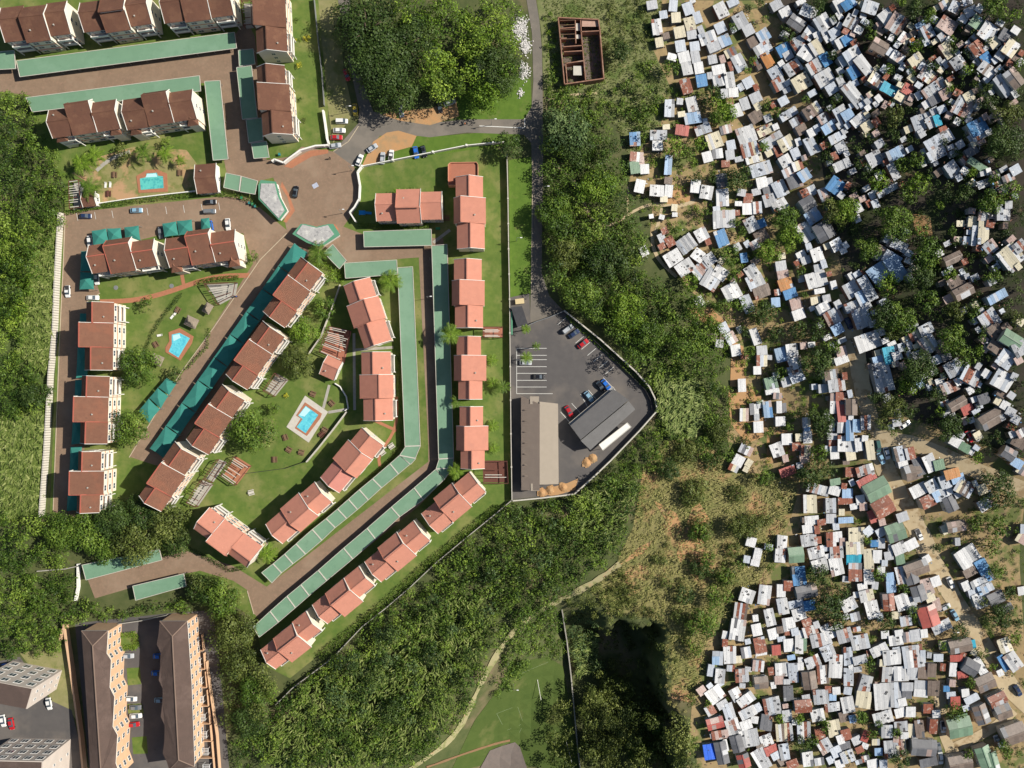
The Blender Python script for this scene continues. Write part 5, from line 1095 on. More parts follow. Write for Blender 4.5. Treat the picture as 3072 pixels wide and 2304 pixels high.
# ================================================================ car park buildings
def shed_roof(label, secs, name, cat='building'):
    """secs: (pixel quad ridge0, ridge1, eave1, eave0, zr, ze, mat)"""
    o = P(*secs[0][0], 0); root = empty(name, o)
    for r0, r1, e1, e0, zr, ze, m in secs:
        a, b, c, d = P(*r0, zr) - o, P(*r1, zr) - o, P(*e1, ze) - o, P(*e0, ze) - o
        pts = [(p.x, p.y) for p in (a, b, c, d)]; zz = [zr, zr, ze, ze]
        MB().prism(pts, [z - .18 for z in zz], zz).build('roof', m, root)
        cc = sum((Vector(p) for p in pts), Vector((0, 0))) / 4; ins = [tuple(cc + (Vector(p) - cc) * .96) for p in pts]
        MB().prism(ins, 0, [z - .2 for z in zz]).build('wall', M_PALECONC, root)
        c2, d2 = Vector((c.x, c.y)), Vector((d.x, d.y)); nn = max(2, int((c2 - d2).length / 4)); ang = math.atan2((c2 - d2).y, (c2 - d2).x)
        for k in range(nn): q = cc + (d2.lerp(c2, (k + .5) / nn) - cc) * .965; window(root, (q.x, q.y, 1.1), ang, 1.6, 1.2)
    tag(root, label, cat); return root
hr = shed_roof('long low hall with ribbed brown and plain beige roof slopes in the car park', [((1619, 1212), (1619, 1471), (1564, 1471), (1563, 1187), 5.6, 4.4, M_BROWNSHEET), ((1619, 1454), (1619, 1205), (1674, 1211), (1676, 1452), 5.6, 4.4, M_BEIGEROOF)], 'long_hall')
for q in ([(525, 247), (600, 247), (600, 310), (525, 310)], [(530, 970), (606, 970), (604, 1030), (532, 1030)]):
    l = [P(*p, 5.2) - hr.location for p in quadz(q, 1400, 1100)]; MB().prism([(p.x, p.y) for p in l], 3.2, 5.15).build('porch_roof', M_BEIGEROOF, hr)
for k in range(7): p = P(1578, 1230 + k * 33, 5.0) - hr.location; MB().box(p.x - .5, p.x + .5, p.y - .15, p.y + .15, 4.9, 5.12).build('roof_vent', M_BROWNSHEET, hr)
h2 = shed_roof('grey-roofed hall set diagonally in the car park', [((1742, 1319), (1886, 1200), (1841, 1167), (1711, 1277), 5.4, 4.3, M_GREYROOF), ((1886, 1203), (1742, 1322), (1771, 1350), (1906, 1228), 5.2, 4.2, nmat('lighter_grey_roof', (.19, .185, .18), (.165, .16, .155), .5, bump=.5, bscale=7, wave='Y'))], 'diagonal_hall')
carport('white flat canopy strip behind the grey diagonal hall', [[(1797, 1334), (1882, 1268), (1894, 1281), (1809, 1351)]], z=3.4, group=None, name='canopy', mat=M_WHITE)
carport('grey steel canopy frame over the parking bays of the diagonal hall', [[(1707, 1270), (1838, 1160), (1843, 1166), (1712, 1277)]], z=3.0, group=None, name='canopy', mat=M_STEEL)
lodge_r = shed_roof('small guard hut with dark flat roof at the car park gate', [((1533, 922), (1566, 918), (1584, 973), (1552, 982), 2.8, 2.7, nmat('hut_roof', (.045, .045, .05), (.06, .06, .065), 1.0))], 'guard_hut')
sk = MB().box(-1.4, 1.4, -.8, .8, 0, 1.3).box(-1.45, 1.45, -.85, .85, 1.3, 1.42).build('refuse_skip', nmat('skip_paint', (.62, .5, .28), (.55, .44, .25), 2.0), None, P(1559, 905), .12); tag(sk, 'pale yellow refuse skip outside the car park gate', 'skip')
wall_line('green slatted screen along the wall at the car park entrance', [(1535, 935), (1536, 1005)], 2.0, .5, M_GREENTRIM, name='screen')
for k, (x, y) in enumerate(((1760, 1388), (1650, 1470), (1690, 1462), (1625, 1478), (1778, 1375))):
    q, t = crown(70 + k, 1.0, .3, .4, .35); m = MB(); rr = random.Random(k)
    for i in range(26): a = rr.uniform(0, 6.28); d = rr.random() * 1.5; s = rr.uniform(.15, .45); z = max(.05, .8 - d * .45); m.add([(d * math.cos(a) + vx * s, d * math.sin(a) + vy * s, vz * s + z * .4) for vx, vy, vz in boxv(-1, 1, -1, 1, -1, .6)], BOXF)
    m.tube([(0, 0, 0), (0, 0, .45), (0, 0, .9)], [1.7, 1.1, .15], 9)
    tag(m.build('sand_pile', M_ORANGE, None, P(x, y)), ['round orange earth pile beside the diagonal hall', 'orange earth pile at the foot of the long hall', 'middle earth pile in the row below the long hall', 'earth pile nearest the lower corner of the car park', 'small earth pile by the lower canopy'][k], 'earth pile', 'earth piles')

# ================================================================ vehicles
PAINT = {'white': (.72, .72, .70), 'silver': (.42, .44, .46), 'red': (.42, .015, .02), 'blue': (.02, .14, .55), 'navy': (.02, .035, .09), 'black': (.012, .012, .014), 'yellow': (.55, .40, .04), 'grey': (.16, .17, .18), 'lightblue': (.22, .38, .50), 'green': (.03, .09, .08)}
CARME = {}
def ring_loft(st):
    v = []; f = []
    for x, w, zl, zm, zt, wt in st: v += [(x, -w, zl), (x, -w, zm), (x, -wt, zt), (x, wt, zt), (x, w, zm), (x, w, zl)]
    n = 6
    for i in range(len(st) - 1):
        for k in range(n): f.append((i * n + k, i * n + (k + 1) % n, (i + 1) * n + (k + 1) % n, (i + 1) * n + k))
    f.append(tuple(range(n))); f.append(tuple(range((len(st) - 1) * n, len(st) * n))[::-1]); return v, f
def car_meshes(c, kind):
    if (c, kind) in CARME: return CARME[(c, kind)]
    pm = nmat('car_paint_' + c, PAINT[c], rough=.25, spec=.6)
    body = MB().add(*ring_loft([(-2.12, .70, .35, .55, .72, .62), (-1.98, .82, .28, .60, .88, .74), (-1.0, .87, .25, .62, .93, .80), (.8, .87, .25, .62, .93, .80), (1.5, .86, .25, .60, .84, .74), (1.95, .80, .28, .55, .72, .64), (2.12, .66, .35, .50, .60, .52)])).mesh('body', pm, False)
    if kind == 'car': gl = [(-1.75, .72, .90, .92, .94, .66), (-1.15, .70, .90, 1.0, 1.40, .58), (.15, .70, .90, 1.0, 1.43, .58), (1.0, .74, .90, .92, .94, .68)]; rf = (-1.18, .2, .57, 1.46)
    elif kind == 'van': gl = [(-2.0, .74, .90, .95, .98, .70), (-1.85, .74, .90, 1.1, 1.66, .64), (.6, .74, .90, 1.1, 1.68, .64), (1.3, .74, .90, .92, .96, .68)]; rf = (-1.86, .62, .64, 1.72)
    else: gl = [(-.45, .72, .90, .95, .98, .68), (-.3, .72, .90, 1.05, 1.50, .60), (.45, .72, .90, 1.05, 1.52, .60), (1.15, .74, .90, .92, .95, .68)]; rf = (-.32, .5, .60, 1.56)
    glass = MB().add(*ring_loft(gl)).mesh('window_glass', M_GLASS)
    roof = MB().prism([(rf[0], -rf[2]), (rf[1], -rf[2] * .95), (rf[1], rf[2] * .95), (rf[0], rf[2])], rf[3] - .08, rf[3]).mesh('roof', pm)
    wheel = MB().tube([(0, -.11, 0), (0, .11, 0)], .32, 12).mesh('wheel', M_DARK); hl = MB().box(-.06, .06, -.17, .17, -.07, .07).mesh('headlight', M_FRAME); tl = MB().box(-.05, .05, -.15, .15, -.08, .08).mesh('tail_light', nmat('tail_light', (.35, .02, .02)))
    bed = MB().box(-2.0, -.5, -.70, .70, .93, .955).mesh('load_bed', M_DARK) if kind == 'pickup' else None
    CARME[(c, kind)] = (body, glass, roof, wheel, hl, tl, bed); return CARME[(c, kind)]
def car(px, py, ang, c, label, kind='car', k=1.0):
    p = P(px, py, .8); b, g, r, w, hl, tl, bed = car_meshes(c, kind); root = empty('parked_car', (p.x, p.y, H(p.x, p.y) + .09), -math.radians(ang)); root.scale = (k, k, k)
    obj('body', b, root); obj('window_glass', g, root); obj('roof', r, root)
    for x in (-1.3, 1.32):
        for y in (-.80, .80): obj('wheel', w, root, (x, y, .32))
    for y in (-.5, .5): obj('headlight', hl, root, (2.02, y, .58)); obj('tail_light', tl, root, (-2.04, y, .68))
    if bed: obj('load_bed', bed, root)
    tag(root, label, 'van' if kind == 'van' else 'pickup' if kind == 'pickup' else 'car', 'parked vehicles')
CARS = [(1065, 329, 85, 'yellow', 'yellow car parked beside the shaded lane'), (1040, 224, 70, 'red', 'red car in deep tree shade on the lane'), (1025, 363, 0, 'white', 'upper white car with dark glass roof beside the white wall', 'van'), (1018, 391, 0, 'white', 'lower white car beside the white wall'), (1009, 412, 0, 'red', 'red car between white and silver cars by the white wall'), (1005, 437, -10, 'silver', 'silver car at the corner of the white wall'),
        (1116, 444, -35, 'silver', 'silver car parked diagonally on the orange earth'), (1078, 480, -68, 'white', 'white car at the start of the white pier wall'), (1147, 474, -85, 'silver', 'silver car nosed against the white pier wall'), (1173, 467, -85, 'white', 'white pickup with open load bed by the pier wall', 'pickup'), (1247, 457, 80, 'blue', 'bright blue car against the white pier wall'), (1271, 454, 75, 'black', 'black car beside the bright blue car'),
        (886, 575, -80, 'black', 'black car driving on the entrance circle'), (1203, 333, 80, 'silver', 'silver-blue car half under the north wood'), (1319, 320, 80, 'black', 'black car under the edge of the north wood'), (1349, 307, -20, 'silver', 'silver car at the right end of the earth lay-by'), (256, 648, 0, 'navy', 'navy car alone at the left end of the parking bays'), (409, 631, -3, 'lightblue', 'blue-grey car in the middle of the upper parking bays'),
        (631, 606, -3, 'black', 'dark car in the bay below the gatehouse'), (629, 634, -3, 'grey', 'grey estate car behind the dark car below the gatehouse', 'van'), (683, 673, 85, 'white', 'white car beside the block near the gate'), (269, 725, 85, 'white', 'white car at the left end of the teal sails'), (482, 698, 85, 'grey', 'blue-grey car left of the paired teal sails'), (202, 874, 88, 'white', 'white pickup beside the concrete slab fence', 'pickup'),
        (278, 893, 0, 'white', 'white hatchback at the start of the brick path'), (289, 836, 85, 'white', 'white car beside the lower teal sail'), (631, 680, 80, 'blue', 'blue car under the narrow teal sail'), (1703, 987, -38, 'silver', 'silver hatchback nearest the car park gate', 'van'), (1722, 1001, -35, 'navy', 'dark blue car between silver and red cars in the car park'), (1749, 1031, -38, 'red', 'red car on the car park diagonal row'),
        (1577, 1088, 0, 'silver', 'silver car under a palm in the car park'), (1617, 1130, 0, 'black', 'black car alone in the car park bays'), (1801, 1158, 52, 'black', 'black car beside the blue car in front of the diagonal hall'), (1818, 1154, 52, 'blue', 'bright blue car in front of the diagonal hall'), (1767, 1190, 52, 'lightblue', 'pale blue car in the shade of the diagonal hall'), (1707, 1234, 60, 'red', 'red car in the shadow at the end of the diagonal hall'),
        (383, 1968, 0, 'silver', 'silver car topmost in the flats parking court'), (392, 2097, 3, 'white', 'white car above the planted island of the flats court'), (405, 2123, 0, 'grey', 'grey car between two white cars in the flats court'), (407, 2148, -3, 'white', 'white car above the red car in the flats court'), (400, 2174, -5, 'red', 'red car in the flats parking court'), (477, 1969, 0, 'blue', 'upper blue car half under the right flats'), (472, 2020, 0, 'blue', 'second blue car half under the right flats'), (481, 2101, 0, 'lightblue', 'pale blue car in the shadow of the right flats'),
        (146, 2112, 80, 'white', 'white car beside the tall pale flats'), (33, 2172, 80, 'red', 'red car below the tall pale flats'), (8, 2163, 80, 'white', 'white car at the left edge below the tall pale flats'), (14, 2009, 80, 'blue', 'blue car at the left edge behind the tall pale flats'),
        (2634, 1338, 80, 'green', 'dark green van on the dirt road corner', 'van'), (2644, 1375, 65, 'lightblue', 'light blue car at the dirt road bend'), (2661, 1360, 75, 'white', 'white car beside the light blue car at the bend'), (2758, 1604, 65, 'white', 'white pickup parked on the lower dirt road', 'pickup'), (2852, 1748, 65, 'white', 'black-windowed white car on the lower dirt road'), (2865, 1846, 60, 'lightblue', 'light blue car on the lower dirt road'), (2835, 1822, -25, 'silver', 'silver car turning off the lower dirt road'),
        (2830, 2181, 85, 'white', 'white and black car on the narrow lane', 'pickup'), (3054, 2072, 60, 'navy', 'navy car near the lower right edge'), (2993, 2224, 70, 'silver', 'silver car beside the big brown house at the lower right'), (2817, 2246, 78, 'grey', 'grey car beside the blue-grey gabled house'), (2822, 2275, 85, 'white', 'white car at the bottom of the narrow lane'), (2715, 1274, -30, 'white', 'white car beside the trees above the dirt road'), (2909, 1309, 60, 'red', 'red car below the brown gabled house'), (2927, 1307, 60, 'white', 'white car beside the red car below the gabled house'), (2547, 970, 65, 'navy', 'dark blue car between shaded shacks')]
for cc in CARS: car(cc[0], cc[1], cc[2], cc[3], cc[4], cc[5] if len(cc) > 5 else 'car', .95)

# ================================================================ people
def person(label, px, py, ang, shirt, stride=.25):
    p = P(px, py); root = empty('person', p, -math.radians(ang))
    V = [(0, 0, .95), (0, 0, 1.2), (0, 0, 1.42), (0, 0, 1.52), (0, 0, 1.68), (0, .19, 1.42), (.06, .25, 1.15), (.16, .24, .92), (0, -.19, 1.42), (-.06, -.25, 1.15), (.02, -.24, .9), (0, .1, .9), (stride, .1, .5), (stride * .9, .1, .08), (stride + .15, .1, .05), (0, -.1, .9), (-stride * .3, -.1, .48), (-stride, -.1, .1), (-stride + .16, -.1, .05)]
    E = [(0, 1), (1, 2), (2, 3), (3, 4), (2, 5), (5, 6), (6, 7), (2, 8), (8, 9), (9, 10), (0, 11), (11, 12), (12, 13), (13, 14), (0, 15), (15, 16), (16, 17), (17, 18)]
    R = [.15, .14, .16, .06, .10, .07, .05, .04, .07, .05, .04, .10, .065, .045, .04, .10, .065, .045, .04]
    me = bpy.data.meshes.new('body'); me.from_pydata(V, E, []); me.materials.append(M_SKIN); o = obj('body', me, root)
    md = o.modifiers.new('skin', 'SKIN'); sk = me.skin_vertices[0].data
    for i, r_ in enumerate(R): sk[i].radius = (r_, r_)
    sk[0].use_root = True; o.modifiers.new('sub', 'SUBSURF').levels = 1; o.modifiers['sub'].render_levels = 1
    m = nmat('shirt_' + shirt, {'orange': (.6, .16, .03), 'blue': (.05, .12, .4), 'white': (.7, .7, .68), 'dark': (.03, .03, .04)}[shirt])
    sh = MB().tube([(0, 0, .92), (0, 0, 1.2), (0, 0, 1.42), (0, 0, 1.5)], [.2, .19, .21, .1], 10); sh.tube([(0, .15, 1.43), (.03, .25, 1.2)], [.1, .085], 8); sh.tube([(0, -.15, 1.43), (-.03, -.25, 1.2)], [.1, .085], 8); sh.build('shirt', m, root, smooth=True)
    tr_ = MB().tube([(0, .1, .98), (stride, .1, .5), (stride * .9, .1, .1)], [.14, .095, .08], 8); tr_.tube([(0, -.1, .98), (-stride * .3, -.1, .48), (-stride, -.1, .12)], [.14, .095, .08], 8); tr_.build('trousers', nmat('trousers', (.03, .035, .05)), root, smooth=True)
    MB().tube([(-.02, 0, 1.66), (-.02, 0, 1.74), (-.02, 0, 1.80)], [.115, .11, .03], 9).build('hair', M_HAIR, root, smooth=True)
    tag(root, label, 'person', 'people walking')
person('person in an orange top walking on the lane', 1395, 374, 10, 'orange'); person('person in dark clothes walking on the lane near the lay-by', 1338, 371, 200, 'dark'); person('person in dark clothes at the edge of the entrance circle', 992, 476, 120, 'dark'); person('person in blue beside the play garden wall', 712, 890, 40, 'blue')

# play equipment
pl = P(1088, 640); r = empty('play_set', pl)
mbl = nmat('blue_plastic', (.01, .22, .55), rough=.4)
MB().box(-1.0, 1.0, -.7, .7, 1.0, 1.1).build('platform', mbl, r); MB().add([(.9, -.4, 1.1), (3.0, -.4, .1), (3.0, .4, .1), (.9, .4, 1.1), (.9, -.4, 1.2), (3.0, -.4, .2), (3.0, .4, .2), (.9, .4, 1.2)], BOXF).build('slide', mbl, r)
for sx in (-.95, .95):
    for sy in (-.65, .65): MB().box(sx - .05, sx + .05, sy - .05, sy + .05, 0, 1.8).build('post', mbl, r)
tag(r, 'blue plastic play set inside the curved white wall', 'play set')
# ================================================================ the settlement
# each entry: centre x, centre y, width, depth, clockwise turn in degrees, colour code; coordinates within a tile of the photo enlarged 4.096 times
TILES = {
(2000, 0): '''80,70,95,130,5,B 265,105,115,140,-20,B 115,215,105,115,-5,C 160,395,125,130,-12,C 285,290,115,150,-15,C 380,215,90,130,-20,B 310,425,110,100,-10,G 170,565,115,130,-10,B 345,570,110,110,-8,B 670,125,130,170,-28,W
660,340,120,120,-25,B 505,465,190,130,-22,B 715,500,130,130,-22,L 580,575,140,110,-22,G 65,700,105,80,15,W 215,700,130,120,-15,W 355,700,100,140,-12,G 565,730,100,100,-12,G 250,840,115,150,-12,W 395,835,105,130,-10,W
640,855,150,110,-12,W 430,990,120,140,-10,U 240,1060,120,170,-15,T 640,990,130,130,-10,X 775,980,110,170,-12,G 905,250,140,160,-28,G 1005,370,120,120,-28,G 1065,520,110,130,-28,N 1190,435,140,130,-30,L 1185,600,200,130,-30,B
785,645,130,100,-28,X 890,770,130,190,-25,G 800,810,70,110,-20,T 1240,735,110,170,-30,O 1335,895,140,140,-30,B 1385,1030,140,140,-30,G 1005,1015,115,120,-28,B 710,1150,80,110,-5,G 820,1135,110,110,-5,W 1095,1200,130,120,-25,G
960,1275,100,140,-20,G 855,1360,120,150,-20,W 310,1280,120,160,-15,W 320,1450,190,130,-8,L 35,1330,110,190,0,B 190,1600,150,120,8,R 445,1590,180,110,-20,B 725,1590,130,100,-15,X 1100,1430,150,130,-30,N 1215,1600,190,100,-25,C
1350,60,130,110,-30,G 1460,150,130,110,-30,W 1595,280,210,150,35,D 1745,140,180,140,25,B 1920,275,170,170,-32,G 1750,410,120,150,35,B 1620,540,150,160,-32,G 1845,590,130,180,-32,C 1740,670,220,150,35,G 1440,610,150,130,-32,U
1495,680,110,100,-30,G 1555,830,190,150,-32,G 1830,830,170,170,-32,G 1955,730,110,150,-32,U 1660,1010,200,170,-32,C 1945,960,200,170,-32,G 2030,1090,130,120,-32,B 1435,1240,110,100,-30,B 1500,1400,210,90,-32,B 1790,1145,100,70,-30,B
1790,1360,200,140,-32,X 1945,1450,150,120,-32,X 2150,1400,150,180,-32,B 2010,1560,190,110,-32,L 1590,1500,130,110,-30,X 1660,1590,120,110,-30,N 2065,400,130,110,-30,B 2150,520,130,120,-30,W 2180,740,110,130,-30,B 2140,60,130,160,-30,W
1650,20,110,60,-30,W 2190,1100,90,140,-30,G 815,30,130,80,-25,B 320,10,60,50,-25,W -40,180,90,90,-10,B -90,520,90,110,-10,C -120,330,110,170,-8,W -180,60,120,100,-10,G''',
(2532, 0): '''60,50,160,110,-30,U 320,90,170,150,20,B 90,270,150,150,30,X 520,205,150,150,-35,W 650,290,190,210,35,X 40,490,120,110,-30,U 440,570,210,160,30,N 745,470,120,120,35,X 950,320,120,100,-30,L 1030,390,130,150,-30,X 840,500,60,60,-30,O
1270,310,200,170,35,P 1240,60,110,110,-30,X 1370,90,130,140,30,X 1520,20,110,80,-20,X 1560,140,140,110,-25,G 1640,280,160,150,35,E 1770,390,180,200,35,G 1640,590,160,180,-35,T 1850,525,120,120,-35,C 2050,590,150,190,35,C 1940,660,110,150,35,G
1750,720,120,130,-35,U 1270,620,120,190,-35,C 1400,770,150,140,-35,G 660,700,150,110,35,X 900,760,160,170,-35,C 110,680,190,170,-32,B 240,800,120,230,-35,W 140,870,160,150,-32,U 400,980,170,140,35,X 560,1100,200,120,30,Q 785,1100,120,120,30,R
710,1195,150,110,30,C 120,1170,140,300,-38,W 300,1240,90,80,-35,G 1030,930,190,150,35,X 980,830,110,90,30,B 1110,1080,290,120,-35,X 1120,1220,150,110,-30,D 1255,1150,140,120,-30,P 200,1460,220,110,-38,W 285,1550,130,110,-35,C 50,1420,130,130,-30,L
930,1510,160,180,-20,B 1070,1500,110,130,-30,G 1150,1480,80,130,-20,Q 1540,1190,120,120,-30,C 1470,1320,220,200,30,X 1650,1560,200,170,-25,U 1760,860,200,130,35,X 1960,1050,120,250,-38,B 2090,960,170,250,-38,N 1980,430,110,140,30,D''',
(2000, 390): '''585,130,170,170,-20,C 790,185,100,110,-12,B 780,305,100,110,-8,G 980,60,210,190,-18,W 1020,240,190,150,-15,X 1070,345,190,110,-15,C 500,330,110,120,-15,W 625,290,120,110,-8,X 1160,480,240,150,-15,B 1170,650,120,130,-12,W
1260,640,80,100,-12,G 1395,720,150,180,-25,B 1260,750,140,110,-15,D 1270,860,150,140,-15,G 1390,920,170,120,-30,W 1000,845,100,120,5,T 995,970,120,130,-2,W 1115,955,100,140,-5,X 490,765,140,150,8,W 355,690,110,150,5,W 685,830,140,190,-5,B
705,1095,250,190,-5,G 25,750,90,140,5,W 100,1040,60,50,0,W 430,1285,140,140,-28,W 240,1400,200,170,-35,X 675,1330,130,190,-22,U 80,1570,190,150,-32,W 40,1370,100,120,-30,T 390,1540,140,130,35,W 530,1590,130,130,-35,G 1310,130,240,130,-30,G
1470,165,170,150,-30,C 1280,270,130,80,-30,C 1380,260,100,120,-25,T 1460,380,130,130,-30,W 1585,290,100,130,-25,B 1780,190,120,200,-25,B 2095,90,190,100,-28,B 2145,215,120,120,-30,G 2150,430,190,100,-25,G 1610,440,120,110,-20,X 1500,520,140,110,-25,X
1695,555,130,130,-32,L 1575,635,160,140,-22,D 1745,760,180,110,-25,X 2080,690,180,170,35,U 1945,790,130,150,-20,X 1735,910,180,170,-30,D 1800,1060,170,150,-32,L 1720,1250,170,220,-32,W 1935,1240,220,230,-30,D 1660,1545,110,110,-28,W
1850,1530,130,150,-20,W 1710,1600,110,90,-20,G 2090,1410,130,130,-30,B 1040,1160,140,160,-28,B 1165,1300,150,130,-30,N 1100,1400,140,100,-30,X 1160,1150,110,100,-25,U 950,1570,80,110,-10,U 680,620,130,150,-10,D 20,430,80,220,5,L
20,620,90,80,5,N 870,1440,80,90,-30,G 1415,1550,80,70,-10,C -390,110,120,150,-5,U -370,330,150,110,5,X -390,460,110,140,-8,E -270,480,100,110,-3,W -340,390,120,110,-5,P -100,60,190,110,0,G -110,190,120,110,0,W -330,690,110,150,12,W -120,745,160,130,3,W
-190,1060,50,50,-10,W -60,1070,60,55,15,W -60,1330,80,110,-25,G -280,1490,90,110,-25,W -60,1430,80,70,-30,T''',
(2532, 390): '''380,350,170,160,-28,G 640,290,210,130,-28,L 610,510,90,190,-30,G 1170,130,330,140,-28,B 1160,280,250,120,-28,G 1335,480,140,170,-35,B 1660,30,200,150,-25,B 1640,430,240,80,35,E 1570,260,150,100,-30,D 1580,1130,100,130,5,C
1725,1060,130,120,10,X 1715,1260,120,260,5,C 1620,1300,90,220,5,B 1960,1035,150,140,0,G 1800,1440,150,140,-40,X 2050,1550,240,230,-38,C 2160,1430,150,120,-38,G 680,1420,190,110,25,B 540,740,260,70,-30,B 370,790,120,90,-30,B 590,1580,200,130,30,L
1970,740,130,90,-30,X 1340,1580,230,120,-25,N 40,400,70,110,-25,G 180,950,90,120,-25,W 2110,490,120,110,-30,B 2020,590,140,90,-25,X 1720,660,150,90,-20,X''',
(2000, 780): '''225,90,200,150,-35,W 450,110,240,170,-38,X 545,250,190,200,30,G 660,160,160,140,35,W 800,390,190,180,-30,W 400,510,100,110,-30,W 1045,140,140,140,-32,W 1090,260,190,160,-28,G 1170,390,190,130,-22,N 990,540,120,200,-22,B
1405,70,120,110,-10,G 1430,180,130,110,-12,P 1465,300,160,140,-18,O 1520,415,150,110,-20,U 1590,540,130,130,-15,P 1625,670,140,120,-20,W 1840,240,230,170,-15,W 1860,100,90,90,-10,G 1930,590,150,120,-28,W 1830,500,110,90,-10,C 1880,380,120,60,-10,W
2050,700,190,170,-30,X 2100,850,130,120,-30,L 700,840,110,130,-28,B 790,960,120,140,-30,X 850,1110,110,130,-10,W 560,955,110,90,0,N 1090,940,90,190,-18,W 1420,1160,150,160,-12,L 1540,1105,130,140,-10,W 1170,1110,120,110,-5,G 1170,1240,120,130,0,X
1585,1265,160,140,-20,X 1600,1430,160,130,-20,B 1465,1500,100,110,-18,G 1285,1510,140,130,-15,E 1300,1615,160,60,-10,W 925,1540,90,150,-3,W 1780,1040,80,60,-5,W 1920,1580,100,100,-5,G 2150,1130,120,130,-15,P 2150,1230,160,90,-20,W 2030,1430,160,150,-10,X 2090,1540,190,140,-10,G 1340,520,100,110,-5,L''',
(2532, 780): '''100,360,170,170,-30,B 290,350,120,290,-28,B 220,470,110,170,-28,L 110,570,180,110,-20,B 220,710,190,220,-22,B 300,1000,280,190,-20,W 430,150,230,180,-35,L 640,100,160,290,-35,L 560,1170,130,190,-15,Q 600,1060,100,110,-25,W
655,1175,110,100,-20,W 420,1240,120,110,-15,L 480,1440,200,330,-15,B 930,1190,150,150,-25,G 1010,850,160,120,-28,B 870,930,120,110,-25,X 1040,1030,180,190,-30,X 1150,1220,150,110,-25,B 1260,1190,110,90,-25,D 1350,1330,190,170,-30,X
1560,1420,200,190,30,G 1300,1560,200,130,-22,P 1180,1500,100,90,-20,W 940,1510,100,100,-25,L 1380,270,190,120,-28,N 1470,390,250,150,-28,N 1885,450,230,100,-30,L 1790,730,210,200,-35,G 1860,870,160,150,-35,N 2060,980,260,180,32,E
1870,1080,180,120,35,N 1990,1220,180,190,35,B 2160,1090,150,160,-30,G 1950,1480,220,200,30,B''',
(2130, 1170): '''420,305,100,150,0,X 515,235,50,130,-5,D 565,235,60,120,-5,W 710,240,100,180,-5,U 850,210,60,140,-2,W 895,220,80,110,-5,D 865,385,110,110,-2,W 595,455,110,130,-3,W 945,605,120,130,-2,W 825,735,140,150,-18,W 440,735,150,110,25,X
350,870,120,130,28,W 290,960,110,80,25,X 1200,580,100,140,-3,W 1185,400,90,120,-5,X 1195,480,70,50,0,L 1180,745,110,130,0,X 1165,850,110,100,-10,P 955,1000,180,100,-20,R 1610,260,90,240,-5,R 1740,210,140,200,0,N 1520,170,80,220,0,G
1610,80,120,100,0,T 1630,440,120,160,0,G 1715,490,85,240,0,U 1805,440,95,150,0,L 1915,400,110,160,-5,X 1510,570,130,80,0,G 1690,660,220,180,0,G 1830,670,90,150,-8,W 1730,795,110,130,-10,C 1970,740,90,220,-10,C 1530,770,100,150,-5,W
1520,660,110,90,0,T 1905,985,200,110,-18,G 1730,1010,120,110,0,T 1930,1110,230,90,-25,R 2050,1220,300,230,-28,E 2130,1440,250,220,-30,T 2010,1550,110,150,-20,R 1540,1130,120,80,-10,E 1330,1220,250,110,15,X 1530,1235,130,110,15,W
1690,1270,120,110,0,L 1670,1365,180,80,0,T 1850,1350,100,110,-10,W 1885,1435,90,90,-5,P 1230,1400,150,200,0,C 1485,1420,115,160,-2,G 1490,1580,115,110,0,G 1670,1600,170,70,-3,L 1250,1600,160,100,-5,W''',
(2532, 1170): '''650,400,100,90,-10,G 700,780,140,170,-15,X 815,780,110,140,-15,X 725,900,110,100,-15,W 850,1010,200,190,-15,N 920,940,100,200,-20,D 1060,900,130,200,-25,G 1170,920,120,120,-15,E 1330,1030,170,110,-15,O 920,1230,190,130,-28,W
1080,1180,130,140,-28,B 1170,1250,170,200,-28,L 1240,1130,120,150,-20,B 1030,1370,180,150,-25,T 1310,1400,150,190,-25,D 1480,1200,200,170,30,X 1400,1090,150,100,-20,L 1400,170,230,120,-30,N 1520,240,140,110,-25,R 1720,110,130,120,-20,D
1840,340,360,180,-30,N 1980,190,100,100,30,W 2050,270,110,100,30,G 2110,360,100,100,30,G 1380,640,150,110,30,W 1490,710,130,100,30,E 1560,750,80,80,30,W 2030,780,170,150,32,D 2130,900,130,110,32,L 2180,990,110,90,32,X 2180,530,100,100,-30,X
2150,640,160,120,30,N 720,1560,130,110,-20,G 1700,1220,110,120,-20,C 1740,1400,170,130,-30,X''',
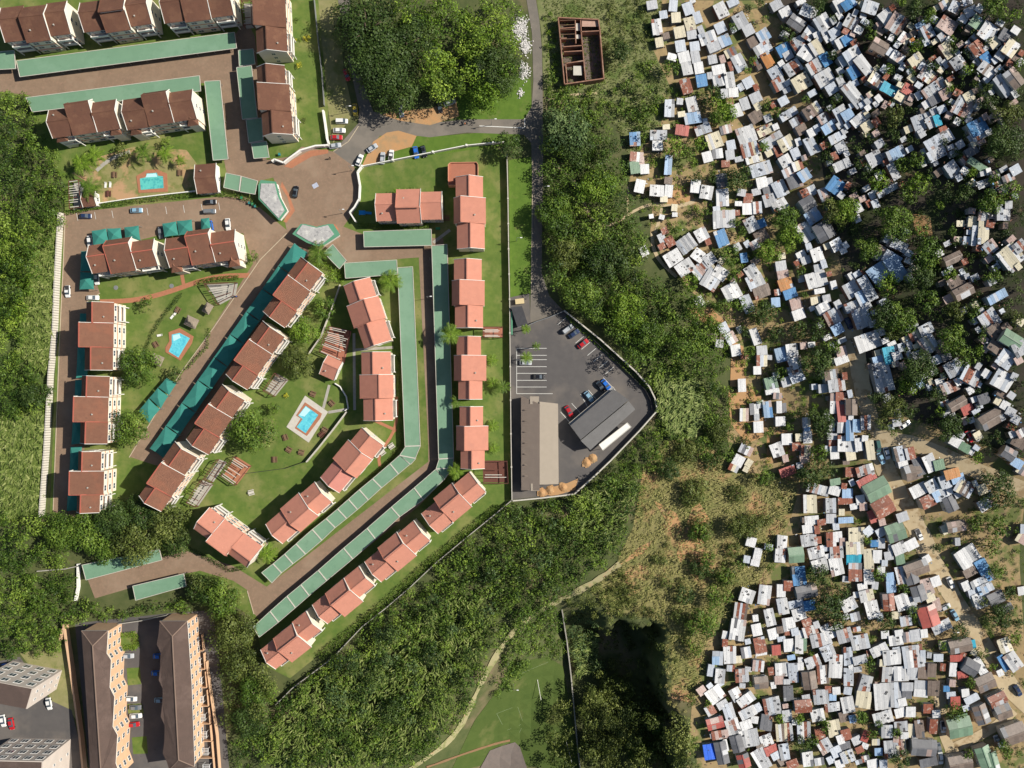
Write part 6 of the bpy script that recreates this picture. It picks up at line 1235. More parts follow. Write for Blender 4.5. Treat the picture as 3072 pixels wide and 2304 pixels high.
(2080, 1560): '''710,270,110,110,15,W 790,420,90,140,12,W 760,530,100,70,12,W 1090,290,110,180,5,W 1070,440,120,150,5,W 1260,430,190,190,-5,E 1420,250,180,130,-8,G 1410,110,130,100,-8,W 1520,120,60,100,-8,T 1510,400,180,130,-15,W 1560,560,180,150,-18,W
1695,240,110,160,-5,T 1785,205,80,120,-5,W 1760,395,150,130,-3,G 1760,570,150,200,-12,W 2005,180,180,160,-2,C 1985,340,200,150,-2,C 1975,485,170,110,-2,Q 1990,570,150,80,0,X 1990,680,150,130,0,T 2155,480,110,220,0,C 2160,680,120,200,0,G
2150,140,110,100,-40,B 1300,690,150,210,-5,U 1390,880,260,160,-12,D 1080,870,100,150,0,W 1170,810,110,120,0,T 875,920,140,220,8,W 660,930,160,150,20,W 580,1130,150,200,5,X 545,1350,170,230,10,W 940,1195,110,190,-12,G 1100,1060,120,180,-10,G
1225,1040,100,90,-12,B 1300,1160,150,140,-15,W 1430,1050,130,120,-10,U 1175,1280,140,150,-8,W 1165,1380,80,70,-5,T 780,1350,110,140,-12,W 980,1400,110,130,-15,W 820,1540,130,180,-12,T 1020,1600,100,120,-5,R 1170,1540,110,150,-5,W
1300,1500,90,250,3,W 1355,1530,70,150,0,E 1440,1370,170,120,-15,T 1530,1480,160,150,-12,G 1660,1370,150,170,-25,W 1400,1270,110,110,-20,T 1860,1420,170,160,-18,G 2050,1500,200,160,-12,G 1910,1040,170,140,-25,W 1990,1190,110,100,-15,X
2130,930,160,130,-15,C 2080,830,110,100,-10,W 1640,1600,150,110,-20,B''',
(2532, 1560): '''375,290,90,80,-3,U 460,285,80,120,0,G 455,150,110,100,-30,X 635,150,230,220,-20,E 680,350,150,130,-25,W 830,300,140,120,-28,W 410,450,100,150,0,W 550,440,100,100,-10,G 690,480,100,130,-10,E 890,600,300,170,-20,N 830,700,160,180,-18,D
1020,480,90,90,-30,W 1020,820,130,180,-15,P 1130,755,110,120,-20,W 920,900,170,200,-18,D 1060,950,110,110,-22,C 1140,1040,90,150,-15,P 1040,1180,230,260,-18,R 565,700,90,100,-8,L 580,820,110,140,-5,L 700,680,110,190,-10,X 550,1010,140,210,-5,T
720,1010,150,180,-15,G 830,1000,110,110,-15,X 350,1100,150,190,-15,W 640,1170,100,90,-8,C 760,1240,130,120,-10,X 1200,1310,220,120,-28,G 505,1410,90,90,-5,W 880,1420,120,140,-10,G 985,1395,80,100,-8,W 780,1440,100,120,-8,X 640,1480,160,110,-8,W
1430,1550,280,160,-12,N 1580,1525,70,100,-12,Q 1970,1540,130,140,-20,C 1530,460,250,240,-33,W 1730,620,130,280,-30,U 1550,640,150,100,-28,N 1660,770,190,100,-25,G 1500,810,90,110,-25,W 1590,900,110,100,-18,B 1740,840,180,100,-25,L
1870,960,200,150,-25,D 1700,980,200,160,-20,X 2010,1080,120,90,-30,D 1260,110,110,110,-25,C 1380,80,230,130,-10,N 2190,220,120,130,30,X 2200,110,60,110,0,B 2190,870,100,100,-10,W''',
(2060, 1904): '''380,290,120,150,0,L 530,250,140,190,-3,W 730,220,110,130,-10,X 915,225,130,60,-10,W 1285,280,90,60,-10,L 880,385,130,130,5,X 680,505,150,150,-2,P 410,510,110,160,5,W 295,440,70,140,8,B 915,590,170,150,-5,N 185,690,100,100,-35,P
350,735,190,160,-38,W 605,735,120,150,-30,B 730,800,200,120,-35,G 440,860,130,90,-30,G 520,950,120,200,-20,B 290,930,110,120,-30,X 750,960,190,110,-25,G 870,900,90,100,-28,B 1050,880,190,200,-12,G 1170,430,150,150,-5,W 1310,470,110,220,-5,B
1400,390,70,90,-5,W 1135,560,100,100,-3,P 1550,335,170,130,-22,G 1745,230,150,150,-20,B 1830,390,150,260,0,W 1985,270,100,210,-3,B 2130,310,160,100,-15,G 1990,520,110,190,3,B 1675,490,130,210,-5,X 1510,560,170,220,-8,N 1250,720,110,170,-3,D
1430,880,210,160,-5,T 1650,765,170,160,-5,G 1840,690,90,90,-5,W 1980,690,90,90,8,B 1795,770,80,80,0,L 1790,890,170,100,-8,G 1980,860,140,170,-12,W 1610,990,150,130,-10,W 1935,1010,110,120,-15,N 2040,1035,80,90,-12,L 1235,1000,110,140,-8,G
980,1080,130,170,10,D 350,1090,210,140,-15,R 410,1230,190,100,-10,P 575,1150,150,210,-18,G 730,1110,130,110,-20,W 780,1270,190,190,-10,G 620,1340,150,210,-15,D 430,1450,150,280,-12,D 480,1360,50,140,-15,W 280,1440,130,170,-10,V 700,1550,150,170,-15,R
920,1530,150,250,-28,G 980,1300,140,130,-20,W 1040,1420,150,110,-22,R 1095,1490,100,90,-28,B 1200,1440,110,190,-10,B 1200,1200,190,200,-5,X 1440,1170,150,180,-3,G 1640,1220,110,130,-10,T 1810,1150,140,190,-12,C 1960,1230,110,130,-15,T
1890,1290,80,110,-20,W 1700,1370,150,150,-30,X 1840,1440,120,130,-25,B 1950,1380,120,120,-12,D 1980,1500,150,140,-20,X 1880,1590,100,100,-20,W 1490,1530,120,170,-8,W 1630,1560,110,90,-10,X 1300,1590,130,100,-20,T 2090,1300,110,100,-25,G''',
(2532, 1904): '''435,190,200,110,-25,W 590,280,200,170,-8,W 650,210,90,110,-10,B 850,270,230,240,-5,G 970,270,60,150,-3,B 265,610,130,200,15,W 240,800,170,190,8,C 545,490,140,170,0,W 700,480,160,160,-2,G 840,480,120,140,0,G 970,450,110,160,5,N
1080,440,100,160,2,N 470,760,180,300,-5,W 640,740,130,270,0,G 780,640,130,100,0,G 775,740,110,90,0,D 945,620,150,110,3,G 945,720,160,90,5,W 1100,660,130,170,0,N 480,1020,220,140,-15,W 690,960,120,110,-15,W 820,950,110,120,0,W 1035,910,110,110,0,T
1135,975,90,90,-5,W 1100,1130,90,170,3,T 700,1130,150,120,-5,X 930,1160,100,190,-3,N 830,1180,80,160,0,C 530,1190,130,150,0,B 555,1410,110,190,-5,G 690,1390,140,180,-5,X 425,1440,90,90,-3,L 980,1390,310,200,3,D 350,1590,120,110,-10,W 485,1590,90,100,-3,B
745,1240,90,80,0,W 265,1250,80,130,20,R 1380,290,140,80,-3,R 1160,285,110,90,0,B 1340,430,80,160,3,W 1460,490,120,90,-10,R 1560,400,190,180,30,D 1670,390,100,200,-32,W 1740,590,230,190,-25,N 1370,840,110,150,-3,R 1260,665,70,70,0,U
1420,1140,290,240,-12,E 1440,1030,160,90,-15,E 1690,980,170,240,-20,N 1570,790,170,90,-28,B 1890,800,220,150,-25,T 1960,950,190,180,-22,N 2090,1220,290,240,-20,N 2080,330,150,200,-35,W 1960,350,70,200,-30,U 1980,130,130,160,-20,C
1730,1500,180,260,-20,E 1830,1550,130,220,-15,E 1430,1580,290,190,-10,N 1920,470,70,80,-25,W 1040,1570,200,100,-12,D''',
}
def tin(name, a, b, rust=None, rl=.6, rh=.72, **k):
    return nmat('tin_' + name, a, b, 1.1, rough=.5, c3=rust, scale3=.9, lo3=rl, hi3=rh, rnd=.28, spec=.45, c4=tuple(x * .55 for x in a), scale4=.5, lo4=.62, hi4=.85, **k)
TIN = {'W': tin('white', (.70, .70, .69), (.60, .60, .60), (.40, .27, .2), .66, .78), 'G': tin('grey', (.49, .50, .515), (.41, .42, .435), (.33, .26, .21), .66, .8), 'B': tin('pale_blue_grey', (.53, .565, .61), (.45, .485, .535), (.34, .33, .34), .66, .8),
       'L': tin('light_blue', (.30, .43, .62), (.34, .48, .63), (.5, .52, .55), .62, .72), 'U': tin('blue', (.07, .21, .44), (.09, .26, .46), (.45, .48, .5), .64, .72), 'V': tin('bright_blue', (.01, .10, .62), (.01, .13, .68)), 'Q': tin('turquoise', (.03, .34, .50), (.04, .40, .52), (.2, .4, .45)),
       'C': tin('cream', (.66, .60, .44), (.58, .53, .40), (.35, .3, .22), .66, .8), 'N': tin('brown', (.17, .125, .10), (.23, .18, .145), (.10, .075, .065)), 'D': tin('dark_grey', (.13, .135, .15), (.18, .18, .19), (.24, .22, .21), .62, .8), 'R': tin('red', (.46, .11, .085), (.38, .10, .08), (.5, .25, .2), .64, .76),
       'T': tin('rust', (.24, .075, .045), (.31, .11, .06), (.5, .42, .36), .56, .64), 'P': tin('pinkish', (.42, .29, .25), (.50, .40, .36), (.28, .16, .13)), 'E': tin('green', (.15, .25, .165), (.20, .30, .20), (.32, .36, .28), .64, .78), 'O': tin('orange', (.52, .21, .06), (.46, .24, .09), (.4, .3, .2), .64, .76)}
CW = {'W': 'white', 'G': 'pale grey', 'B': 'bluish grey', 'L': 'light blue', 'U': 'blue', 'V': 'vivid blue', 'Q': 'turquoise', 'C': 'cream', 'N': 'brown', 'D': 'dark grey', 'R': 'red', 'T': 'rusty', 'P': 'pinkish', 'E': 'green', 'O': 'orange', 'X': 'patchwork'}
WALLM = [nmat('shack_board', (.22, .17, .12), (.15, .12, .09), 1.5), nmat('shack_tin_wall', (.24, .25, .26), (.18, .18, .19), 1.2), nmat('shack_rust_wall', (.24, .12, .08), (.17, .09, .06), 1.4), nmat('shack_painted_wall', (.20, .27, .30), (.26, .30, .28), 1.0)]
SHEET = {}
def sheet_me(code):
    if code not in SHEET:
        v = []; f = []; n = 12
        for i in range(n + 1):
            x = i / n - .5; z = .022 if i % 2 else -.022
            v += [(x, -.5, z), (x, .5, z), (x, .5, z - .03), (x, -.5, z - .03)]
        for i in range(n):
            a, b = i * 4, i * 4 + 4; f += [(a, b, b + 1, a + 1), (a + 3, a + 2, b + 2, b + 3)]
        f += [(0, 1, 2, 3), (n * 4, n * 4 + 3, n * 4 + 2, n * 4 + 1)]
        SHEET[code] = new_mesh('roof_sheet', v, f, TIN[code])
    return SHEET[code]
WALLME = [MB().box(-.5, .5, -.5, .5, 0, 1).mesh('wall', m) for m in WALLM]
DOORME = MB().box(-.4, .4, -.04, .04, 0, 1.85).mesh('door', M_WOOD)
STONE = MB().add([(x * .2, y * .2, z * .13) for x, y, z in [(1, 0, 0), (.5, .9, 0), (-.5, .8, 0), (-1, 0, 0), (-.5, -.9, 0), (.6, -.8, 0), (.5, .1, 1), (-.3, .4, .9), (-.3, -.4, 1)]], [(0, 1, 6), (1, 2, 7, 6), (2, 3, 7), (3, 4, 8, 7), (4, 5, 6, 8), (5, 0, 6), (6, 7, 8)]).mesh('roof_stone', nmat('stone', (.1, .09, .085), (.16, .14, .12), 3.0))
TYRE = MB().tube([(0.28 * math.cos(a), .28 * math.sin(a), .08) for a in [i * 6.2832 / 10 for i in range(11)]], .09, 6).mesh('roof_tyre', M_DARK)
LIST = []
for (ox, oy), txt in TILES.items():
    for s in txt.split():
        a = s.split(','); x, y, w, h, an = [float(t) for t in a[:5]]
        LIST.append((ox + x / 4.0963, oy + y / 4.0963, w / 4.0963, h / 4.0963, an, a[5]))
AV = [(t[0], t[1], max(t[2], t[3]) * .6) for t in LIST]
for pl_ in ([(2545, 880), (2560, 1000), (2578, 1120), (2600, 1230), (2635, 1310), (2700, 1325), (2760, 1335), (2830, 1370), (2920, 1410), (3000, 1440), (3072, 1470)], [(2635, 1310), (2650, 1400), (2690, 1480), (2740, 1560), (2790, 1670), (2840, 1760), (2880, 1830), (2930, 1900), (2990, 2000), (3030, 2070), (3072, 2120)], [(2818, 2040), (2822, 2150), (2830, 2220), (2870, 2260)], [(2850, 2250), (2920, 2215), (2990, 2180), (3040, 2130)]):
    for i in range(len(pl_) - 1):
        for q_ in range(6): AV.append((pl_[i][0] + (pl_[i + 1][0] - pl_[i][0]) * q_ / 6, pl_[i][1] + (pl_[i + 1][1] - pl_[i][1]) * q_ / 6, 24))
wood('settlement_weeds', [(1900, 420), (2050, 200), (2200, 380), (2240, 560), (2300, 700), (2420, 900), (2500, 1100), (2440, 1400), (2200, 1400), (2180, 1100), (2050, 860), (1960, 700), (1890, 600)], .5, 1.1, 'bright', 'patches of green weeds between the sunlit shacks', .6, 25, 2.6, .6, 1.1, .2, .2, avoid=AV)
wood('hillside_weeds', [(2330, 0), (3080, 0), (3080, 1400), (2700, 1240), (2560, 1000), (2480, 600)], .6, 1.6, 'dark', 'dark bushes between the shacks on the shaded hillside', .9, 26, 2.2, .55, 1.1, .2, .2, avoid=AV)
wood('lower_weeds', [(2120, 2000), (2230, 1840), (2480, 1560), (2700, 1560), (3080, 1500), (3080, 2310), (2060, 2310)], .5, 1.2, 'mid', 'green weeds and shrubs between the lower shacks', .7, 27, 2.8, .6, 1.1, .2, .3, avoid=AV)
def is_house(t): return t[2] * t[3] > 1500 and t[5] in 'NDERT'
HOUSES = [t for t in LIST if is_house(t)]
SH = sorted([t for t in LIST if not is_house(t)], key=lambda t: -t[2] * t[3])
USED = set()
def where(px, py, code):
    best = None
    for t in LIST:
        d = math.hypot(t[0] - px, t[1] - py)
        if d > 3 and t[5] != code and (best is None or d < best[0]): best = (d, t)
    if best is None or best[0] > 75: return 'standing apart'
    t = best[1]; dx, dy = px - t[0], py - t[1]
    side = ('right of' if dx > 0 else 'left of') if abs(dx) > abs(dy) else ('below' if dy > 0 else 'above')
    return f'{side} a {CW[t[5]]} one'
def lab(px, py, code, size, noun):
    w_ = where(px, py, code)
    l = f'{size} {CW[code]} {noun} {w_}, {words(px / 30.72)} percent across, {words(py / 23.04)} percent down'
    if l in USED: l = f'{size} {CW[code]} {noun}, twin {w_}, {words(px / 30.72)} percent across, {words(py / 23.04)} down'
    l = l.replace(' percent across, ', ' across, ') if len(l.split()) > 15 else l
    USED.add(l); return l
rs = random.Random(21)
def shack(t):
    px, py, w, h, an, code = t; z = rs.uniform(2.1, 2.6)
    g = P(px, py, z); gz = H(g.x, g.y); k = (CH - g.z) / CH / S; W, D = w * k * 1.09, h * k * 1.09
    rz = -math.radians(an) + rs.uniform(-.03, .03)
    corners = [Vector((sx * W / 2, sy * D / 2)) for sx in (-1, 1) for sy in (-1, 1)]
    ca, sa = math.cos(rz), math.sin(rz); lo = min(H(g.x + c.x * ca - c.y * sa, g.y + c.x * sa + c.y * ca) for c in corners)
    root = empty('shack', (g.x, g.y, lo), rz); base = gz - lo; zt = base + z
    tilt = rs.choice((-1, 1)) * rs.uniform(.03, .085)
    obj('wall', WALLME[rs.randrange(4)], root, (0, 0, -.15), 0, (W * .93, D * .93, zt - abs(tilt) * D * .5 - .02 + .15))
    n = max(1, round(W / 1.1)) if code != 'X' else max(2, round(W / .9))
    pw = W / n; base_code = code
    mix = {'W': 'WWWWWWG', 'G': 'GGGGGGBWT', 'B': 'BBBBBBGW', 'L': 'LLLLB', 'U': 'UUUUL', 'C': 'CCCCCW', 'T': 'TTTTW', 'P': 'PPPGT', 'X': 'WGGTPGWBCBN'}
    for i in range(n):
        c = rs.choice(mix.get(code, code * 5)); cut = 1.0 if rs.random() < .72 else rs.uniform(.55, .95)
        o = obj('roof_sheet', sheet_me(c), root, (-W / 2 + pw * (i + .5), (rs.choice((-1, 1)) * (1 - cut) * D / 2), zt + .03 + (i % 2) * .035), 0, (pw * 1.06, D * cut * rs.uniform(1.0, 1.06), 1))
        o.rotation_euler = (tilt, 0, rs.uniform(-.03, .03))
        if cut < 1:
            c2 = rs.choice('WGTBDP') if code != 'L' else 'B'; o2 = obj('roof_sheet', sheet_me(c2), root, (-W / 2 + pw * (i + .5), -(1 if o.location.y > 0 else -1) * D * cut / 2, zt - .03), 0, (pw, D * (1 - cut) * 1.25, 1)); o2.rotation_euler = (tilt, 0, 0)
            o2.location.z += tilt * o2.location.y; o.location.z += tilt * o.location.y
    obj('door', DOORME, root, (rs.uniform(-.2, .2) * W, -D * .465 - .04, base if base > 0 else 0))
    for _ in range(rs.choice((1, 2, 3, 5)) if code in 'WGXPCB' else rs.choice((0, 0, 1))):
        x, y = rs.uniform(-.4, .4) * W, rs.uniform(-.4, .4) * D
        me = rs.choice((STONE, STONE, TYRE)); obj('roof_tyre' if me is TYRE else 'roof_stone', me, root, (x, y, zt + .09 + tilt * y), rs.uniform(0, 6))
    size = 'large' if w * h > 1200 else 'small' if w * h < 620 else 'medium'
    noun = {'X': 'tin shack'}.get(code, 'tin-roofed shack')
    tag(root, lab(px, py, code, size, noun), 'shack', 'tin shacks of the settlement')
for t in SH[:300]: shack(t)
# the smaller remaining shacks and lean-tos in the gaps, one mass
EXTRA = []; OCC = [(t[0], t[1], min(t[2], t[3]) * .5) for t in LIST]
rq = random.Random(5); FARL = [t for t in LIST if t[0] > 2500 and t[1] < 1320]
for _ in range(16000):
    if len(EXTRA) >= 460: break
    t = rq.choice(FARL if len(EXTRA) % 2 else LIST); an_ = rq.uniform(0, 6.283); w_, h_ = rq.uniform(13, 25), rq.uniform(13, 24); d_ = (max(t[2], t[3]) + max(w_, h_)) * rq.uniform(.5, .72)
    x_, y_ = t[0] + d_ * math.cos(an_), t[1] + d_ * math.sin(an_)
    if not (1990 < x_ < 3065 and 5 < y_ < 2298): continue
    if any(math.hypot(x_ - o[0], y_ - o[1]) < o[2] + min(w_, h_) * .5 + 1 for o in OCC): continue
    if any(math.hypot(x_ - o[0], y_ - o[1]) < 32 for o in AV[len(LIST):]): continue
    far = x_ > 2520 and y_ < 1320
    if sum(math.hypot(x_ - o[0], y_ - o[1]) < (80 if far else 62) for o in OCC) < (2 if far else 3): continue
    OCC.append((x_, y_, min(w_, h_) * .5)); EXTRA.append((x_, y_, w_, h_, t[4] + rq.uniform(-6, 6), rq.choice('WWGGGBBTPCNX')))
mb = MB(); codes = list(TIN)
mats = [TIN[c] for c in codes] + [WALLM[0], WALLM[1]]
for px, py, w, h, an, code in SH[300:] + EXTRA:
    z = rs.uniform(1.9, 2.4); g = P(px, py, z); k = (CH - g.z) / CH / S; W, D = w * k * 1.08, h * k * 1.08; rz = -math.radians(an); gz = H(g.x, g.y); ca, sa = math.cos(rz), math.sin(rz)
    def tr3(v): return [(x * ca - y * sa + g.x, x * sa + y * ca + g.y, q + gz) for x, y, q in v]
    mb.add(tr3(boxv(-W * .46, W * .46, -D * .46, D * .46, -.8, z - .1)), BOXF, len(codes) + rs.randrange(2))
    n = max(1, round(W / 1.0))
    for i in range(n):
        c = rs.choice('WGTPBDC') if code == 'X' else code
        v = sheet_me(c); vv = [(-W / 2 + W / n * (i + .5) + p.co.x * W / n * 1.05, p.co.y * D * rs.uniform(.99, 1.01), p.co.z + z + .02 + .03 * (i % 2) + .05 * p.co.y * D) for p in v.vertices]
        mb.add(tr3(vv), [tuple(f.vertices) for f in v.polygons], codes.index(c))
o = mb.build('small_shacks', mats); tag(o, 'smallest lean-tos and sheds wedged between the larger shacks', 'shacks', None, 'stuff')
# plastered houses with pitched roofs
def house(t):
    px, py, w, h, an, code = t; z = 2.8
    g = P(px, py, z); gz = H(g.x, g.y); k = (CH - g.z) / CH / S; W, D = w * k, h * k; rz = -math.radians(an)
    if D > W: W, D = D, W; rz += math.pi / 2
    ca, sa = math.cos(rz), math.sin(rz); lo = min(H(g.x + sx * W / 2 * ca - sy * D / 2 * sa, g.y + sx * W / 2 * sa + sy * D / 2 * ca) for sx in (-1, 1) for sy in (-1, 1)); b = gz - lo
    root = empty('house', (g.x, g.y, lo), rz); rh = z + b + D * .13; e = z + b
    prof = [(-D * .46, -.2), (D * .46, -.2), (D * .46, e - .12), (0, rh - .14), (-D * .46, e - .12)]
    m = MB(); m.add([(-W * .47, y, q) for y, q in prof] + [(W * .47, y, q) for y, q in prof], [(0, 1, 2, 3, 4)[::-1], (5, 6, 7, 8, 9)] + [(i, (i + 1) % 5, 5 + (i + 1) % 5, 5 + i) for i in range(5)]); m.build('wall', rs.choice((M_PALECONC, M_CONC, M_PEACH, WALLM[3])), root)
    ang = math.atan2(rh - e, D / 2); sl = math.hypot(D / 2, rh - e); n = max(2, round(W / 1.6)); pw = W / n
    for s in (-1, 1):
        for i in range(n):
            c = code if rs.random() < .85 else rs.choice('GDP'); o = obj('roof_sheet', sheet_me(c), root, (-W / 2 + pw * (i + .5), s * D / 4, (e + rh) / 2 + .05), 0, (pw * 1.02, sl * 1.04, 1)); o.rotation_euler = (-s * ang, 0, 0)
    MB().bar((-W / 2, 0, rh + .08), (W / 2, 0, rh + .08), .35, .08).build('ridge_cap', TIN[code], root)
    obj('door', DOORME, root, (W * .1, -D * .46 - .04, b)); 
    for x in (-.28, .32): window(root, (W * x, -D * .46 - .03, b + 1.0), 0, 1.1, 1.0); window(root, (W * x, D * .46 + .03, b + 1.0), 0, 1.1, 1.0)
    tag(root, lab(px, py, code, 'large' if w * h > 2600 else 'medium', 'pitched-roof house'), 'house', 'pitched-roof houses of the settlement')
for t in HOUSES: house(t)

# ================================================================ individual trees
TT = {(2000, 0): '580,1150,140,d 700,1330,190,b 60,830,130,m 1500,440,95,d 1060,740,65,b 810,330,65,m 990,870,60,b 1350,1380,90,m 1230,1270,75,m 1200,240,60,m 1870,60,120,d 2090,1210,80,d 1700,1220,60,m 1000,100,60,d 1150,40,70,d 1450,330,60,d 2020,680,70,d',
 (2532, 0): '880,570,95,b 350,430,80,m 1070,180,110,m 700,20,70,b 1530,850,80,b 1660,880,50,b 1330,490,65,m 630,1400,120,o 1900,40,170,m 2110,180,90,b 2150,790,80,m 1300,1090,60,b 1450,930,50,m 600,1530,70,o 2050,1380,160,o 550,850,80,m 300,300,70,d 900,100,120,d 1800,1250,110,d 1350,620,60,d 1100,820,90,d',
 (2000, 390): '80,200,150,b 410,170,100,b 270,300,130,m 890,570,175,d 1460,1080,190,m 1540,1300,180,b 1270,1490,160,b 770,1520,140,m 850,1130,70,m 930,1250,80,m 2000,360,70,d 2100,1000,180,o 360,580,90,d 560,600,70,d 110,1230,90,m 2000,900,80,d 400,1000,60,m 480,1000,70,m',
 (2532, 390): '430,630,140,b 700,420,100,m 280,500,100,d 930,650,150,b 660,1130,220,m 60,980,170,b 800,750,130,m 1050,1500,200,m 320,1450,160,m 1570,520,75,b 2080,730,120,b 1860,600,90,m 1180,920,65,b 950,1240,100,m 1850,870,160,m 1330,1240,70,m 2000,120,220,d 1240,150,60,d 900,360,120,m 1700,900,110,d 1500,780,120,d 620,60,90,d 1400,300,70,d',
 (2000, 780): '1200,650,180,d 1360,900,130,d 1650,850,130,d 1880,850,150,d 1850,1280,200,d 900,550,100,m 700,560,130,m 830,190,110,m 560,770,100,m 950,880,90,d 1020,1130,95,m 1400,1390,100,m 1650,130,80,m 1690,430,60,m 280,260,120,b 2040,1060,120,m',
 (2532, 780): '560,270,150,b 520,660,200,d 740,720,200,m 950,200,170,d 1050,500,150,m 1350,970,180,m 1480,1190,150,m 950,1350,220,d 800,1560,130,b 1670,1110,70,b 1700,960,60,m 1600,640,100,m 1400,620,130,o 1300,160,90,b 1850,200,110,m 2120,720,100,o 640,850,130,o',
 (2130, 1170): '1380,370,170,d 1400,530,120,d 1360,780,130,m 1250,1050,180,d 1440,990,130,d 980,460,60,m 1090,300,80,m 650,1060,120,m 700,560,50,m',
 (2532, 1170): '640,220,160,o 780,260,110,d 470,400,110,o 1340,470,170,d 600,520,70,m 1190,250,70,b 1930,1130,170,d 1640,840,90,b 1830,1350,130,d 2050,1320,150,d 1150,80,120,d 1550,1600,60,m 420,100,110,d 1880,540,60,d 1640,330,50,m',
 (2080, 1560): '1560,700,160,d 1830,880,120,d 1670,1060,200,d 1800,1260,140,d 590,90,160,o 170,470,110,m 570,550,80,m 400,690,120,m 80,150,140,m 260,960,150,m 120,1300,200,m 420,950,90,m 950,600,70,m 930,330,70,b',
 (2532, 1560): '430,680,100,m 740,850,80,m 520,1260,130,d 840,1130,90,m 1850,350,140,m 1880,620,130,m 2030,900,100,d 1950,1200,180,d 1640,60,110,m 1430,1370,120,d 1230,1550,70,b 2100,1450,100,b 1720,1010,70,o 2150,1270,90,d 1900,90,150,m 290,250,60,b 1150,350,80,d',
 (2060, 1904): '1390,1040,80,b 1140,1040,75,b 1700,1130,95,m 1430,1340,120,d 2150,1010,85,m 1560,1310,80,m 60,1330,110,m 40,800,90,o 100,180,120,m 1530,230,45,b',
 (2532, 1904): '210,1020,90,m 330,380,90,m 1390,960,130,m 1710,240,85,o 1830,400,60,b 1560,590,85,m 700,1550,130,d 2000,1430,130,m 350,1230,80,m 640,1210,75,m 1530,1480,80,m 430,1100,60,m 1290,1000,60,m'}
KC = {'d': 'dark', 'm': 'mid', 'b': 'bright', 'o': 'olive'}
for (ox, oy), txt in TT.items():
    for s in txt.split():
        a = s.split(','); tree(ox + float(a[0]) / 4.0963, oy + float(a[1]) / 4.0963, float(a[2]) / 4.0963, KC[a[3]], None, 'trees among the shacks')
for x, y, r, k, l in ((1095, 70, 105, 'dark', 'huge dark tree at the top overhanging the shaded lane'), (1135, 190, 95, 'dark', 'huge dark tree in the middle of the north wood edge'), (1190, 270, 75, 'dark', 'dark tree beside the earth lay-by'), (1220, 130, 90, 'dark', 'dark round tree inside the north wood'), (1330, 250, 60, 'mid', 'mid-sized tree above the parked black car'), (1490, 200, 78, 'dark', 'round dark tree between the wood and the litter bank'), (1440, 130, 60, 'mid', 'tree inside the wood left of the round dark tree'),
                      (1523, 434, 42, 'dark', 'round dark tree at the road junction on the wall corner'), (1865, 155, 38, 'dark', 'round dark bush right of the roofless ruin'), (403, 1098, 66, 'mid', 'round tree over the corner of the upper left block'), (385, 1285, 60, 'mid', 'round tree beside the middle left block'), (745, 1290, 72, 'mid', 'spreading tree on the pool lawn'), (885, 1085, 55, 'olive', 'olive garden tree behind the second diagonal block'), (912, 990, 46, 'bright', 'bright garden tree beside the diagonal blocks'), (970, 920, 36, 'mid', 'garden tree above the pergola wall'), (985, 830, 26, 'bright', 'small bright tree beside the tilted carport'),
                      (524, 1121, 26, 'dark', 'small dark tree at the drive behind the pale sails'), (820, 1225, 22, 'mid', 'small tree beside the dark slatted shelter'), (365, 455, 32, 'olive', 'greyish shrub tree below the long brown block'), (495, 425, 18, 'bright', 'small bright bush at the corner of the top garden'), (760, 770, 20, 'mid', 'bush at the end of the red-brown block'), (435, 910, 24, 'mid', 'small ball-shaped tree on the left lawn'),
                      (1700, 380, 75, 'blue', 'blue-green tree beside the road below the ruin'), (1730, 440, 60, 'dark', 'dark tree right of the blue-green roadside tree'), (1660, 640, 60, 'mid', 'roadside tree casting shade across the road'), (1700, 760, 55, 'olive', 'pale roadside tree above the car park'), (1790, 560, 60, 'bright', 'bright tree above the trail bend'), (1820, 780, 70, 'dark', 'dark tree in the middle of the central wood'), (1740, 880, 60, 'mid', 'rounded tree just above the car park wall'), (1880, 930, 60, 'bright', 'bright rounded tree right of the car park'), (1950, 1010, 55, 'mid', 'tree at the right of the car park wood'),
                      (245, 1600, 62, 'mid', 'leafy tree below the lowest left drive block'), (330, 1560, 60, 'dark', 'dark tree below the lowest left block'), (420, 1540, 65, 'dark', 'dark tree in the middle of the tree belt'), (500, 1570, 65, 'olive', 'olive tree at the right of the tree belt'), (400, 1640, 70, 'olive', 'olive tree overhanging the lower left carport'), (520, 1625, 50, 'dark', 'dark tree above the brown drive'), (300, 1650, 50, 'mid', 'tree above the left end of the lower carport'), (180, 1600, 55, 'mid', 'tree at the end of the slab fence'),
                      (600, 1770, 50, 'dark', 'dark tree at the end of the short carport'), (660, 1800, 60, 'mid', 'tree in the bend of the brown drive'), (700, 1900, 62, 'olive', 'olive tree right of the flats'), (760, 2080, 60, 'mid', 'tree below the lowest slope terrace'), (720, 2000, 50, 'olive', 'pale olive tree right of the flats gardens'), (740, 2170, 55, 'dark', 'dark tree near the grass strip right of the flats'), (120, 1180, 36, 'dark', 'dark bush at the reed bed beside the slab fence'), (90, 1190, 40, 'dark', 'larger dark bush at the reed bed'),
                      (1785, 2130, 60, 'olive', 'tall brown-green tree beside the field wall'), (1850, 2080, 58, 'olive', 'brown-green tree under the cliff shadow edge'), (1880, 2180, 62, 'olive', 'broad brown-green tree below the cliff'), (1800, 2250, 62, 'olive', 'brown-green tree at the bottom edge by the field wall'), (1930, 2260, 55, 'mid', 'tree at the bottom edge below the shacks'), (1960, 2180, 50, 'mid', 'tree at the foot of the lower cliff')):
    tree(x, y, r, k, l, 'garden and woodland trees')
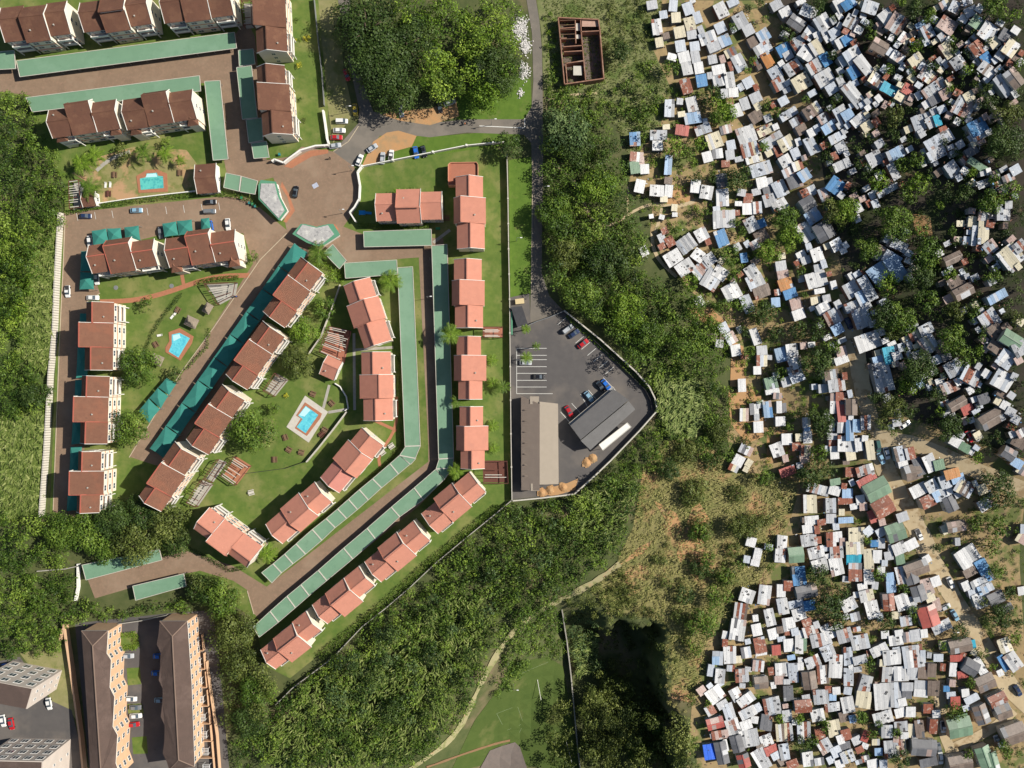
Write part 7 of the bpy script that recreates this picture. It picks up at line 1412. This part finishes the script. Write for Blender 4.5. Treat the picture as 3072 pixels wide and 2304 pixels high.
for x, y, r in ((2010, 1410, 42), (2085, 1480, 48), (2105, 1590, 38), (2260, 1580, 40), (2110, 1710, 40), (2180, 1740, 36), (2050, 1790, 34), (2060, 1920, 24), (2040, 1850, 30), (2200, 1650, 26), (1980, 1680, 26), (2240, 1330, 24), (2160, 1290, 40), (2130, 1380, 34), (2060, 1360, 40), (2220, 1480, 30), (2310, 1440, 26), (2300, 1560, 24), (2000, 1750, 24)):
    tree(x, y, r, 'dark' if (x // 10) % 2 else 'olive', f'{"broad" if r > 38 else "small"} rounded bush on the dry hillside, {pct(x, y)}', 'bushes on the dry hillside', True)
# hedges
def hedge(label, px, w, h, kind='mid', seed=1):
    r = np.random.default_rng(seed); pts = [P(*p) for p in px]; Q = []; T = []
    for i in range(len(pts) - 1):
        a, b = np.array(pts[i]), np.array(pts[i + 1]); L = np.linalg.norm(b - a); m = int(L * w * 26); t = r.random(m)[:, None]
        d = (b - a) / L; s = np.array([-d[1], d[0], 0]); p = a + (b - a) * t + s * r.uniform(-.5, .5, m)[:, None] * w + np.array([0, 0, 1]) * (h * np.sqrt(r.random(m)))[:, None]
        u = r.normal(0, 1, (m, 3)); u /= np.linalg.norm(u, axis=1)[:, None]; v = np.cross(u, r.normal(0, 1, (m, 3))); v /= np.linalg.norm(v, axis=1)[:, None]
        Q.append(np.stack([p - u * .16, p - v * .14, p + u * .16, p + v * .14], 1)); T.append(np.clip(r.normal(.5, .18, m), 0, 1))
    q = np.concatenate(Q); o = obj('hedge', quadmesh('hedge', q.reshape(-1, 3), np.arange(q.shape[0] * 4).reshape(-1, 4), LM[kind], np.concatenate(T))); tag(o, label, 'hedge', 'hedges')
hedge('clipped hedge below the top pool garden wall', [(200, 640), (290, 622), (400, 606), (500, 594), (600, 584), (640, 575)], 1.6, 1.4, 'mid', 1); hedge('hedge between the awning and the parking bays', [(650, 580), (720, 590), (760, 605), (780, 620)], 1.8, 1.3, 'mid', 2)
hedge('dark hedge around the blue pool garden, left side', [(550, 880), (500, 940), (460, 1000), (437, 1060), (435, 1090)], 1.1, 1.3, 'dark', 3); hedge('hedge above the play garden', [(590, 850), (640, 838), (720, 832)], 1.6, 1.3, 'mid', 4); hedge('hedge right of the blue pool garden', [(630, 985), (625, 1040), (560, 1110)], 1.0, 1.2, 'mid', 5)
hedge('hedge below the salmon block beside the brown drive', [(560, 1640), (620, 1670), (690, 1710), (740, 1700)], 1.4, 1.2, 'dark', 6); hedge('hedge between the right court carport and the wide house', [(1075, 675), (1130, 680), (1200, 682), (1290, 682)], 1.6, 1.2, 'mid', 7); hedge('shrub border beside the diagonal garden wall', [(940, 790), (990, 800), (1030, 830), (1020, 850)], 2.2, 1.6, 'bright', 8)
hedge('planting strip beside the long carport and salmon terraces', [(1195, 1060), (1200, 1200), (1205, 1330), (1170, 1380), (1090, 1450), (1000, 1530), (900, 1610), (830, 1680)], 1.0, .8, 'olive', 9); hedge('shrubs along the slope wall below the terraces', [(1500, 1520), (1400, 1600), (1290, 1690), (1180, 1790), (1060, 1890), (960, 1970)], 3.0, 1.6, 'mid', 10); hedge('grassy bank outside the car park wall', [(1700, 945), (1800, 1035), (1900, 1125), (1960, 1180), (1980, 1240)], 2.0, .8, 'bright', 11)
hedge('planted island in the upper part of the flats parking court', [(358, 1905), (410, 1900), (412, 1940), (362, 1942)], 2.0, 1.2, 'bright', 12)
for k, q in enumerate(([(360, 1900), (411, 1897), (414, 1946), (364, 1950)], [(380, 2004), (420, 2002), (424, 2052), (384, 2056)], [(382, 2112), (426, 2110), (432, 2140), (386, 2142)], [(396, 2212), (440, 2208), (444, 2260), (400, 2262)])): sheet('court_lawn', q, M_LAWN, .1)
# loose junk on the ground between shacks
r = np.random.default_rng(77); Q = []; n = 1700; k = 0
while k < n:
    t = LIST[int(r.integers(0, len(LIST)))]; a = r.uniform(0, 6.28); d = max(t[2], t[3]) * r.uniform(.55, 1.0); x, y = t[0] + d * math.cos(a), t[1] + d * math.sin(a)
    p = ((x - 1536) / S, (1152 - y) / S); z = H(*p); kk = (CH - z) / CH; X, Y = p[0] * kk, p[1] * kk; s = r.uniform(.08, .4); b = r.uniform(.06, .2); an = r.uniform(0, 3.14)
    u = np.array([math.cos(an), math.sin(an), r.normal(0, .2)]) * s; v = np.array([-math.sin(an), math.cos(an), r.normal(0, .2)]) * b; c = np.array([X, Y, z + r.uniform(.1, .4)]); Q.append([c - u - v, c + u - v, c + u + v, c - u + v]); k += 1
q = np.array(Q); me = quadmesh('scattered_junk', q.reshape(-1, 3), np.arange(n * 4).reshape(-1, 4), [M_LITTER, WALLM[2], TIN['U'], M_DARK, TIN['G']]); me.polygons.foreach_set('material_index', r.choice(5, n, p=[.12, .34, .06, .26, .22]).astype(np.int32)); o = obj('scattered_junk', me); tag(o, 'loose planks, sheets and rubbish lying between the shacks', 'rubbish', None, 'stuff')
